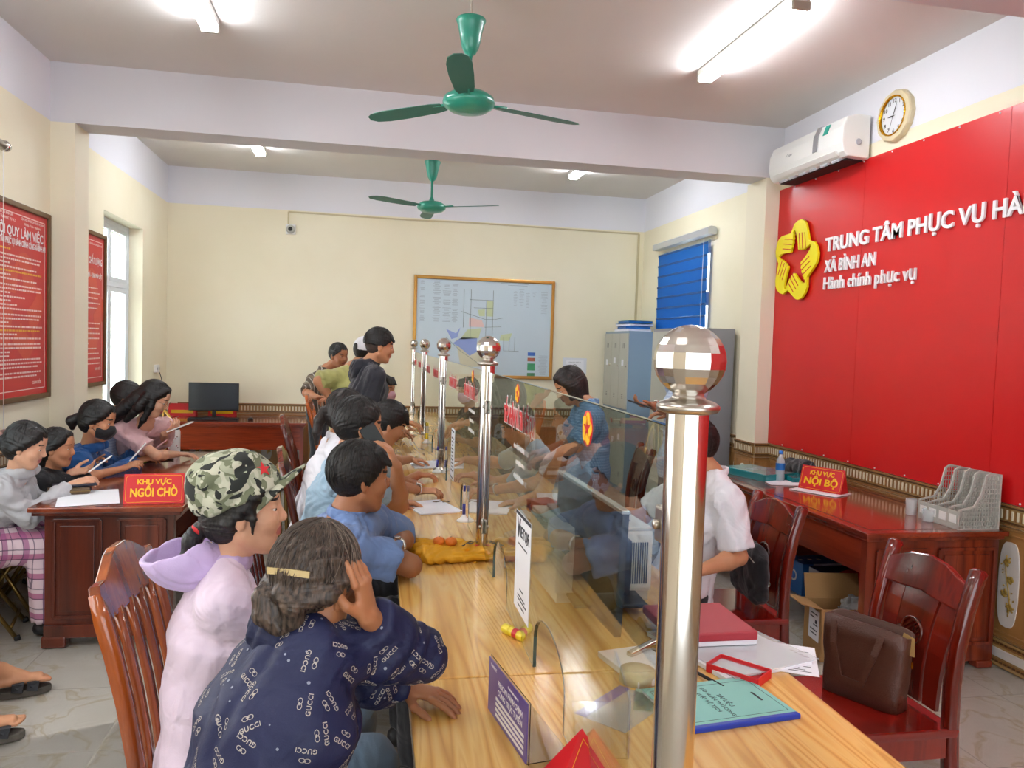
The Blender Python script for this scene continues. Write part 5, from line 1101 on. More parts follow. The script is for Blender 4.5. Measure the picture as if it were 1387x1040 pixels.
    if mask:
        sm = Sdf(); sm.ell(hp(.034, 0, -.050), (.079*hs, .068*hs, .064*hs), [F, Lf, U], k=.01, clips=[(hp(.022, 0, 0), -F), (hp(0, 0, -.012), U*1.0-F*.15)]); sm.cone(hp(.085, 0, -.012), hp(.10, 0, -.04), .014*hs, .016*hs, k=.02); sm.add(lambda X, Y, Z: ((X-hp(0, 0, -.006)[0])*U[0]+(Y-hp(0, 0, -.006)[1])*U[1]+(Z-hp(0, 0, -.006)[2])*U[2]), np.array([-99.]*3), np.array([99.]*3), .006, 'i')
        link('face_mask', to_mesh('mask', sm.mesh(.004), org), mask, root)
        for q in (1, -1): b = B(); b.tube([hp(.05, q*.055, -.02)-org, hp(.02, q*.070, -.01)-org, hp(-.012, q*.082, -.012)-org], .0016, 6); b.tube([hp(.05, q*.052, -.075)-org, hp(.02, q*.068, -.05)-org, hp(-.012, q*.082, -.022)-org], .0016, 6); b.obj('ear_loop', mask, root)
    pp = dict(root=root, org=org, hp=hp, J=J, F=F, Lf=Lf, U=U, C=C, tf=tf, tside=tside, Sn=Sn, P=P, spine=spine, hs=hs, SH=SH, top=top)
    if hair and hair['kind'] != 'none':
        hw = hair.get('vol', 1.0); ln = hair.get('line', .045); nn_ = hair.get('n', 260 if hres < .004 else 110); dk = hair['kind'] in ('short', 'crop'); nz = hair.get('nape', -.072)
        strands(pp, 'hair_strands', hair.get('smat', 'strand_dark'), nn_, len(label), r=(.1015*hw, .0835*hw, .1010*hw), cond=lambda x, y, z: (x-ln)*.75-(z-.035)*.66 < .008 and (not dk or z > nz-.006), wild=.025, rad=.0007 if hres < .004 else .0011)
    return pp
def strands(pp, name, mat, n, seed, c=(-.016, 0, .03), r=(.103, .0855, .103), rad=.00045, wild=.004, cond=None):
    """fine combed hairs lying on the hair cap"""
    rnd = random.Random(seed); b = B(); hp = pp['hp']; org = V(pp['org'])
    for i in range(n):
        ph = rnd.uniform(0, 2*PI); th = rnd.uniform(.1, 1.6); pts = []; tw = rnd.uniform(-.05, .05); lift = rnd.random()**3*wild
        for j in range(6):
            t = th+j*.13; off = 1+lift*(.4+.12*j); x = c[0]+r[0]*math.cos(ph+j*tw)*math.sin(t)*off; y = c[1]+r[1]*math.sin(ph+j*tw)*math.sin(t)*off; z = c[2]+r[2]*math.cos(t)*off
            if cond and not cond(x, y, z): break
            pts.append(V(hp(x, y, z))-org)
        if len(pts) > 2: b.tube(pts, [rad]*(len(pts)-1)+[rad*.3], 3)
    b.obj(name, mat, pp['root'], 'stuff')
M('strand_grey', '#8d7c6e', .5); M('strand_dark', '#1d1714', .45); M('strand_silver', '#b9aa9a', .45)
M('shoe_dark', '#1d1c1e', .5); M('sandal', '#23252b', .55)
# ---------------- people ----------------
def camo(name, cols, sc=22):
    m, nt, b = nm(name); N = nt.nodes; L = nt.links; tc = N.new('ShaderNodeTexCoord'); last = None
    for i, c in enumerate(cols):
        if last is None: r = N.new('ShaderNodeRGB'); r.outputs[0].default_value = rgb(c); last = r.outputs[0]; continue
        mp = N.new('ShaderNodeMapping'); mp.inputs['Location'].default_value = (i*3.1, i*1.7, i*.9); L.new(tc.outputs['Object'], mp.inputs[0])
        n = N.new('ShaderNodeTexNoise'); n.inputs['Scale'].default_value = sc; n.inputs['Detail'].default_value = 1.5; n.inputs['Distortion'].default_value = 1.2; L.new(mp.outputs[0], n.inputs['Vector'])
        g = N.new('ShaderNodeMath'); g.operation = 'GREATER_THAN'; g.inputs[1].default_value = (.0, .49, .53, .57)[i]; L.new(n.outputs['Fac'], g.inputs[0])
        mx = N.new('ShaderNodeMix'); mx.data_type = 'RGBA'; L.new(g.outputs[0], mx.inputs['Factor']); L.new(last, mx.inputs['A']); mx.inputs['B'].default_value = rgb(c); last = mx.outputs['Result']
    L.new(last, b.inputs['Base Color']); b.inputs['Roughness'].default_value = .85; return m
M('strand_brown', '#53463c', .5)
camo('camo_cloth', ['#a3a78f', '#6f755b', '#bdbda8', '#262926'])
def stripes(name, base, lines, axis=(1, 0, 0), rough=.8):
    """lines = [(scale, threshold, colour, axis)] hard stripes along axes"""
    m, nt, b = nm(name); N = nt.nodes; L = nt.links; tc = N.new('ShaderNodeTexCoord'); r = N.new('ShaderNodeRGB'); r.outputs[0].default_value = rgb(base); last = r.outputs[0]
    for sc, th, c, ax_ in lines:
        d = N.new('ShaderNodeVectorMath'); d.operation = 'DOT_PRODUCT'; L.new(tc.outputs['Object'], d.inputs[0]); d.inputs[1].default_value = ax_
        k = N.new('ShaderNodeMath'); k.operation = 'MULTIPLY'; k.inputs[1].default_value = sc; L.new(d.outputs['Value'], k.inputs[0]); f = N.new('ShaderNodeMath'); f.operation = 'FRACT'; L.new(k.outputs[0], f.inputs[0])
        g = N.new('ShaderNodeMath'); g.operation = 'LESS_THAN'; g.inputs[1].default_value = th; L.new(f.outputs[0], g.inputs[0]); h = N.new('ShaderNodeMath'); h.operation = 'MULTIPLY'; h.inputs[1].default_value = .75; L.new(g.outputs[0], h.inputs[0])
        mx = N.new('ShaderNodeMix'); mx.data_type = 'RGBA'; L.new(h.outputs[0], mx.inputs['Factor']); L.new(last, mx.inputs['A']); mx.inputs['B'].default_value = rgb(c); last = mx.outputs['Result']
    L.new(last, b.inputs['Base Color']); b.inputs['Roughness'].default_value = rough; return m
stripes('striped_shirt', '#54463b', [(22, .18, '#c9c3b6', (1, .6, 0)), (22, .06, '#1d1a19', (1, .6, .02)), (11, .3, '#7b6a58', (.8, 1, 0))])
stripes('plaid_pink', '#e3cbd3', [(9, .3, '#b2487f', (0, 0, 1)), (9, .3, '#a8588c', (1, 1, 0)), (18, .1, '#4a3a52', (0, 0, 1)), (18, .1, '#5b4660', (1, 1, 0))])
stripes('check_blue', '#6c93bd', [(60, .4, '#8fb2d6', (0, 0, 1)), (60, .35, '#54799f', (1, 1, 0))])
stripes('check_white', '#c9d6ea', [(50, .3, '#9fb4d6', (0, 0, 1)), (50, .3, '#a7bbdc', (1, 1, 0))])
cloth('navy_jacket', '#121a44', .6, 0); cloth('navy_plain', '#0f173c', .7, 0); cloth('lilac', '#e2cfe2', .6, var=.03); cloth('lilac_hood', '#c9b2dd', .6, var=.03); cloth('jeans', '#6f8ba6', .85, var=.2); cloth('dark_trouser', '#22252c'); cloth('blue_polo', '#6f8bbd', .8); cloth('light_blue', '#9dbbd0', .7); cloth('white_cloth', '#e9e7ee', .7, var=.03)
cloth('black_hoodie', '#24242e', .8); cloth('olive_tee', '#b4b16c', .8); cloth('grey_hoodie', '#b7b7ba', .85); cloth('royal_blue', '#11518f', .75); cloth('pink_blouse', '#dcb3b4', .75); cloth('black_top', '#16161b', .8); cloth('brown_trouser', '#4c4642'); cloth('navy_trouser', '#22324d'); cloth('mask_black', '#111115', .7); cloth('mask_pink', '#e3b6c9', .7); cloth('cap_white', '#e8e9ee', .6)
# A : woman in printed navy jacket
A = person('woman in a navy printed jacket with a grey-brown bun, cheek in hand', (-0.088, 1.622, 1.177), 45, 8, (-0.240, 1.400, 0.560), 38, neck=(-0.128, 1.625, 1.080), female=True, hroll=6, s=1.0,
    shoulders={'R': (-0.087, 1.554, 1.045), 'L': (-0.101, 1.900, 0.971)},
    arms={'R': dict(e=(0.128, 1.674, 0.990), w=(0.019, 1.583, 1.106), d=(-.22, .02, 1), n=(-.9, .45, 0), curl=14, spread=.0), 'L': dict(e=(0.033, 1.769, 0.897), w=(0.105, 1.789, 0.868), d=(.85, -.40, -.12), n=(-.1, 0, -1), curl=14, spread=.10)},
    top=dict(mat='navy_jacket', sleeve=.97, amp=.005, f=30, e=.016, loose=.014, name='jacket', res=.008, hood=None), bottom=dict(mat='dark_trouser'), skin='skin_old',
    hair=dict(kind='short', mat='hair_grey', vol=1.0, amp=.0022, fq=40, line=.052, nape=-.085, res=.004, n=520, smat='strand_brown', locks=[([(.0, -.080, .03), (-.04, -.080, .0), (-.085, -.045, -.02)], [.012, .018, .02]), ([(.0, .080, .03), (-.04, .080, .0), (-.085, .045, -.02)], [.012, .018, .02]), ([(-.085, .030, -.005), (-.112, .022, -.030), (-.112, .012, -.062), (-.088, -.010, -.078), (-.078, -.034, -.060), (-.092, -.040, -.030), (-.110, -.018, -.012)], [.020, .021, .020, .021, .021, .019, .016]), ([(-.09, .0, -.04), (-.10, .0, -.045)], [.016, .014])]), res=.009, hres=.0035)
def hood_collar(pp, mat, R_=.085, r=.024, bag=1.0):
    s_ = Sdf(); N0 = 16; Sn, tf, ts, sp = pp['Sn'], pp['tf'], pp['tside'], pp['spine']
    def cp(t): return Sn+sp*(.035-.02*math.cos(t))+(-tf*math.cos(t)*R_*1.1+ts*math.sin(t)*R_)
    for i in range(N0-1):
        t = -2.5+5*i/(N0-1); t2 = -2.5+5*(i+1)/(N0-1); s_.cone(cp(t), cp(t2), r*(.7+.3*math.cos(t*.5)), k=.01, side=sp, w=1.5)
    s_.ell(Sn-tf*.09*bag-sp*.03, (.035*bag, .085*bag, .06*bag), [-tf, ts, sp], k=.03); s_.noise = wrinkle(.004, 40, 2); link('hood', to_mesh('hood', s_.mesh(.006), pp['org']), mat, pp['root'])
hood_collar(A, 'navy_plain', .068, .022, .65)
# printed lettering scattered over the jacket, conformed to the cloth
def scatter_print(pp, count=150):
    from mathutils.bvhtree import BVHTree
    go = pp['top']['_obj']; me = go.data; bv = BVHTree.FromPolygons([v.co for v in me.vertices], [list(p.vertices) for p in me.polygons]); rnd = random.Random(5); pts = []; b = B(); dots = B()
    tm = text_mesh('GUCCI', .0125, 0, .0003, 'CENTER', spacing=1.1); tv = [V((v.co.x, v.co.y-.012, 0)) for v in tm.vertices]; tf_ = [list(p.vertices) for p in tm.polygons]
    def ring(cx): n = 14; vs = []; fs = []
    def ringv(cx, cy, r0, r1, n=14):
        vs = []; fs = []
        for i in range(n): a = 2*PI*i/n; vs += [V((cx+r0*math.cos(a), cy+r0*.75*math.sin(a), 0)), V((cx+r1*math.cos(a), cy+r1*.75*math.sin(a), 0))]
        for i in range(n): j = (i+1) % n; fs.append([2*i, 2*i+1, 2*j+1, 2*j])
        return vs, fs
    r1v, r1f = ringv(-.0048, .006, .0046, .0062); r2v, r2f = ringv(.0048, .006, .0046, .0062); bv_, bf_ = [V((-.003, .006, 0)), V((.003, .006, 0)), V((.003, .008, 0)), V((-.003, .008, 0))], [[0, 1, 2, 3]]
    polys = [p for p in me.polygons]; tries = 0
    def proj(c, n, x, y, v):
        w_ = c+x*v.x+y*v.y; h, nn, i, d = bv.find_nearest(w_); return h+nn*.0011
    while len(pts) < count and tries < 16000:
        tries += 1; p = rnd.choice(polys); c = p.center
        if any((c-q).length < .040 for q in pts): continue
        pts.append(c.copy()); n = p.normal; x = (V((rnd.uniform(-1, 1), rnd.uniform(-1, 1), rnd.uniform(-1, 1)))); x = (x-n*x.dot(n)).normalized(); y = n.cross(x)
        for vs, fs in ((tv, tf_), (r1v, r1f), (r2v, r2f), (bv_, bf_)): b.verts([proj(c, n, x, y, v) for v in vs], fs)
    for q in range(260):
        p = rnd.choice(polys); c = p.center
        if any((c-k).length < .02 for k in pts): continue
        n = p.normal; x = n.orthogonal().normalized(); y = n.cross(x); r = rnd.uniform(.0018, .0035); vs, fs = [V((r*math.cos(2*PI*i/8), r*math.sin(2*PI*i/8), 0)) for i in range(8)], [list(range(8))]; dots.verts([proj(c, n, x, y, v) for v in vs], fs)
    me2 = b.mesh('printed_lettering', recalc=False); link('printed_lettering', me2, M('print_cream', '#b3aaa2', .6), pp['root'], kind='stuff'); link('printed_dots', dots.mesh('d', recalc=False), M('print_grey', '#8e93a3', .6), pp['root'], kind='stuff')
scatter_print(A, 260)
hp = A['hp']; b = B(); q0, q1 = V(hp(-.120, .018, .026)), V(hp(-.090, -.068, .040)); 
b.tube([q0-V(A['org']), (q0+q1)/2+V((0, -.006, .003))-V(A['org']), q1-V(A['org'])], 1, prof=[(-.0065, .002), (.0065, .002), (.0065, -.002), (-.0065, -.002)], up=(0, 0, 1), smooth=False); b.obj('hair_clip', M('clip_gold', '#e2cfa0', .25, .7), A['root'])
strands(A, 'silver_strands', 'strand_grey', 150, 8, r=(.1025, .084, .102), cond=lambda x, y, z: x < .05+z*.6 and x > -.05, wild=.05)
# B : woman in camouflage cap
Bp = person('woman in a camouflage cap and lilac hooded top, seated in profile', (-0.302, 2.094, 1.225), 2, -2, (-0.386, 2.106, 0.553), 12, neck=(-0.357, 2.116, 1.066), female=True, s=1.0,
    arms={'R': dict(e=(-0.176, 2.029, 0.822), w=(-0.088, 2.106, 0.672)), 'L': dict(w=(-0.119, 2.314, 0.620))},
    top=dict(mat='lilac', sleeve=.97, amp=.0018, f=26, e=.012, loose=.008, name='jacket', res=.008), bottom=dict(mat='jeans'), skin='skin_light',
    hair=dict(kind='pony', vol=1.0, line=.058, locks=[([(-.075, 0, -.035), (-.112, 0, -.045)], [.022, .018]), ([(-.112, 0, -.045), (-.132, 0, -.075), (-.140, .0, -.13), (-.128, .0, -.20), (-.105, 0, -.25)], [.017, .023, .024, .018, .008]), ([(.02, -.072, .03), (.028, -.077, -.01), (.026, -.074, -.05)], [.010, .008, .003])]), res=.009, hres=.0035)
hp = Bp['hp']; org = Bp['org']
sc = Sdf(); sc.ell(hp(-.022, 0, .052), (.120, .096, .094), [Bp['F'], Bp['Lf'], Bp['U']], k=.01, clips=[(hp(-.01, 0, .028), Bp['F']*.40-Bp['U']*.92)]); sc.ell(hp(-.050, 0, .105), (.088, .082, .042), [unit(Bp['F']+Bp['U']*.25), Bp['Lf'], unit(Bp['U']-Bp['F']*.25)], k=.04)
sc.noise = wrinkle(.0035, 45, 4)
cap = empty('camouflage_cap', tuple(org), 0, 'green camouflage field cap with red star on the seated woman in lilac', 'cap')
link('crown', to_mesh('crown', sc.mesh(.004), org), 'camo_cloth', cap)
b = B(); pts = []
for i in range(13):
    a = -1.25+2.5*i/12
    pts.append(V(hp(-.020+.104*math.cos(a), .088*math.sin(a), .072-.02*(1-math.cos(a)))) - V(org))
vs = []; fs = []
for j in range(6):
    v = j/5
    for i in range(13):
        a = -1.25+2.5*i/12; p = V(hp(-.022+.104*math.cos(a)+v*.074*max(.0, math.cos(a*1.12)), .088*math.sin(a)*(1-.10*v), .072-.075*(1-math.cos(a))+v*.050-.050*v*(1-math.cos(a))*2-.006*v*v))-V(org); vs.append(p)
nn = len(vs); vs += [p-V(Bp['U'])*.006 for p in vs]
for j in range(5):
    for i in range(12): q = j*13+i; fs.append([q, q+1, q+14, q+13]); fs.append([nn+q, nn+q+13, nn+q+14, nn+q+1])
for i in range(12): q = 65+i; fs.append([q, q+1, nn+q+1, nn+q])
b.verts(vs, fs, True); b.obj('brim', 'camo_cloth', cap)
st = []; 
for i in range(10): a = PI/2+i*PI/5; r = .021 if i % 2 == 0 else .0085; st.append((r*math.cos(a), r*math.sin(a)))
b = B(); nS = V(unit(Bp['F']*.55-Bp['Lf']*.62+Bp['U']*.55)); xS = V(Bp['F']+Bp['Lf']*.6); xS = (xS-nS*xS.dot(nS)).normalized(); fr_ = frame(V(hp(.052, -.050, .112))-V(org), xS, nS.cross(xS)); b.prism(st, .003, fr_); b.obj('star', 'red_sticker', cap)
# hair tie
M('tie_red', '#c8262c', .7)
b = B(); b.tube([V(hp(-.104, 0, -.040))-V(org), V(hp(-.118, 0, -.052))-V(org)], .0215, 16); b.obj('hair_tie', 'tie_red', Bp['root']); b = B(); b.tube([V(hp(-.118, 0, -.051))-V(org), V(hp(-.126, 0, -.062))-V(org)], .023, 16); b.obj('hair_tie_band', 'black_top', Bp['root'])
# open hood lying back from the neck: a wide scoop of cloth
def scoop(pp, mat_out, mat_in):
    Sn, tf, ts, sp, o = pp['Sn'], pp['tf'], pp['tside'], pp['spine'], pp['org']; s_ = Sdf()
    c = Sn-tf*.095+sp*.035; ax_ = [unit(-tf+sp*.25), ts, unit(sp+tf*.25)]
    s_.ell(c, (.115, .105, .085), ax_, k=.01); rim = unit(sp*1.0-tf*.45)
    s_.ell(c+ax_[2]*.006, (.105, .096, .078), ax_, k=.004, mode='s'); s_.ell(c+rim*.09, (.20, .20, .060), [unit(np.cross(ts, rim)), ts, rim], k=.006, mode='s')
    s_.noise = wrinkle(.0018, 40, 6); link('hood', to_mesh('hood', s_.mesh(.0042), o), mat_out, pp['root'])
    r_ = Sdf(); N0 = 16
    for i in range(N0-1):
        t = -2.7+5.4*i/(N0-1); t2 = -2.7+5.4*(i+1)/(N0-1)
        cp = lambda t: Sn+sp*(.026+.004*math.cos(t))+(-tf*math.cos(t)*.066+ts*math.sin(t)*.068)
        r_.cone(cp(t), cp(t2), .012, k=.005, side=sp, w=2.0)
    link('hood_facing', to_mesh('facing', r_.mesh(.005), o), mat_in, pp['root'])
scoop(Bp, 'lilac_hood', 'lilac_hood')
# C : man in blue polo
Cm = person('man in a blue polo shirt leaning with crossed forearms on the counter edge', (-0.007, 2.830, 1.179), 14, 4, (-0.220, 2.980, 0.570), 5, neck=(-0.064, 2.833, 1.027), s=1.03,
    shoulders={'R': (-0.039, 2.682, 0.956), 'L': (0.027, 2.967, 0.990)},
    arms={'R': dict(e=(0.172, 2.716, 0.885), w=(0.083, 2.859, 0.884), d=(-.6, .7, -.25), n=(-.3, -.1, -1), curl=30), 'L': dict(e=(0.173, 3.094, 0.890), w=(0.124, 2.833, 0.921), d=(-.35, -.9, -.25), n=(-1, .2, -.2), curl=20)},
    top=dict(mat='blue_polo', sleeve=.42, amp=.006, f=34, e=.014, loose=.018, collar='blue_polo', res=.008), bottom=dict(mat='dark_trouser'), skin='skin_tan', hair=dict(kind='short', vol=1.09, line=.054, fringe=.005, nape=-.085, fq=50), res=.009, hres=.0035)
# D : man on the telephone
D = person('man in a pale blue shirt holding a black phone to his ear', (-0.020, 3.450, 1.297), 12, 6, (-0.200, 3.660, 0.570), 8, neck=(-0.087, 3.474, 1.122), s=1.02,
    arms={'R': dict(e=(0.165, 3.499, 0.937), w=(0.140, 3.330, 1.140), d=(-.42, -.05, 1), n=(-1, .2, -.2), curl=30, thumb=.3), 'L': dict(w=(0.180, 3.950, 0.860), pole=(0, 1, -.4), d=(1, 0, -.1))},
    top=dict(mat='light_blue', sleeve=.36, amp=.005, collar='white_cloth', loose=.016), bottom=dict(mat='dark_trouser'), skin='skin_mid', hair=dict(kind='short', vol=1.07, line=.052, nape=-.08), res=.011, hres=.004)
# E : woman in white blouse
E = person('woman in a white blouse with a dark ponytail beyond the man on the telephone', (-0.089, 4.055, 1.299), 18, 12, (-0.280, 4.200, 0.570), 8, neck=(-0.131, 4.075, 1.150), female=True, s=1.0,
    arms={'R': dict(w=(0.310, 4.166, 0.876), pole=(.2, -.3, -1), d=(1, .0, -.05), n=(0, .2, -1), curl=38), 'L': dict(w=(0.260, 4.550, 0.860), pole=(0, .6, -1), curl=30)},
    top=dict(mat='white_cloth', sleeve=.40, amp=.004, collar='white_cloth'), bottom=dict(mat='dark_trouser'), skin='skin_mid', hair=dict(kind='pony', mat='hair_brown', line=.05, locks=[([(-.08, 0, 0), (-.118, 0, -.01), (-.132, 0, -.06), (-.132, 0, -.12), (-.12, 0, -.18)], [.026, .022, .027, .023, .010])]), hres=.0045)
Fm = person('young man with black fringe bending over papers at the counter', (0.141, 4.485, 1.202), 8, 28, (-0.120, 4.780, 0.570), 0, neck=(0.031, 4.551, 1.081), s=1.0,
    arms={'R': dict(w=(0.327, 4.666, 0.875), pole=(.1, -.2, -1), d=(1, .1, -.05), n=(0, .1, -1), curl=35), 'L': dict(w=(0.317, 5.290, 0.875), pole=(.1, .6, -1), d=(1, -.1, -.05), curl=30)},
    top=dict(mat='light_blue', sleeve=.45, amp=.004), bottom=dict(mat='dark_trouser'), skin='skin_mid', hair=dict(kind='short', vol=1.09, line=.058, fringe=.012), hres=.0045)
G = person('young man in a black hooded jacket standing in profile', (0.103, 5.788, 1.639), 2, 8, (0.030, 5.720, 0.970), 8, neck=(0.010, 5.818, 1.472), s=1.02, seat=False, cyaw=20,
    arms={'R': dict(w=(0.280, 5.600, 1.100), pole=(-.4, -.1, -1)), 'L': dict(w=(0.300, 5.850, 1.080), pole=(-.3, 0, -1))},
    top=dict(mat='black_hoodie', sleeve=.96, amp=.006, hem=-.06, name='jacket', e=.018), bottom=dict(mat='black_top'), skin='skin_mid', hair=dict(kind='crop', vol=1.10, line=.055, nape=.006), hres=.0045)
f2 = Sdf(); hp = G['hp']; f2.ell(hp(-.014, 0, .010), (.0965, .0775, .092), [G['F'], G['Lf'], G['U']], k=.01, clips=[(hp(.0, 0, .02), G['F']*.9-G['U']*.1), (hp(0, 0, -.060), -G['U'])]); link('faded_sides', to_mesh('fade', f2.mesh(.005), G['org']), 'hair_faded', G['root'])
f3 = Sdf(); [f3.cone(hp(.03, q, .105), hp(.088, q*1.05, .050), .022, .010, k=.014) for q in (-.045, -.02, .005, .03, .05)]; link('fringe', to_mesh('fringe', f3.mesh(.005), G['org']), 'hair_black', G['root'])
hood_collar(G, 'black_hoodie', .078, .030)
Hp = person('person in an olive T-shirt and white cap standing with an arm akimbo', (0.003, 6.365, 1.578), 30, 12, (-0.130, 6.220, 0.950), 25, neck=(-0.122, 6.330, 1.427), s=1.0, seat=False,
    shoulders={'R': (-0.195, 6.260, 1.375)}, arms={'R': dict(e=(-0.359, 6.168, 1.352), w=(-0.234, 6.186, 1.186), d=(.5, .2, -.7)), 'L': dict(w=(0.300, 6.500, 0.950))},
    top=dict(mat='olive_tee', sleeve=.46, amp=.005, loose=.03, e=.018), bottom=dict(mat='navy_trouser'), skin='skin_mid', hair=dict(kind='crop', nape=-.07, line=.02), eyes=False)
def plain_cap(pp, mat, label):
    hp = pp['hp']; org = pp['org']; r = empty('cap', tuple(org), 0, label, 'cap'); s_ = Sdf(); s_.ell(hp(-.012, 0, .040), (.108, .090, .098), [pp['F'], pp['Lf'], pp['U']], k=.01, clips=[(hp(-.01, 0, .018), pp['F']*.15-pp['U']), ]); s_.ell(hp(-.12, 0, .03), (.04, .035, .030), [pp['F'], pp['Lf'], pp['U']], k=.004, mode='s'); link('crown', to_mesh('crown', s_.mesh(.006), org), mat, r)
    s2 = Sdf(); s2.cone(hp(.07, 0, .035), hp(.150, 0, .020), .008, .007, side=pp['Lf'], w=8.5); link('brim', to_mesh('brim', s2.mesh(.006), org), mat, r)
plain_cap(Hp, 'cap_white', 'white baseball cap on the person in the olive T-shirt')
I = person('man in a brown striped shirt leaning on the back of the orange chair', (-0.266, 7.942, 1.516), -48, 8, (-0.420, 8.000, 0.950), -30, neck=(-0.396, 8.010, 1.354), s=1.02, seat=False,
    shoulders={'R': (-0.515, 7.976, 1.256)}, arms={'R': dict(e=(-0.567, 7.828, 1.146), w=(-0.448, 7.620, 1.119), d=(1, -.2, .1), curl=45), 'L': dict(w=(-0.329, 7.597, 1.109), d=(-.5, -.6, 0), curl=45, pole=(1, .4, -1))},
    top=dict(mat='striped_shirt', sleeve=.42, amp=.005, collar='striped_shirt', loose=.018), bottom=dict(mat='dark_trouser'), skin='skin_tan', hair=dict(kind='short', vol=1.04, line=.048), hres=.005)
Jc = person('child with a pink face mask behind the young man in black', (0.165, 6.675, 1.269), -35, 5, (0.100, 6.720, 0.750), -20, s=.82, female=True, seat=False, arms={'R': dict(w=(0.300, 6.500, 0.880)), 'L': dict(w=(0.360, 6.750, 0.900))},
    top=dict(mat='black_top', sleeve=.4, amp=.003), bottom=dict(mat='dark_trouser', len=.9), skin='skin_mid', hair=dict(kind='short', vol=1.04, fringe=.01), mask='mask_pink')
far = person('person in grey reaching across the far end of the counter, half hidden by the young man in black', (0.355, 8.052, 0.996), 10, 20, (-0.020, 7.950, 0.570), 0, s=.98, arms={'R': dict(w=(0.506, 7.863, 0.856), d=(1, 0, 0), curl=35), 'L': dict(w=(0.473, 8.074, 0.873), d=(1, 0, .1))}, top=dict(mat='grey_hoodie', sleeve=.5, amp=.004), bottom=dict(mat='dark_trouser'), skin='skin_mid', hair=dict(kind='short', vol=1.04)) if False else None
# ---- left table ----
K = person('woman in a light grey hoodie and pink plaid skirt, nearest at the waiting table', (-1.770, 4.505, 1.057), 2, 16, (-2.050, 4.640, 0.520), 5, knees={'L': (-1.70, 4.76, .50), 'R': (-1.71, 4.58, .50)}, neck=(-1.854, 4.573, 0.870), female=True, s=1.0,
    arms={'R': dict(e=(-1.753, 4.483, 0.679), w=(-1.614, 4.708, 0.812), d=(.8, .5, .25), n=(.0, .4, -1), curl=28), 'L': dict(w=(-1.720, 4.994, 0.831), pole=(0, .5, -1), d=(1, .2, .15), n=(.2, -.4, .9), curl=30)},
    top=dict(mat='grey_hoodie', sleeve=.93, amp=.006, name='jacket', e=.016, loose=.012), bottom=dict(mat='plaid_pink', skirt=True, name='skirt', e=.03), skin='skin_light', hair=dict(kind='bun', vol=1.05, line=.056, locks=[([(-.07, .0, .02), (-.11, .0, .0), (-.11, 0, -.03)], [.04, .036, .03])]), hres=.0045)
hood_collar(K, 'grey_hoodie', .078, .024)
hp = K['hp']; b = B(); b.tube([V(hp(-.125, 0, .045))-V(K['org']), V(hp(-.15, 0, .01))-V(K['org']), V(hp(-.14, 0, -.03))-V(K['org'])], 1, prof=[(-.012, .03), (.012, .03), (.012, -.03), (-.012, -.03)], up=K['F'], smooth=False); b.obj('hair_claw', M('claw', '#8a6158', .4), K['root'])
Lg = person('girl in a black top holding a phone out over the table', (-1.774, 4.941, 0.989), -4, 6, (-2.040, 4.980, 0.500), 5, neck=(-1.834, 4.995, 0.831), female=True, s=.85,
    arms={'R': dict(e=(-1.678, 5.065, 0.783), w=(-1.530, 5.364, 0.798), d=(.9, .1, .4), n=(0, .6, -1), curl=35), 'L': dict(e=(-1.804, 5.391, 0.706), w=(-1.723, 5.331, 0.822), d=(.9, -.1, .75), n=(.4, 0, -1), curl=40, point=True)},
    top=dict(mat='black_top', sleeve=.50, amp=.004), bottom=dict(mat='black_top'), skin='skin_mid', hair=dict(kind='tied', vol=1.0, line=.055, locks=[([(-.05, 0, -.02), (-.08, -.0, -.09), (-.07, 0, -.16)], [.05, .035, .02])]), hres=.0045)
Mw = person('woman in a blue hoodie and black face mask looking at her phone', (-1.654, 5.261, 1.116), -4, 14, (-2.020, 5.400, 0.520), 5, neck=(-1.743, 5.339, 0.907), female=True, s=1.03,
    arms={'R': dict(e=(-1.660, 5.314, 0.729), w=(-1.516, 5.647, 0.803), d=(1, .2, .3), n=(0, .5, -1), curl=35), 'L': dict(e=(-1.686, 5.778, 0.741), w=(-1.565, 5.862, 0.844), d=(1, -.1, .2), n=(0, -.5, -1), curl=35)},
    top=dict(mat='royal_blue', sleeve=.93, amp=.006, name='jacket', e=.018, loose=.014), bottom=dict(mat='dark_trouser'), skin='skin_mid', hair=dict(kind='pony', vol=1.03, line=.056, locks=[([(-.08, 0, 0), (-.12, 0, -.01), (-.145, 0, -.04), (-.135, 0, -.08)], [.03, .026, .034, .016])]), mask='mask_black', hres=.0045)
hood_collar(Mw, 'royal_blue', .078, .024)
Nm = person('dark-haired man bent over behind the two women, near the glazed door', (-1.681, 5.953, 1.199), 4, 20, (-2.000, 5.860, 0.520), 0, neck=(-1.766, 6.010, 1.000), s=1.0, arms={'R': dict(w=(-1.620, 5.950, 0.800), pole=(0, 0, -1)), 'L': dict(w=(-1.600, 6.100, 0.800), pole=(0, .5, -1))},
    top=dict(mat='check_white', sleeve=.4, amp=.004, collar='white_cloth'), bottom=dict(mat='dark_trouser'), skin='skin_mid', hair=dict(kind='short', vol=1.06, line=.05), hres=.005)
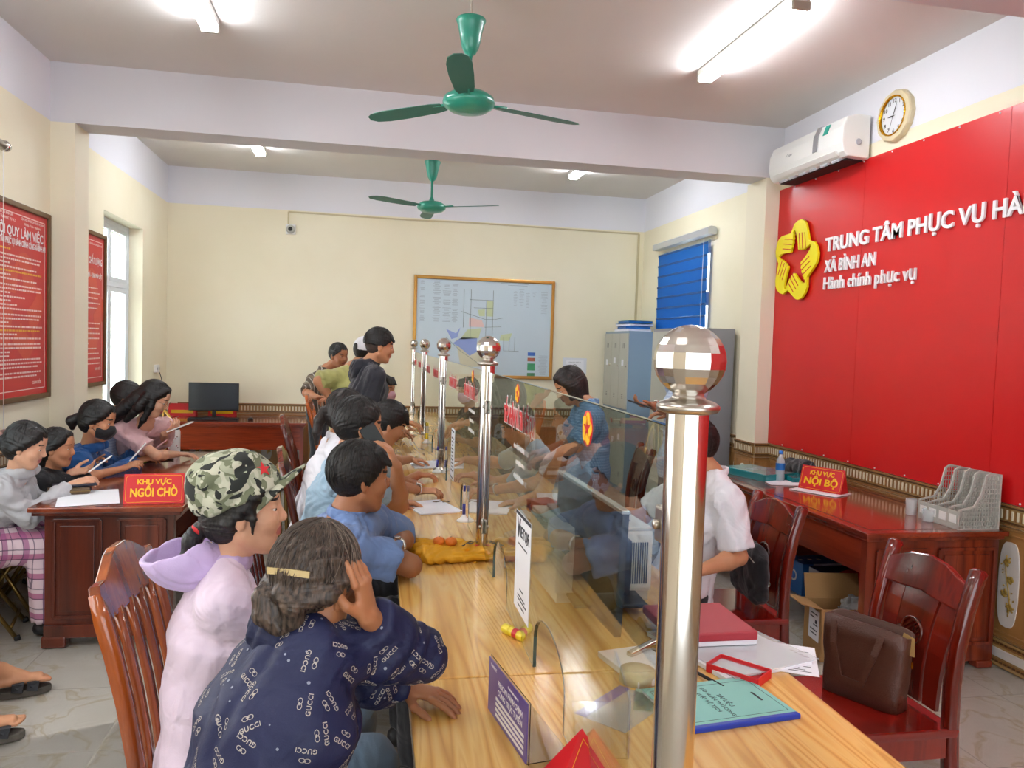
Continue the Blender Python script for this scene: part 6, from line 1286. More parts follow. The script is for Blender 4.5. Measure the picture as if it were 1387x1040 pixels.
O = person('woman with long black hair, glasses and a pink blouse holding a tablet', (-1.421, 5.651, 1.232), -2, 26, (-1.820, 6.550, 0.540), -55, neck=(-1.505, 5.738, 1.043), female=True, s=1.0,
    arms={'R': dict(e=(-1.398, 5.626, 0.842), w=(-1.334, 5.939, 0.808), d=(1, .3, -.05), curl=20), 'L': dict(e=(-1.439, 5.993, 0.881), w=(-1.389, 5.784, 0.972), d=(.7, -.1, .5), n=(-.5, .3, .5), curl=35)},
    top=dict(mat='pink_blouse', sleeve=.36, amp=.005, loose=.02), bottom=dict(mat='dark_trouser'), skin='skin_light', hair=dict(kind='long', vol=1.02, line=.055, locks=[([(-.04, .0, .03), (-.085, 0, -.04), (-.13, 0, -.13), (-.19, -.01, -.25), (-.23, -.02, -.34)], [.08, .064, .055, .045, .02]), ([(.01, -.068, .04), (.02, -.07, -.05), (.015, -.065, -.15), (.01, -.05, -.22)], [.02, .022, .02, .006]), ([(-.03, -.07, .02), (-.045, -.075, -.08), (-.08, -.06, -.2)], [.03, .035, .02])]), hres=.0045)
def glasses(pp):
    hp = pp['hp']; o = V(pp['org']); b = B()
    for q in (1, -1): b.tube([V(hp(.098, q*.032+.019*math.cos(a), .003+.016*math.sin(a)))-o for a in [2*PI*i/16 for i in range(16)]], .001, 5, closed=True); b.tube([V(hp(.097, q*.051, .006))-o, V(hp(.04, q*.078, .006))-o, V(hp(0, q*.082, .003))-o], .001, 5)
    b.tube([V(hp(.099, .013, .006))-o, V(hp(.099, -.013, .006))-o], .001, 5); r = empty('glasses', tuple(o), 0, 'thin-rimmed glasses worn by the woman in pink' if pp is O else 'thin-rimmed glasses worn by the standing woman in blue', 'glasses'); b.obj('rim', 'bronze_frame', r)
glasses(O)
# seated person at the left edge, only the sandalled feet reach into the frame
Pf = person('person at the left edge of whom only the sandalled feet show', (-2.000, 2.750, 1.220), 0, 5, (-2.020, 2.950, 0.520), 20, s=1.0, knees={'L': (-1.860, 3.380, 0.470), 'R': (-1.800, 3.080, 0.470)}, ankles={'L': (-1.600, 3.800, 0.125), 'R': (-1.540, 3.370, 0.125)},
    top=dict(mat='grey_hoodie', sleeve=.4), bottom=dict(mat='black_top', len=.88), skin='skin_mid', hair=dict(kind='short'), shoe=None, eyes=False)
for (ax_, ay_, rz_, lab_) in ((-1.60, 3.80, -.02, 'dark strapped sandal, the farther of the pair at the left edge'), (-1.54, 3.37, -.10, 'dark strapped sandal, the nearer of the pair at the left edge')):
    r = empty('sandal', (ax_, ay_, 0), math.radians(20)+rz_, lab_, 'sandal', None)
    out = []
    for i in range(24):
        a = 2*PI*i/24; x = .065+.135*math.cos(a); y = (.042+.010*math.cos(a))*math.sin(a); out.append((x, y))
    b = B(); b.prism(out, .030, Matrix.Translation((0, 0, 0)), bev=.006); b.obj('sole', M('sole_brown', '#5b564e', .8), r)
    for xs_ in (.065, .125): b = B(); b.tube([(xs_, -.052, .028), (xs_+.004, -.044, .062), (xs_+.006, 0, .082 if xs_ < .1 else .066), (xs_+.004, .044, .062), (xs_, .052, .028)], 1, prof=[(-.003, .024), (.003, .024), (.003, -.024), (-.003, -.024)], up=(0, 0, 1), smooth=False); b.obj('strap', 'sandal', r)
    b = B(); b.tube([(.0, -.045, .03), (-.035, -.02, .06), (-.045, 0, .065), (-.035, .02, .06), (.0, .045, .03)], .007, 6); b.obj('heel_strap', 'sandal', r)
# ---- staff side ----
Q = person('woman in a blue checked short-sleeved shirt standing behind the glass', (1.292, 4.787, 1.428), 178, 32, (1.420, 4.720, 0.900), 178, neck=(1.411, 4.757, 1.295), female=True, s=.97, seat=False,
    arms={'L': dict(e=(1.311, 4.611, 1.061), w=(1.108, 4.566, 1.006), d=(-1, 0, -.3), curl=30), 'R': dict(e=(1.354, 4.908, 1.045), w=(1.166, 4.891, 0.998), d=(-1, 0, -.2), curl=30)},
    top=dict(mat='check_blue', sleeve=.42, amp=.005, collar='check_blue', loose=.02, e=.016, hem=-.12), bottom=dict(mat='navy_trouser'), skin='skin_mid', hair=dict(kind='bob', mat='hair_brown', vol=1.05, line=.055), hres=.0045)
glasses(Q)
Rp = person('man in a checked white shirt behind the mirrored ball, looking at a phone', (1.987, 4.715, 1.625), 178, 28, (2.000, 4.620, 0.970), 178, neck=(2.047, 4.697, 1.493), s=1.03, seat=False,
    arms={'L': dict(e=(1.947, 4.502, 1.288), w=(1.731, 4.464, 1.338), d=(-1, -.1, .05), n=(0, 0, 1), curl=35), 'R': dict(w=(1.934, 4.707, 1.269), d=(-1, 0, 0), curl=30)},
    top=dict(mat='check_white', sleeve=.44, amp=.004, collar='check_white'), bottom=dict(mat='navy_trouser'), skin='skin_tan', hair=dict(kind='short', vol=1.05))
Sp = person('man in a white short-sleeved shirt seated on the staff side, head behind the nearest post', (1.526, 3.376, 1.226), 182, 14, (1.500, 3.420, 0.560), 178, neck=(1.592, 3.336, 1.087), s=1.03,
    shoulders={'L': (1.592, 3.149, 1.020)}, arms={'L': dict(e=(1.633, 3.109, 0.779), w=(1.431, 3.043, 0.743), d=(-1, .1, .0), curl=30), 'R': dict(w=(1.120, 3.550, 0.870), d=(-1, 0, 0), curl=30)},
    top=dict(mat='white_cloth', sleeve=.46, amp=.006, collar='white_cloth', loose=.02, e=.018, hem=-.08), bottom=dict(mat='dark_trouser'), skin='skin_mid', hair=dict(kind='short', vol=1.05), hres=.005)
# ---------------- things on desks and floor ----------------
def thing(name, loc, rz, label, cat, group=None): return empty(name, loc, rz, label, cat, group)
def slab(name, w_, d_, h_, mat, parent, loc=(0, 0, 0), rz=0, bev=.002):
    b = B(); b.box((loc[0], loc[1], loc[2]+h_/2), (w_, d_, h_), rot=(0, 0, rz), bev=bev); return b.obj(name, mat, parent)
M('cover_teal', '#7fc9bf', .35, coat=.3); M('spine_blue', '#1c3fb0', .35); M('cover_red', '#9c1f2c', .45); M('ledger_red', '#a32a35', .5); M('film', '#dfe6ea', .12, alpha=.35); M('purple_card', '#5b4c9e', .3, coat=.3); M('acrylic', '#ffffff', .05, trans=1); M('bag_yellow', '#e0a010', .7, var=.06, bump=.2, bscale=60); M('orange_peel', '#e0761c', .45, bump=.3, bscale=300); M('leaf_dark', '#23301a', .6)
M('glue_yellow', '#ecd21a', .35); M('pen_blue', '#2b2f8f', .35); M('screen_dark', '#1a1d22', .18, coat=.5); M('printer_beige', '#d9d6cb', .5); M('printer_grey', '#8b929a', .45); M('folder_blue', '#1f6bb8', .4); M('teal_box', '#137f85', .25, coat=.4); M('tray_grey', '#b9b9b0', .5)
# teal document with blue spine
d = thing('document', (.99, 1.72, CZ), math.radians(-12), 'teal-covered training document with blue spine tape, on the counter by the nearest post', 'document')
pts = [(0.709, 1.766, 0.830), (1.025, 1.862, 0.830), (1.016, 1.571, 0.830), (0.658, 1.524, 0.830)]
cx = sum(p[0] for p in pts)/4; cy = sum(p[1] for p in pts)/4; d.location = (cx, cy, CZ); far = (V(pts[1])-V(pts[0])); d.rotation_euler = (0, 0, 0)
A4w, A4h = .21, .297
# long side direction = spine direction (near edge)
sp_ = (V(pts[2])-V(pts[3])).normalized(); ang = math.atan2(sp_.y, sp_.x); d.rotation_euler = (0, 0, ang)
slab('pages', .292, .205, .010, 'paper', d); slab('cover', .297, .21, .0012, 'cover_teal', d, (0, 0, .010)); b = B(); b.box((0, -.100, .0062), (.299, .016, .0128), bev=.004); b.obj('spine_tape', 'spine_blue', d)
b = B(); [b.box((x_, y_, .0113), (w_, h_, .0003)) for x_, y_, w_, h_ in ((0, .085, .27, .0012), (0, -.08, .27, .0012), (.135, 0, .0012, .166), (-.135, 0, .0012, .166))]; b.obj('cover_border', 'ink', d)
fr0 = Matrix.Translation((0, 0, .0114)) @ Matrix.Rotation(-PI/2, 4, 'Z')
for t, o_, sz in (('TÀI LIỆU', -.005+.02, .017), ('TẬP HUẤN THỦ CÔNG', -.02+.013, .014), ('LUẬT HỘ TỊCH', -.029, .014)): add_text('title', t, Matrix.Translation((o_-.0, 0, .0114)) @ Matrix.Rotation(PI/2, 4, 'Z') @ Matrix.Rotation(PI, 4, 'Z'), sz, 'ink', d, ext=.0002)
b = B(); b.box((.105, 0, .0113), (.006, .045, .0003)); b.obj('date_line', 'ink', d)
# red tray, pen, ledgers, papers
t_ = thing('desk_tray', (0.982, 1.839, 0.830), -.9, 'small red plastic tray beside the teal document', 'tray'); slab('base', .14, .085, .003, 'red_sticker', t_)
b = B(); [b.box((x_, y_, .012), (w_, h_, .024), bev=.0015) for x_, y_, w_, h_ in ((0, .0425, .14, .004), (0, -.0425, .14, .004), (.07, 0, .004, .085), (-.07, 0, .004, .085))]; b.obj('rim', 'red_sticker', t_)
pe = thing('pen', (0.881, 1.814, 0.838), 1.9, 'black pen lying by the red tray', 'pen'); b = B(); b.tube([(-.06, 0, 0), (.055, 0, 0), (.07, 0, 0)], [.0045, .0045, .001], 10); b.obj('barrel', 'black_plastic', pe)
sh_ = thing('paper_stack', (1.031, 2.001, 0.830), .25, 'white papers in a clear sleeve under the dark red ledger', 'paper'); slab('sheets', .30, .34, .012, 'paper', sh_); slab('sleeve', .31, .36, .001, 'film', sh_, (.01, 0, .0135), .06)
ps = thing('printed_sheet', ((1.112, 1.961, 0.830)[0], (1.112, 1.961, 0.830)[1], CZ+.001), -.5, 'loose printed sheet sticking out towards the counter edge', 'paper'); b = B(); b.box((0, 0, .0006), (.297, .21, .0012)); b.obj('sheet', 'paper', ps); b = B(); [b.box((.02, -.085+q*.012, .0014), (.22-.03*(q % 3), .0035, .0003)) for q in range(13)]; b.obj('printed_lines', 'ink', ps, 'stuff')
lg = thing('ledger', ((0.997, 2.112, 0.850)[0], (0.997, 2.112, 0.850)[1], CZ+.016), .0, 'thick dark red ledger lying on papers by the nearest post', 'book'); slab('pages', .24, .24, .014, 'paper', lg, (0, 0, .0)); slab('cover', .25, .25, .026, 'ledger_red', lg, (-.005, .0, .014), 0, .006)
# monitor on staff side, seen from behind/side, dark and tilted
mo = thing('monitor', (0.800, 2.500, 0.830), 0, 'dark flat monitor standing behind the nearest glass screen', 'monitor')
mo.rotation_euler = (0, 0, math.radians(-3)); b = B(); b.box((0, -.10, .03), (.24, .20, .012), bev=.004); b.obj('foot', 'black_plastic', mo); b = B(); b.box((.06, -.08, .12), (.05, .07, .20), bev=.006); b.obj('neck', 'black_plastic', mo)
TLm, TRm, BRm = V((0.695, 2.748, 1.202)), V((0.726, 2.141, 1.189)), V((0.730, 1.941, 0.891))
Mx = (TRm-TLm); BLm = TLm+(BRm-TRm); inv = mo.matrix_basis.inverted()
nrm = Mx.cross(BRm-TRm).normalized(); nrm = nrm if nrm.x < 0 else -nrm
mid = (TLm+BRm)/2; b = B(); f = frame(mid, Mx, TRm-BRm); Wm = Mx.length; Hm = (TRm-BRm).length
b.box((0, 0, 0), (Wm, Hm, .022), bev=.005); me = b.mesh('screen_shell'); me.transform(inv @ f); link('back_shell', me, 'screen_dark', mo)
b = B(); b.box((0, Hm/2, .0), (Wm+.004, .010, .026), bev=.002); me = b.mesh('bezel'); me.transform(inv @ f); link('top_bezel', me, 'silver_stripe', mo)
b = B(); b.box((-Wm*.1, -.02, -.02 if (f.to_3x3() @ V((0, 0, 1))).x < 0 else .02), (.12, .12, .03), bev=.006); me = b.mesh('mount'); me.transform(inv @ f); link('mount', me, 'black_plastic', mo)
# printer
pr_ = thing('printer', (0.800, 2.620, 0.830), .02, 'beige laser printer on the staff side behind the nearest glass screen', 'printer')
b = B(); b.box((0, 0, .135), (.34, .38, .21), bev=.015); b.box((0, 0, .015), (.32, .36, .03)); b.obj('housing', 'printer_beige', pr_); b = B(); b.box((0, 0, .245), (.33, .37, .012), bev=.005); b.obj('lid_seam', 'printer_beige', pr_); b = B(); b.box((0, .02, .256), (.24, .24, .012), rot=(.05, 0, 0), bev=.005); b.obj('output_tray', 'printer_grey', pr_); b = B(); b.box((.04, -.04, .275), (.12, .10, .008), rot=(.5, 0, 0), bev=.003); b.obj('paper_stop', 'printer_grey', pr_)
for q in range(12): b = B(); b.box((.06+q*.008, -.191, .13), (.0035, .004, .14)); b.obj('vent_slot', 'dark_slot', pr_)
b = B(); b.box((-.07, -.1915, .175), (.12, .002, .075), bev=.001); b.obj('stamp_plate', 'tray_grey', pr_)
for q, t in enumerate(('TÀI LẬP CÁC...', 'TUYỆN XUYÊN', 'THUỐC PHÒNG')): pass
bag = thing('plastic_bag', (2.300, 5.950, 0.000), 0, 'knotted white plastic bag standing on the floor behind the glass', 'bag'); s_ = Sdf(); s_.ell((0, 0, .17), (.17, .14, .17), k=.03); s_.cone((0, 0, .25), (.03, 0, .42), .09, .025, k=.05); s_.cone((.03, 0, .42), (.07, .03, .50), .02, .035, k=.02); s_.cone((.03, 0, .42), (-.02, .02, .49), .02, .03, k=.02); s_.noise = wrinkle(.014, 34, 4); link('sack', to_mesh('sack', s_.mesh(.012)), M('bag_white', '#e6ecec', .35), bag)
# staff side papers, red box, scanner lid
for i, (pt, rz, w_, d_, lab) in enumerate((((0.909, 3.699, 0.830), .3, .21, .30, 'white papers behind the glass beside the small red box'), ((1.109, 4.132, 0.830), -.2, .30, .21, 'white papers behind the glass nearer the standing woman'), ((0.745, 1.907, 0.830), .2, .15, .21, 'papers behind the nearest post near the clips'))):
    q = thing('paper_stack', pt, rz, lab, 'paper'); slab('sheets', w_, d_, .008+.004*i, 'paper', q)
rb = thing('small_box', (0.906, 3.755, 0.840), .3, 'small red box on papers behind the glass', 'box'); slab('body', .12, .14, .05, 'cover_red', rb, (0, 0, 0), 0, .004); slab('lid', .124, .144, .014, 'cover_red', rb, (0, 0, .048), 0, .004)
sn = thing('document_scanner', (0.720, 3.000, 0.830), .15, 'pale flat scanner with raised lid behind the yellow bag', 'scanner'); slab('base', .26, .34, .045, 'printer_beige', sn, (0, 0, 0), 0, .008); b = B(); b.box((.02, .0, .09), (.26, .33, .014), rot=(0, -.28, 0), bev=.005); b.obj('lid', 'tray_grey', sn)
stp = thing('stapler', (0.772, 1.977, 0.830), .5, 'metal stapler and clips beside the nearest post on the staff side', 'stapler'); b = B(); b.box((0, 0, .008), (.11, .022, .012), bev=.004); b.obj('base', 'steel_brushed', stp); b = B(); b.box((.0, 0, .026), (.11, .02, .014), rot=(0, -.12, 0), bev=.004); b.obj('arm', 'steel', stp)
tp = thing('tape_roll', (0.706, 1.834, 0.830), 0, 'cream roll of tape beside the nearest post', 'tape'); b = B(); b.lathe([(.022, 0), (.045, 0), (.045, .03), (.022, .03)], 28); b.obj('roll', M('tape_cream', '#cfc9a8', .4), tp)
gp = thing('printed_slip', (0.705, 1.717, 0.831), -.4, 'small pale green slip just left of the nearest post', 'paper'); slab('sheet', .09, .12, .001, M('slip_green', '#b9d8c8', .6), gp)
pm = thing('plastic_sleeve', (0.624, 1.689, 0.831), .7, 'clear purple-edged plastic sleeve on the counter behind the glass', 'sleeve'); slab('sheet', .20, .12, .001, 'film', pm); slab('edge_strip', .20, .03, .0012, 'purple_card', pm, (0, .06, .0004))
# purple acrylic stand card (its code square left blank)
ac_ = thing('acrylic_card_stand', (0.362, 1.730, 0.830), 0, 'purple service notice in a clear acrylic stand at the front of the counter', 'sign')
TL2, TR2 = V((0.295, 1.705, 0.965)), V((0.333, 1.460, 0.963)); TR2.z = TL2.z = .965; BR2, BL2 = TR2-V((0, 0, .12)), TL2-V((0, 0, .12)); inv = ac_.matrix_basis.inverted(); X2 = TR2-TL2; Y2 = TL2-BL2; mid = (TL2+BR2)/2; f = frame(mid, X2, Y2); W2, H2 = X2.length, .122
if f.translation.z-H2/2 < CZ: f.translation.z = CZ+H2/2+.004
b = B(); b.box((0, 0, .001), (W2, H2, .002)); me = b.mesh('card'); me.transform(inv @ f); link('card', me, 'purple_card', ac_)
b = B(); b.box((0, -.0, -.0035), (W2+.004, H2+.004, .002)); me = b.mesh('holder'); me.transform(inv @ f); link('holder', me, 'acrylic', ac_)
b = B(); b.box((-.0, -H2/2, -.05), (W2, .002, .10)); me = b.mesh('foot'); me.transform(inv @ f); link('foot', me, 'acrylic', ac_)
sg2 = 1 if (f.to_3x3() @ V((0, 0, 1))).x < 0 or True else -1
def on_card(t, x, y, sz, wd=None, nm_='print'):
    me = text_mesh(t, sz, .0002, sz*.02, 'CENTER', wd); me.transform(inv @ f @ Matrix.Translation((x, y, .0024))); link(nm_, me, 'letter_white', ac_)
on_card('PHỤC VỤ HÀNH CHÍNH', .02, .026, .017, W2*.62); on_card('CÔNG TRỰC TUYẾN', .02, .006, .017, W2*.62); on_card('Hành chính phục vụ', .04, .045, .008); on_card('TTPVHCC', -W2*.36, .048, .009)
b = B(); [b.box((.02, -.012-.012*q, .0024), (W2*.72, .007, .0004)) for q in range(4)]; me = b.mesh('text_bars'); me.transform(inv @ f); link('text_bars', me, 'letter_white', ac_)
# red folded pennant sign and pen at the bottom edge
fl = thing('table_sign', (0.425, 1.395, 0.830), .1, 'red and gold triangular table sign at the bottom edge, by the glass', 'sign'); 
b = B(); b.verts([(-.075, -.05, 0), (.075, -.05, 0), (0, .0, .115), (-.075, .05, 0), (.075, .05, 0)], [[0, 1, 2], [4, 3, 2], [0, 2, 3], [1, 4, 2], [0, 3, 4, 1]]); b.obj('body', 'red_sticker', fl)
b = B(); b.tube([(-.055, -.0465, .012), (.055, -.0465, .012), (0, -.008, .098)], .0011, 5, closed=True); b.obj('gold_line', 'yellow_print', fl)
pb_ = thing('pen', (0.385, 1.430, 0.842), 1.0, 'white pen with a blue cap at the bottom edge of the picture', 'pen'); b = B(); b.tube([(-.06, 0, 0), (.05, 0, 0)], .006, 12); b.obj('barrel', 'white_plastic', pb_); b = B(); b.tube([(.045, 0, 0), (.075, 0, 0)], [.0068, .005], 12); b.obj('cap', 'pen_blue', pb_)
# glue stick
gs = thing('glue_stick', (0.443, 2.158, 0.843), math.radians(118), 'yellow glue stick lying against the glass', 'glue'); b = B(); b.lathe([(.0, -.045), (.0135, -.045), (.0135, .018)], 20, frame=Matrix.Rotation(PI/2, 4, 'Y'), smooth=False); b.obj('barrel', 'glue_yellow', gs); b = B(); b.lathe([(.0145, .018), (.0145, .045), (.012, .050), (.0, .050)], 20, frame=Matrix.Rotation(PI/2, 4, 'Y'), smooth=False); b.obj('cap', 'glue_yellow', gs); b = B(); b.lathe([(.01385, -.02), (.01385, .000)], 20, frame=Matrix.Rotation(PI/2, 4, 'Y'), cap=False, smooth=False); b.obj('label_band', 'red_sticker', gs)
# glass jar with blue band behind slot
gj = thing('sponge_jar', (0.566, 2.856, 0.830), 0, 'small glass jar with a blue band just behind the glass screen', 'jar'); b = B(); b.lathe([(.0, 0), (.028, 0), (.030, .01), (.030, .07), (.026, .075)], 20); b.obj('jar', M('jar_glass', '#c9d2d0', .1, alpha=.6), gj); b = B(); b.lathe([(.0305, .03), (.0305, .052)], 20, cap=False); b.obj('band', 'spine_blue', gj)
# yellow bag with tangerines
yb = thing('cloth_bag', (0.339, 3.038, 0.830), .1, 'yellow cloth bag lying flat on the counter beside the second post', 'bag'); s_ = Sdf(); s_.cone((-.10, -.02, .018), (.12, .0, .014), .030, .024, k=.03, side=(0, 1, 0), w=4.0); s_.cone((-.13, .05, .02), (.06, .09, .018), .028, .02, k=.03, side=(0, 1, 0), w=2.4); s_.cone((-.02, -.09, .014), (.14, -.08, .012), .016, .014, k=.02, side=(0, 1, 0), w=3); s_.cone((-.12, -.05, .03), (.02, .01, .034), .014, .012, k=.012); s_.cone((-.13, .01, .04), (.0, .06, .034), .014, .010, k=.012)
s_.noise = wrinkle(.006, 60, 12); s_.add(lambda X, Y, Z: .001-Z+0*X+0*Y, np.array([-99.]*3), np.array([99.]*3), .003, 'i'); link('cloth', to_mesh('cloth', s_.mesh(.0055)), 'bag_yellow', yb)
add_text('print', 'LONG', Matrix.Translation((.085, .0, .0445)) @ Matrix.Rotation(-2.2, 4, 'Z'), .034, 'ink', yb, ext=.0006, bold=.0008); add_text('print', 'CHẨM', Matrix.Translation((.125, .0, .040)) @ Matrix.Rotation(-2.2, 4, 'Z'), .022, 'red_sticker', yb, ext=.0006)
for i, (dx, dy, lab) in enumerate(((-.035, .0, 'peeled-topped tangerine on the yellow bag, the left one'), (.012, -.01, 'orange tangerine on the yellow bag, the right one'))):
    q = thing('tangerine', ((0.339, 3.038, 0.830)[0]+dx, (0.339, 3.038, 0.830)[1]+dy, CZ+.058), i, lab, 'fruit'); b = B(); b.sphere((0, 0, 0), (.024, .024, .019), 20, 12); b.obj('fruit', 'orange_peel', q); b = B(); b.sphere((0, 0, .0185), (.004, .004, .002), 8, 4); b.obj('stem_end', 'leaf_dark', q)
# stacked papers on the counter + pen stands, tape, glasses etc.
for pt, rz, lab in (((0.347, 3.927, 0.830), .25, 'white papers on the counter beyond the yellow bag'), ((0.431, 5.319, 0.830), .1, 'white papers under the hands farther along the counter')): q = thing('paper_stack', pt, rz, lab, 'paper'); slab('sheets', .21, .297, .006, 'paper', q); slab('top_sheet', .21, .297, .001, 'paper', q, (.008, .006, .0065), .06)
def pen_stand(pt, col, lab):
    r = thing('pen_stand', pt, 0, lab, 'pen'); b = B(); b.lathe([(.0, 0), (.034, 0), (.034, .006), (.022, .014), (.010, .026), (.008, .034), (.0, .034)], 20); b.obj('base', 'white_plastic', r); b = B(); b.tube([(0, 0, .03), (0, 0, .085)], .0075, 12); b.obj('holder', col, r); b = B(); b.tube([(0, 0, .085), (0, 0, .155), (0, 0, .165)], [.0055, .0055, .003], 12); b.obj('pen', 'white_plastic', r); b = B(); b.tube([(0, 0, .145), (0, 0, .172)], .0062, 10); b.obj('pen_cap', col, r)
pen_stand((0.477, 3.623, 0.830), 'pen_blue', 'white and violet counter pen on a round base, by the second post'); pen_stand((0.476, 5.014, 0.830), 'pen_blue', 'white and violet counter pen by the middle post'); pen_stand((0.516, 6.504, 0.830), 'glue_yellow', 'yellow counter pen near the fourth post')
ky = thing('key_bunch', (0.412, 4.049, 0.835), 0, 'dark keys under the watch hand on the counter', 'keys'); b = B(); [b.box((.02*i-.03, .01*(i % 2), .003), (.035, .012, .003), rot=(0, 0, i*.8)) for i in range(4)]; b.tube([(-.03+.012*math.cos(a), .012*math.sin(a), .003) for a in [2*PI*i/12 for i in range(12)]], .0015, 5, closed=True); b.obj('keys', 'bronze_frame', ky)
# wrist watches, phones held
def watch(pp, k, lab, mt='steel'):
    a, el, w_, _ = pp['J'][k]; n = V(unit(w_-el)); c = V(w_)-n*.022; r = thing('wrist_watch', tuple(c), 0, lab, 'watch'); x = n.orthogonal().normalized(); y = n.cross(x); b = B(); b.tube([x*.029*math.cos(t)+y*.029*math.sin(t) for t in [2*PI*i/20 for i in range(20)]], 1, prof=[(-.002, .007), (.002, .007), (.002, -.007), (-.002, -.007)], closed=True, up=tuple(n)); b.obj('strap', mt, r)
    up = V((0, 0, 1)); up = (up-n*up.dot(n)).normalized(); b = B(); b.lathe([(.0, 0), (.016, 0), (.016, .007), (.013, .009), (.0, .009)], 20, frame=frame(up*.028, n, n.cross(up) if False else up.cross(n))); b.obj('case', mt, r)
watch(Cm, 'L', 'steel wristwatch on the man in the blue polo'); watch(E, 'R', 'steel bracelet watch on the hand over the papers'); watch(Rp, 'L', 'steel wristwatch on the man behind the mirrored ball')
def phone(center, xd, yd, lab, col='black_plastic', w_=.072, h_=.15, name='mobile_phone'):
    f = frame((0, 0, 0), xd, yd); r = thing(name, center, 0, lab, 'phone' if name == 'mobile_phone' else 'tablet'); b = B(); b.box((0, 0, 0), (w_, h_, .009), rot=f.to_3x3(), bev=.003); b.obj('body', col, r); b = B(); t = f @ Matrix.Translation((0, 0, .005)); b.box(t.translation, (w_-.008, h_-.012, .001), rot=f.to_3x3()); b.obj('screen', 'screen_dark', r)
dw = D['J']['R'][2]; phone(tuple(np.array(D['hp'](.052, -.094, -.045))), tuple(-D['F']*.8-D['U']*.6), tuple(D['U']*.8-D['F']*.6-D['Lf']*-.12), 'black telephone held to the ear of the man in pale blue')
phone((-1.514, 4.857, 0.907), (.2, -.9, .1), (.75, .1, .6), 'phone in the hands of the woman in the light grey hoodie', 'white_plastic'); phone((-1.460, 5.417, 0.897), (.2, -.9, .1), (.6, .1, .75), 'pale phone held out by the girl in black', 'white_plastic'); phone((-1.420, 5.755, 0.886), (.2, -.9, .1), (.7, .1, .6), 'pink-backed phone held by the woman in the blue hoodie', M('phone_pink', '#c48a8a', .3)); phone((-1.295, 5.820, 1.021), (.3, -.9, .1), (.85, .2, .35), 'white tablet held by the woman in the pink blouse', 'white_plastic', .12, .19, 'tablet'); phone((1.630, 4.422, 1.349), (.2, .9, 0), (-1, .2, .3), 'black phone in the hand of the man behind the ball')
# things on the waiting table
wt = thing('sheet_of_paper', (-1.486, 4.578, 0.762), .3, 'white sheets at the near left corner of the waiting table', 'paper'); slab('sheet', .30, .42, .002, 'paper', wt)
wl = thing('zip_wallet', (-1.627, 4.692, 0.765), .35, 'olive-brown zipped wallet on the white sheets', 'wallet'); slab('shell', .21, .11, .034, M('wallet_brown', '#5d4a33', .5, bump=.3, bscale=400), wl, (0, 0, 0), 0, .012); b = B(); b.box((0, 0, .017), (.214, .114, .004), bev=.001); b.obj('zip', 'brass_tube', wl)
np_ = thing('navy_pouch', ((-1.627, 4.692, 0.765)[0]+.02, (-1.627, 4.692, 0.765)[1]+.03, .802), .5, 'flat navy pouch on top of the zipped wallet', 'pouch'); slab('body', .21, .11, .014, M('pouch_navy', '#1d2233', .5), np_, (0, 0, 0), 0, .006)
def table_sign(loc, rz, lines, lab, W=.30, H=.155):
    r = thing('table_sign', loc, rz, lab, 'sign'); b = B(); s_ = .10; b.verts([(-W/2, -s_/2, 0), (W/2, -s_/2, 0), (W/2, .0, H), (-W/2, .0, H), (-W/2, s_/2, 0), (W/2, s_/2, 0)], [[0, 1, 2, 3], [5, 4, 3, 2], [0, 3, 4], [1, 5, 2], [0, 4, 5, 1]]); b.obj('body', 'red_sticker', r)
    f = frame((0, -s_/4-.0006, H/2), (1, 0, 0), (0, s_/2, H)); hs_ = math.hypot(H, s_/2); b = B(); m_ = .010; w2, h2 = W/2-m_, hs_/2-m_; b.tube([f @ V(p) for p in ((-w2+.01, -h2, .0006), (w2-.01, -h2, .0006), (w2, -h2+.01, .0006), (w2, h2-.01, .0006), (w2-.01, h2, .0006), (-w2+.01, h2, .0006), (-w2, h2-.01, .0006), (-w2, -h2+.01, .0006))], .0011, 5, closed=True); b.obj('gold_border', 'yellow_print', r)
    for t, y, sz, wd in lines: me = text_mesh(t, sz, .0006, sz*.035, 'CENTER', wd); me.transform(f @ Matrix.Translation((0, y, .0008))); link('lettering', me, 'yellow_print', r)
table_sign((-1.115, 4.460, 0.761), .12, (('KHU VỰC', .037, .038, .17), ('NGỒI CHỜ', -.022, .062, .235)), 'red waiting-area table sign reading NGỒI CHỜ')
table_sign((3.050, 4.680, 0.768), -1.05, (('KHU VỰC', .037, .040, .17), ('NỘI BỘ', -.022, .062, .235)), 'red table sign reading NỘI BỘ on the office desk')
table_sign((-2.020, 9.200, 0.761), .0, (('KHU VỰC', .037, .038, .17), ('TRA CỨU', -.022, .062, .235)), 'red and yellow table sign at the left end of the computer desk') if False else None
for x_, lab in ((-2.03, 'red and yellow table sign at the left end of the computer desk'), (-1.60, 'red and yellow table sign behind the computer monitor')):
    r = thing('table_sign', (x_, 9.28, .761), 0, lab, 'sign'); b = B(); b.verts([(-.15, -.05, 0), (.15, -.05, 0), (.15, 0, .14), (-.15, 0, .14), (-.15, .05, 0), (.15, .05, 0)], [[0, 1, 2, 3], [5, 4, 3, 2], [0, 3, 4], [1, 5, 2], [0, 4, 5, 1]]); b.obj('body', 'red_sticker', r); b = B(); b.box((0, -.034, .05), (.24, .003, .035), rot=(-.34, 0, 0)); b.obj('gold_band', 'yellow_print', r)
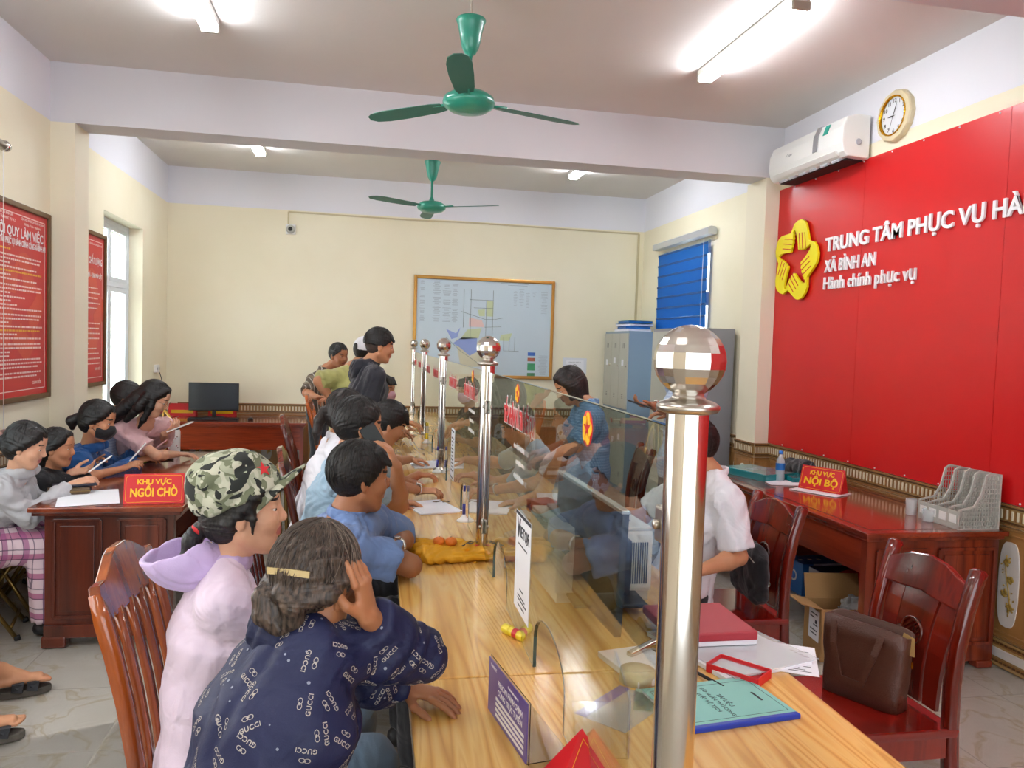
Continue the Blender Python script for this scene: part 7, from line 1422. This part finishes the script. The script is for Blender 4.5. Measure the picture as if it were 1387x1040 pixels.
# water bottle (white vacuum flask)
fk = thing('vacuum_flask', (-1.447, 6.343, 0.760), 0, 'white vacuum flask with small patterns at the far end of the waiting table', 'bottle'); b = B(); b.lathe([(.0, 0), (.040, 0), (.043, .004), (.043, .165), (.038, .178), (.034, .182)], 28); b.obj('body', 'white_plastic', fk); b = B(); b.lathe([(.035, .182), (.035, .196)], 24, cap=False); b.obj('neck_band', 'black_plastic', fk); b = B(); b.lathe([(.037, .196), (.037, .228), (.033, .234), (.0, .234)], 28); b.obj('cap', 'white_plastic', fk)
rnd = random.Random(1); 
for q in range(9): a = -PI/2+rnd.uniform(-1.2, 1.2); z = .03+q*.014; b = B(); b.sphere((.0432*math.cos(a), .0432*math.sin(a), z), (.005, .005, .005), 8, 6); b.obj('pattern_dot', M('dot_brown', '#7d4b44', .5) if q % 2 else M('dot_pink', '#c98a8f', .5), fk)
mt_ = thing('black_folder', (-1.522, 5.984, 0.762), .5, 'black folder with a green note beside the flask', 'folder'); slab('cover', .26, .20, .008, 'black_plastic', mt_); slab('note', .08, .05, .002, M('note_green', '#9fe03a', .5), mt_, (-.10, -.09, .0))
# computer on the back desk
pc = thing('computer_monitor', (-1.665, 9.120, 0.760), 0, 'black flat monitor on the computer desk against the back wall', 'monitor'); b = B(); b.lathe([(.0, 0), (.11, 0), (.11, .008), (.0, .012)], 24); b.obj('foot', 'black_plastic', pc); b = B(); b.box((0, .01, .08), (.04, .02, .16)); b.obj('neck', 'black_plastic', pc); b = B(); b.box((0, -.01, .235), (.535, .03, .315), bev=.006); b.obj('bezel', 'black_plastic', pc); b = B(); b.box((0, -.0262, .242), (.515, .002, .285)); b.obj('screen', M('screen_off', '#2c3138', .25), pc)
kb = thing('keyboard', (-1.620, 8.860, 0.760), 0, 'black keyboard in front of the computer monitor', 'keyboard'); slab('tray', .52, .14, .018, 'black_plastic', kb, (0, 0, 0), 0, .005); b = B(); [b.box((-.245+c*.0215, -.05+r_*.024, .020), (.018, .020, .006), bev=.001, seg=1) for c in range(24) for r_ in range(5)]; b.obj('keys', 'black_plastic', kb, 'stuff')
ms = thing('mouse', (-1.235, 8.870, 0.760), 0, 'black mouse beside the keyboard', 'mouse'); b = B(); b.sphere((0, 0, .012), (.032, .052, .02), 16, 10); b.obj('shell', 'black_plastic', ms); b = B(); b.box((0, .03, .031), (.006, .016, .004), bev=.001); b.obj('wheel', 'grey_plastic', ms)
# locker top: folders
for i, (c, dz, rz, lab) in enumerate((('paper', 0, .1, 'white papers at the bottom of the pile on the lockers'), ('folder_blue', .03, -.08, 'blue folder lowest in the pile on the lockers'), ('folder_blue', .065, .12, 'blue folder in the middle of the pile on the lockers'), (M('folder_green', '#3a8a4a', .4), .10, .0, 'green-edged folder on top of the pile on the lockers'))):
    q = thing('folder', (3.14+.02*i, 8.85+.03*i, 1.89+dz), rz, lab, 'folder'); slab('cover', .30, .42, .003, c, q, (0, 0, .026)); slab('pages', .29, .41, .022, 'paper' if i % 2 == 0 else 'folder_blue', q, (0, 0, .003)); slab('back', .30, .42, .003, c, q)
# right desk things
tbx = thing('reference_book', (2.900, 5.280, 0.760), .30, 'thick teal paperback lying at the far end of the office desk', 'book'); slab('cover', .30, .44, .052, 'teal_box', tbx, (0, 0, 0), 0, .005); b = B(); b.box((0, .002, .026), (.294, .438, .044)); b.obj('pages', 'paper', tbx); b = B(); b.box((.02, .02, .0525), (.18, .10, .001)); b.obj('title_patch', 'film', tbx)
tb2 = thing('reference_book', (3.120, 5.100, 0.760), -.1, 'second teal book behind the water bottle', 'book'); slab('cover', .20, .26, .04, 'teal_box', tb2, (0, 0, 0), 0, .004)
wb2 = thing('water_bottle', (2.953, 5.061, 0.760), 0, 'clear plastic water bottle with a blue cap and label on the office desk', 'bottle'); b = B(); b.lathe([(.0, 0), (.028, 0), (.032, .006), (.031, .05), (.029, .056), (.031, .062), (.032, .13), (.028, .155), (.014, .185), (.0125, .20), (.0125, .205)], 24); b.obj('bottle', M('pet', '#dfeaf0', .08, alpha=.45), wb2); b = B(); b.lathe([(.0325, .085), (.0328, .135)], 24, cap=False); b.obj('label', 'folder_blue', wb2); b = B(); b.lathe([(.0, .20), (.015, .20), (.015, .222), (.0, .224)], 20); b.obj('cap', M('cap_blue', '#2b7fe0', .4), wb2)
bb_ = thing('belt_bag', (3.240, 5.300, 0.760), 1.45, 'black waist bag against the wall on the office desk', 'bag'); s_ = Sdf(); s_.cone((-.16, 0, .07), (.16, 0, .06), .062, .050, k=.03, side=(0, 0, 1), w=1.15); s_.noise = wrinkle(.005, 40, 8); link('pouch', to_mesh('pouch', s_.mesh(.008)), 'black_top', bb_); b = B(); b.tube([(-.18, 0, .09), (-.27, .02, .13), (-.33, .0, .06), (-.26, -.03, .02), (-.18, -.02, .04)], 1, prof=[(-.002, .016), (.002, .016), (.002, -.016), (-.002, -.016)], up=(0, 1, 0), smooth=False); b.obj('strap', 'black_top', bb_); b = B(); b.tube([(.17, 0, .07), (.26, -.01, .03), (.30, -.02, .015)], 1, prof=[(-.002, .014), (.002, .014), (.002, -.014), (-.002, -.014)], up=(0, 1, 0), smooth=False); b.obj('strap_end', 'black_top', bb_); b = B(); b.tube([(-.15, -.062, .09), (0, -.066, .092), (.14, -.055, .085)], .003, 6); b.obj('zip', 'grey_plastic', bb_)
for pt, rz, lab in (((2.98, 4.98, .762), -.2, 'creased white papers left of the NỘI BỘ sign'), ((3.02, 4.66, .762), -1.05, 'white papers under the NỘI BỘ sign')): q = thing('paper_stack', pt, rz, lab, 'paper'); slab('sheets', .33, .21, .005, 'paper', q)
M('tumbler_glass', '#dfe8ea', .04, alpha=.36, coat=1)
for pt, h_, lab in (((3.168, 3.968, 0.760), .095, 'tall clear drinking glass on the office desk'), ((3.144, 3.799, 0.760), .07, 'short clear drinking glass beside the file rack')): q = thing('drinking_glass', pt, 0, lab, 'glass'); b = B(); b.lathe([(.0, 0), (.029, 0), (.031, .004), (.034, h_), (.032, h_), (.028, .010), (.0, .010)], 24); b.obj('tumbler', 'tumbler_glass', q); b = B(); b.lathe([(.0, .0005), (.028, .0005), (.028, .009), (.0, .009)], 24); b.obj('thick_base', M('glass_base', '#dfe5e6', .1, alpha=.6), q)
# file rack: four slots of perforated dividers
rk = thing('file_rack', (3.285, 3.745, 0.760), 0, 'grey perforated plastic file rack on the office desk', 'rack'); Wk, Dk = .30, .25
# local x = across wall direction (towards wall = +x), y along wall ; dividers are planes of constant y
def divider(y, name='divider'):
    b = B(); out = [(-Dk/2, 0), (Dk/2, 0), (Dk/2, .30), (.06, .305), (.035, .29), (.01, .19), (-.03, .125), (-Dk/2, .105)]
    n = len(out); th = .004
    # solid rim + louvre slots cut as gaps between bars
    pts = [(p[0], y, p[1]) for p in out]; b.tube(pts, 1, prof=[(-.004, .006), (.004, .006), (.004, -.006), (-.004, -.006)], closed=True, up=(0, 1, 0), smooth=False)
    def top(x):
        for i in range(len(out)):
            (x0, z0), (x1, z1) = out[i], out[(i+1) % n]
            if i >= 2 and min(x0, x1) <= x <= max(x0, x1) and abs(x1-x0) > 1e-6: return z0+(z1-z0)*(x-x0)/(x1-x0)
        return .1
    k = 0
    for i in range(15):
        x = -Dk/2+.015+i*.0168
        b.box((x, y, top(x)/2), (.0045, th, top(x)-.004))
    for j in range(12):
        z = .02+j*.025; x0 = -Dk/2
        while x0 < Dk/2 and top(x0+.001) < z+.004: x0 += .006
        if x0 < Dk/2-.02: 
            x = x0+(.008 if j % 2 else 0)
            b.box(((x0+Dk/2)/2, y, z), (Dk/2-x0, th, .004))
    return b.obj(name, 'tray_grey', rk)
for q in range(5): divider(-Wk/2+q*Wk/4)
b = B(); b.box((0, 0, .003), (Dk, Wk, .006)); b.obj('base', 'tray_grey', rk)
for q in range(4): b = B(); b.box((-Dk/2, -Wk/2+(q+.5)*Wk/4, .05), (.006, Wk/4-.006, .10), bev=.002); fp = b.obj('front_plate', 'tray_grey', rk); b = B(); b.box((-Dk/2-.004, -Wk/2+(q+.5)*Wk/4, .055), (.003, Wk/4-.025, .045)); b.obj('label_holder', 'white_plastic', fp)
b = B(); b.box((Dk/2, 0, .15), (.005, Wk, .30)); b.obj('back_plate', 'tray_grey', rk)
# boxes below the desk
def carton(name, pt, rz, dims, mats, lab, cat='box'):
    r = thing(name, pt, rz, lab, cat); b = B(); b.box((0, 0, dims[2]/2), dims, bev=.003); b.obj('carton', mats[0], r); return r
M('box_blue', '#1c6bb8', .35, var=.3, vscale=5, coat=.3); M('box_white', '#d5d9e4', .4); M('carton', '#a8804f', .8, var=.06, bump=.05, bscale=100); M('box_navy', '#1f2f6d', .4)
b1 = carton('printed_box', (3.165, 4.920, 0.000), 0, (.30, .22, .225), ['box_blue'], 'blue and white printed product box under the office desk'); b = B(); b.box((.04, -.111, .1125), (.22, .003, .225)); b.obj('white_side', 'box_white', b1); b = B(); b.lathe([(.04, 0), (.04, .002), (.028, .002), (.028, 0)], 24, frame=frame((-.151, 0, .12), (0, -1, 0), (0, 0, 1)), cap=False); b.obj('round_logo', 'letter_white', b1); b = B(); [b.box((-.1+.07*q, .0, .2255), (.025, .03, .001)) for q in range(3)]; b.obj('top_marks', 'letter_white', b1)
b2 = carton('printed_box', (3.200, 4.660, 0.000), 0, (.30, .26, .215), ['box_white'], 'white and navy stacked box between the blue box and the red basin'); b = B(); b.box((0, 0, .2162), (.302, .262, .002)); b.obj('navy_top', 'box_navy', b2); b = B(); [b.box((.02, -.1312, .03+q*.018), (.24, .002, .004)) for q in range(10)]; [b.box((.05, 0, .2175), (.02+.2, .02, .001))]; b.obj('printed_stripes', 'box_navy', b2); b = B(); b.box((-.1505, -.06, .17), (.002, .03, .04)); b.obj('mark', 'ink', b2)
rbs = thing('plastic_basin', (3.140, 4.260, 0.000), 0, 'red plastic basin under the office desk', 'basin'); b = B(); b.lathe([(.0, .0), (.11, 0), (.12, .01), (.165, .27), (.18, .285), (.18, .295), (.160, .29), (.115, .015), (.0, .012)], 32); b.obj('basin', 'red_sticker', rbs)
rpb = thing('plastic_bag', (2.930, 5.320, 0.000), 0, 'red plastic bag under the office desk behind the white-shirted man\'s chair', 'bag'); s_ = Sdf(); s_.ell((0, 0, .19), (.17, .17, .20), k=.03); s_.cone((0, 0, .30), (.03, .03, .42), .08, .04, k=.05); s_.noise = wrinkle(.015, 30, 5); link('sack', to_mesh('sack', s_.mesh(.012)), M('bag_red', '#b3151a', .3), rpb)
cbx = thing('cardboard_box', (2.460, 3.620, 0.000), 0, 'open brown cardboard box with raised flaps before the office desk', 'box')
cbx.location = (2.655, 3.835, 0); cbx.rotation_euler = (0, 0, -.12); cw, cd2, ch = .32, .21, .29
for (x_, y_, sx, sy, nm2) in ((0, -cd2/2, cw, .006, 'front_wall'), (0, cd2/2, cw, .006, 'rear_wall'), (-cw/2, 0, .006, cd2, 'side_wall'), (cw/2, 0, .006, cd2, 'side_wall')): b = B(); b.box((x_, y_, ch/2), (sx, sy, ch)); b.obj(nm2, 'carton', cbx)
b = B(); b.box((0, 0, .006), (cw, cd2, .006)); b.obj('bottom', 'carton', cbx)
b = B(); b.box((0, cd2/2+.02, ch+.065), (cw, .005, .14), rot=(-.25, 0, 0)); b.obj('rear_flap', 'carton', cbx); b = B(); b.box((-.02, -cd2/2-.012, ch-.065), (cw-.02, .005, .13), rot=(-.12, 0, 0)); b.obj('front_flap', 'carton', cbx); b = B(); b.box((-cw/2-.055, 0, ch+.012), (.13, cd2-.02, .005), rot=(0, .25, 0)); b.obj('side_flap', 'carton', cbx); b = B(); b.box((cw/2+.06, 0, ch+.005), (.13, cd2-.02, .005), rot=(0, .1, 0)); b.obj('side_flap', 'carton', cbx)
b = B(); b.box((-cw/2-.0045, -.02, ch*.62), (.002, .12, .17)); b.obj('shipping_label', 'paper', cbx); b = B(); [b.box((-cw/2-.006, -.02+dy, ch*.62+dz), (.001, w_, .006)) for dy, dz, w_ in ((0, .06, .08), (.02, .04, .05), (-.02, .0, .05), (0, -.03, .08), (0, -.05, .07))]; b.box((-cw/2-.006, -.045, ch*.62+.02), (.001, .02, .02)); b.obj('label_print', 'ink', cbx)
b = B(); b.prism([(-.025, -.02), (.0, -.03), (.035, -.01), (.035, .03), (-.02, .03), (-.03, .012), (-.005, .01)], .001, frame((-.03, -cd2/2-.004, .11), (1, 0, 0), (0, 0, 1))); b.obj('red_logo', 'red_sticker', cbx)
cbw = thing('plastic_wrap', (2.74, 3.83, .25), 0, 'crumpled clear plastic wrap in the cardboard box', 'wrap'); s_ = Sdf(); s_.ell((0, 0, 0), (.07, .07, .07), k=.02); s_.noise = wrinkle(.02, 65, 6); link('wrap', to_mesh('wrap', s_.mesh(.009)), M('wrap_clear', '#d5d9dc', .12, alpha=.5), cbw)
# brown handbag on the cherry chair
M('leather', '#532f21', .35, bump=.35, bscale=260, coat=.15); M('leather_dark', '#2a1610', .5); M('lining', '#b08a52', .7)
hb_ = thing('handbag', (1.790, 2.430, 0.452), math.radians(-64), 'brown leather tote handbag standing open on the cherry chair', 'bag'); wb_, wt_, db_, hb2 = .28, .315, .12, .275
def tote(ins, z0, z1, flip=False):
    vs = []; n = 8
    for zi in range(6):
        t = zi/5; w2 = (wb_+(wt_-wb_)*t)/2-ins; d2 = (db_*(1-.25*t))/2-ins; z = z0+(z1-z0)*t
        for i in range(28):
            a = 2*PI*i/28; c, s2 = math.cos(a), math.sin(a); vs.append((math.copysign(abs(c)**.35, c)*w2, math.copysign(abs(s2)**.5, s2)*d2+.006*math.sin(z*40+c*3), z-(.010*math.cos(a*2) if zi == 5 else 0)))
    fs = [[j*28+i, j*28+(i+1) % 28, (j+1)*28+(i+1) % 28, (j+1)*28+i] for j in range(5) for i in range(28)]; fs.append(list(range(28))[::-1]); return vs, fs
b = B(); vs, fs = tote(0, 0, hb2); b.verts(vs, fs, True); v2, f2_ = tote(.006, .008, hb2); b.verts(v2, [q[::-1] for q in f2_], True); k = 5*28
bmv = list(b.b.verts)
for i in range(28): b.b.faces.new([bmv[k+i], bmv[k+(i+1) % 28], bmv[168+k+(i+1) % 28], bmv[168+k+i]])
o = link('bag_body', b.mesh('tote', recalc=False), 'leather', hb_, smooth=False)
b = B(); b.box((0, 0, hb2*.80), (wt_-.03, db_*.62, .004)); b.obj('inner_pocket', 'leather_dark', hb_)
for s_y in (-1, 1):
    b = B(); b.tube([(-.085, s_y*(db_*.42+.006), hb2-.05), (-.088, s_y*(db_*.45+.014), hb2-.01), (-.075, s_y*(db_*.5+.03), hb2-.08 if s_y < 0 else hb2+.05), (-.04, s_y*(db_*.5+.04), hb2-.19 if s_y < 0 else hb2+.08), (.04, s_y*(db_*.5+.04), hb2-.19 if s_y < 0 else hb2+.08), (.075, s_y*(db_*.5+.03), hb2-.08 if s_y < 0 else hb2+.05), (.088, s_y*(db_*.45+.014), hb2-.01), (.085, s_y*(db_*.42+.006), hb2-.05)] if s_y < 0 else [(-.085, db_*.42, hb2-.05), (-.08, db_*.44+.01, hb2-.0), (-.04, db_*.5+.01, hb2-.03), (.04, db_*.5+.01, hb2-.03), (.08, db_*.44+.01, hb2), (.085, db_*.42, hb2-.05)], 1, prof=[(-.003, .011), (.003, .011), (.003, -.011), (-.003, -.011)], up=(0, 1, 0), smooth=False); b.obj('handle', 'leather', hb_)
b = B(); b.tube([(wt_/2-.03, 0, hb2-.004), (wt_/2+.002, 0, hb2-.01), (wt_/2+.004, 0, hb2-.07)], 1, prof=[(-.001, .008), (.001, .008), (.001, -.008), (-.001, -.008)], up=(0, 1, 0), smooth=False); b.obj('zip_end', 'lining', hb_); b = B(); b.box((wt_/2+.006, 0, hb2-.10), (.006, .010, .022), bev=.002); b.obj('zip_pull', 'gold', hb_)
# black laptop bag behind the white-shirted man
lb = thing('laptop_bag', (1.840, 3.400, 0.452), 1.45, 'black laptop bag wedged between the white-shirted man and his chair back', 'bag'); s_ = Sdf(); s_.cone((-.14, 0, .10), (-.14, 0, .27), .035, .032, k=.03, side=(1, 0, 0), w=2.2); s_.cone((.10, 0, .10), (.10, 0, .27), .035, .032, k=.03, side=(1, 0, 0), w=2.8); s_.cone((-.12, 0, .19), (.10, 0, .19), .045, .045, k=.03, side=(0, 0, 1), w=3.2); s_.noise = wrinkle(.003, 40, 9); s_.add(lambda X, Y, Z: .001-Z+0*X+0*Y, np.array([-99.]*3), np.array([99.]*3), .003, 'i'); link('body', to_mesh('body', s_.mesh(.009)), 'black_top', lb); b = B(); b.tube([(-.17, .04, .26), (0, .045, .30), (.15, .04, .26)], .003, 6); b.obj('zip', 'steel_brushed', lb); b = B(); b.lathe([(.014, 0), (.014, .004), (.010, .004)], 16, frame=frame((-.17, -.03, .16), (0, 1, 0), (0, 0, 1)), cap=False); b.obj('buckle_ring', 'steel', lb)
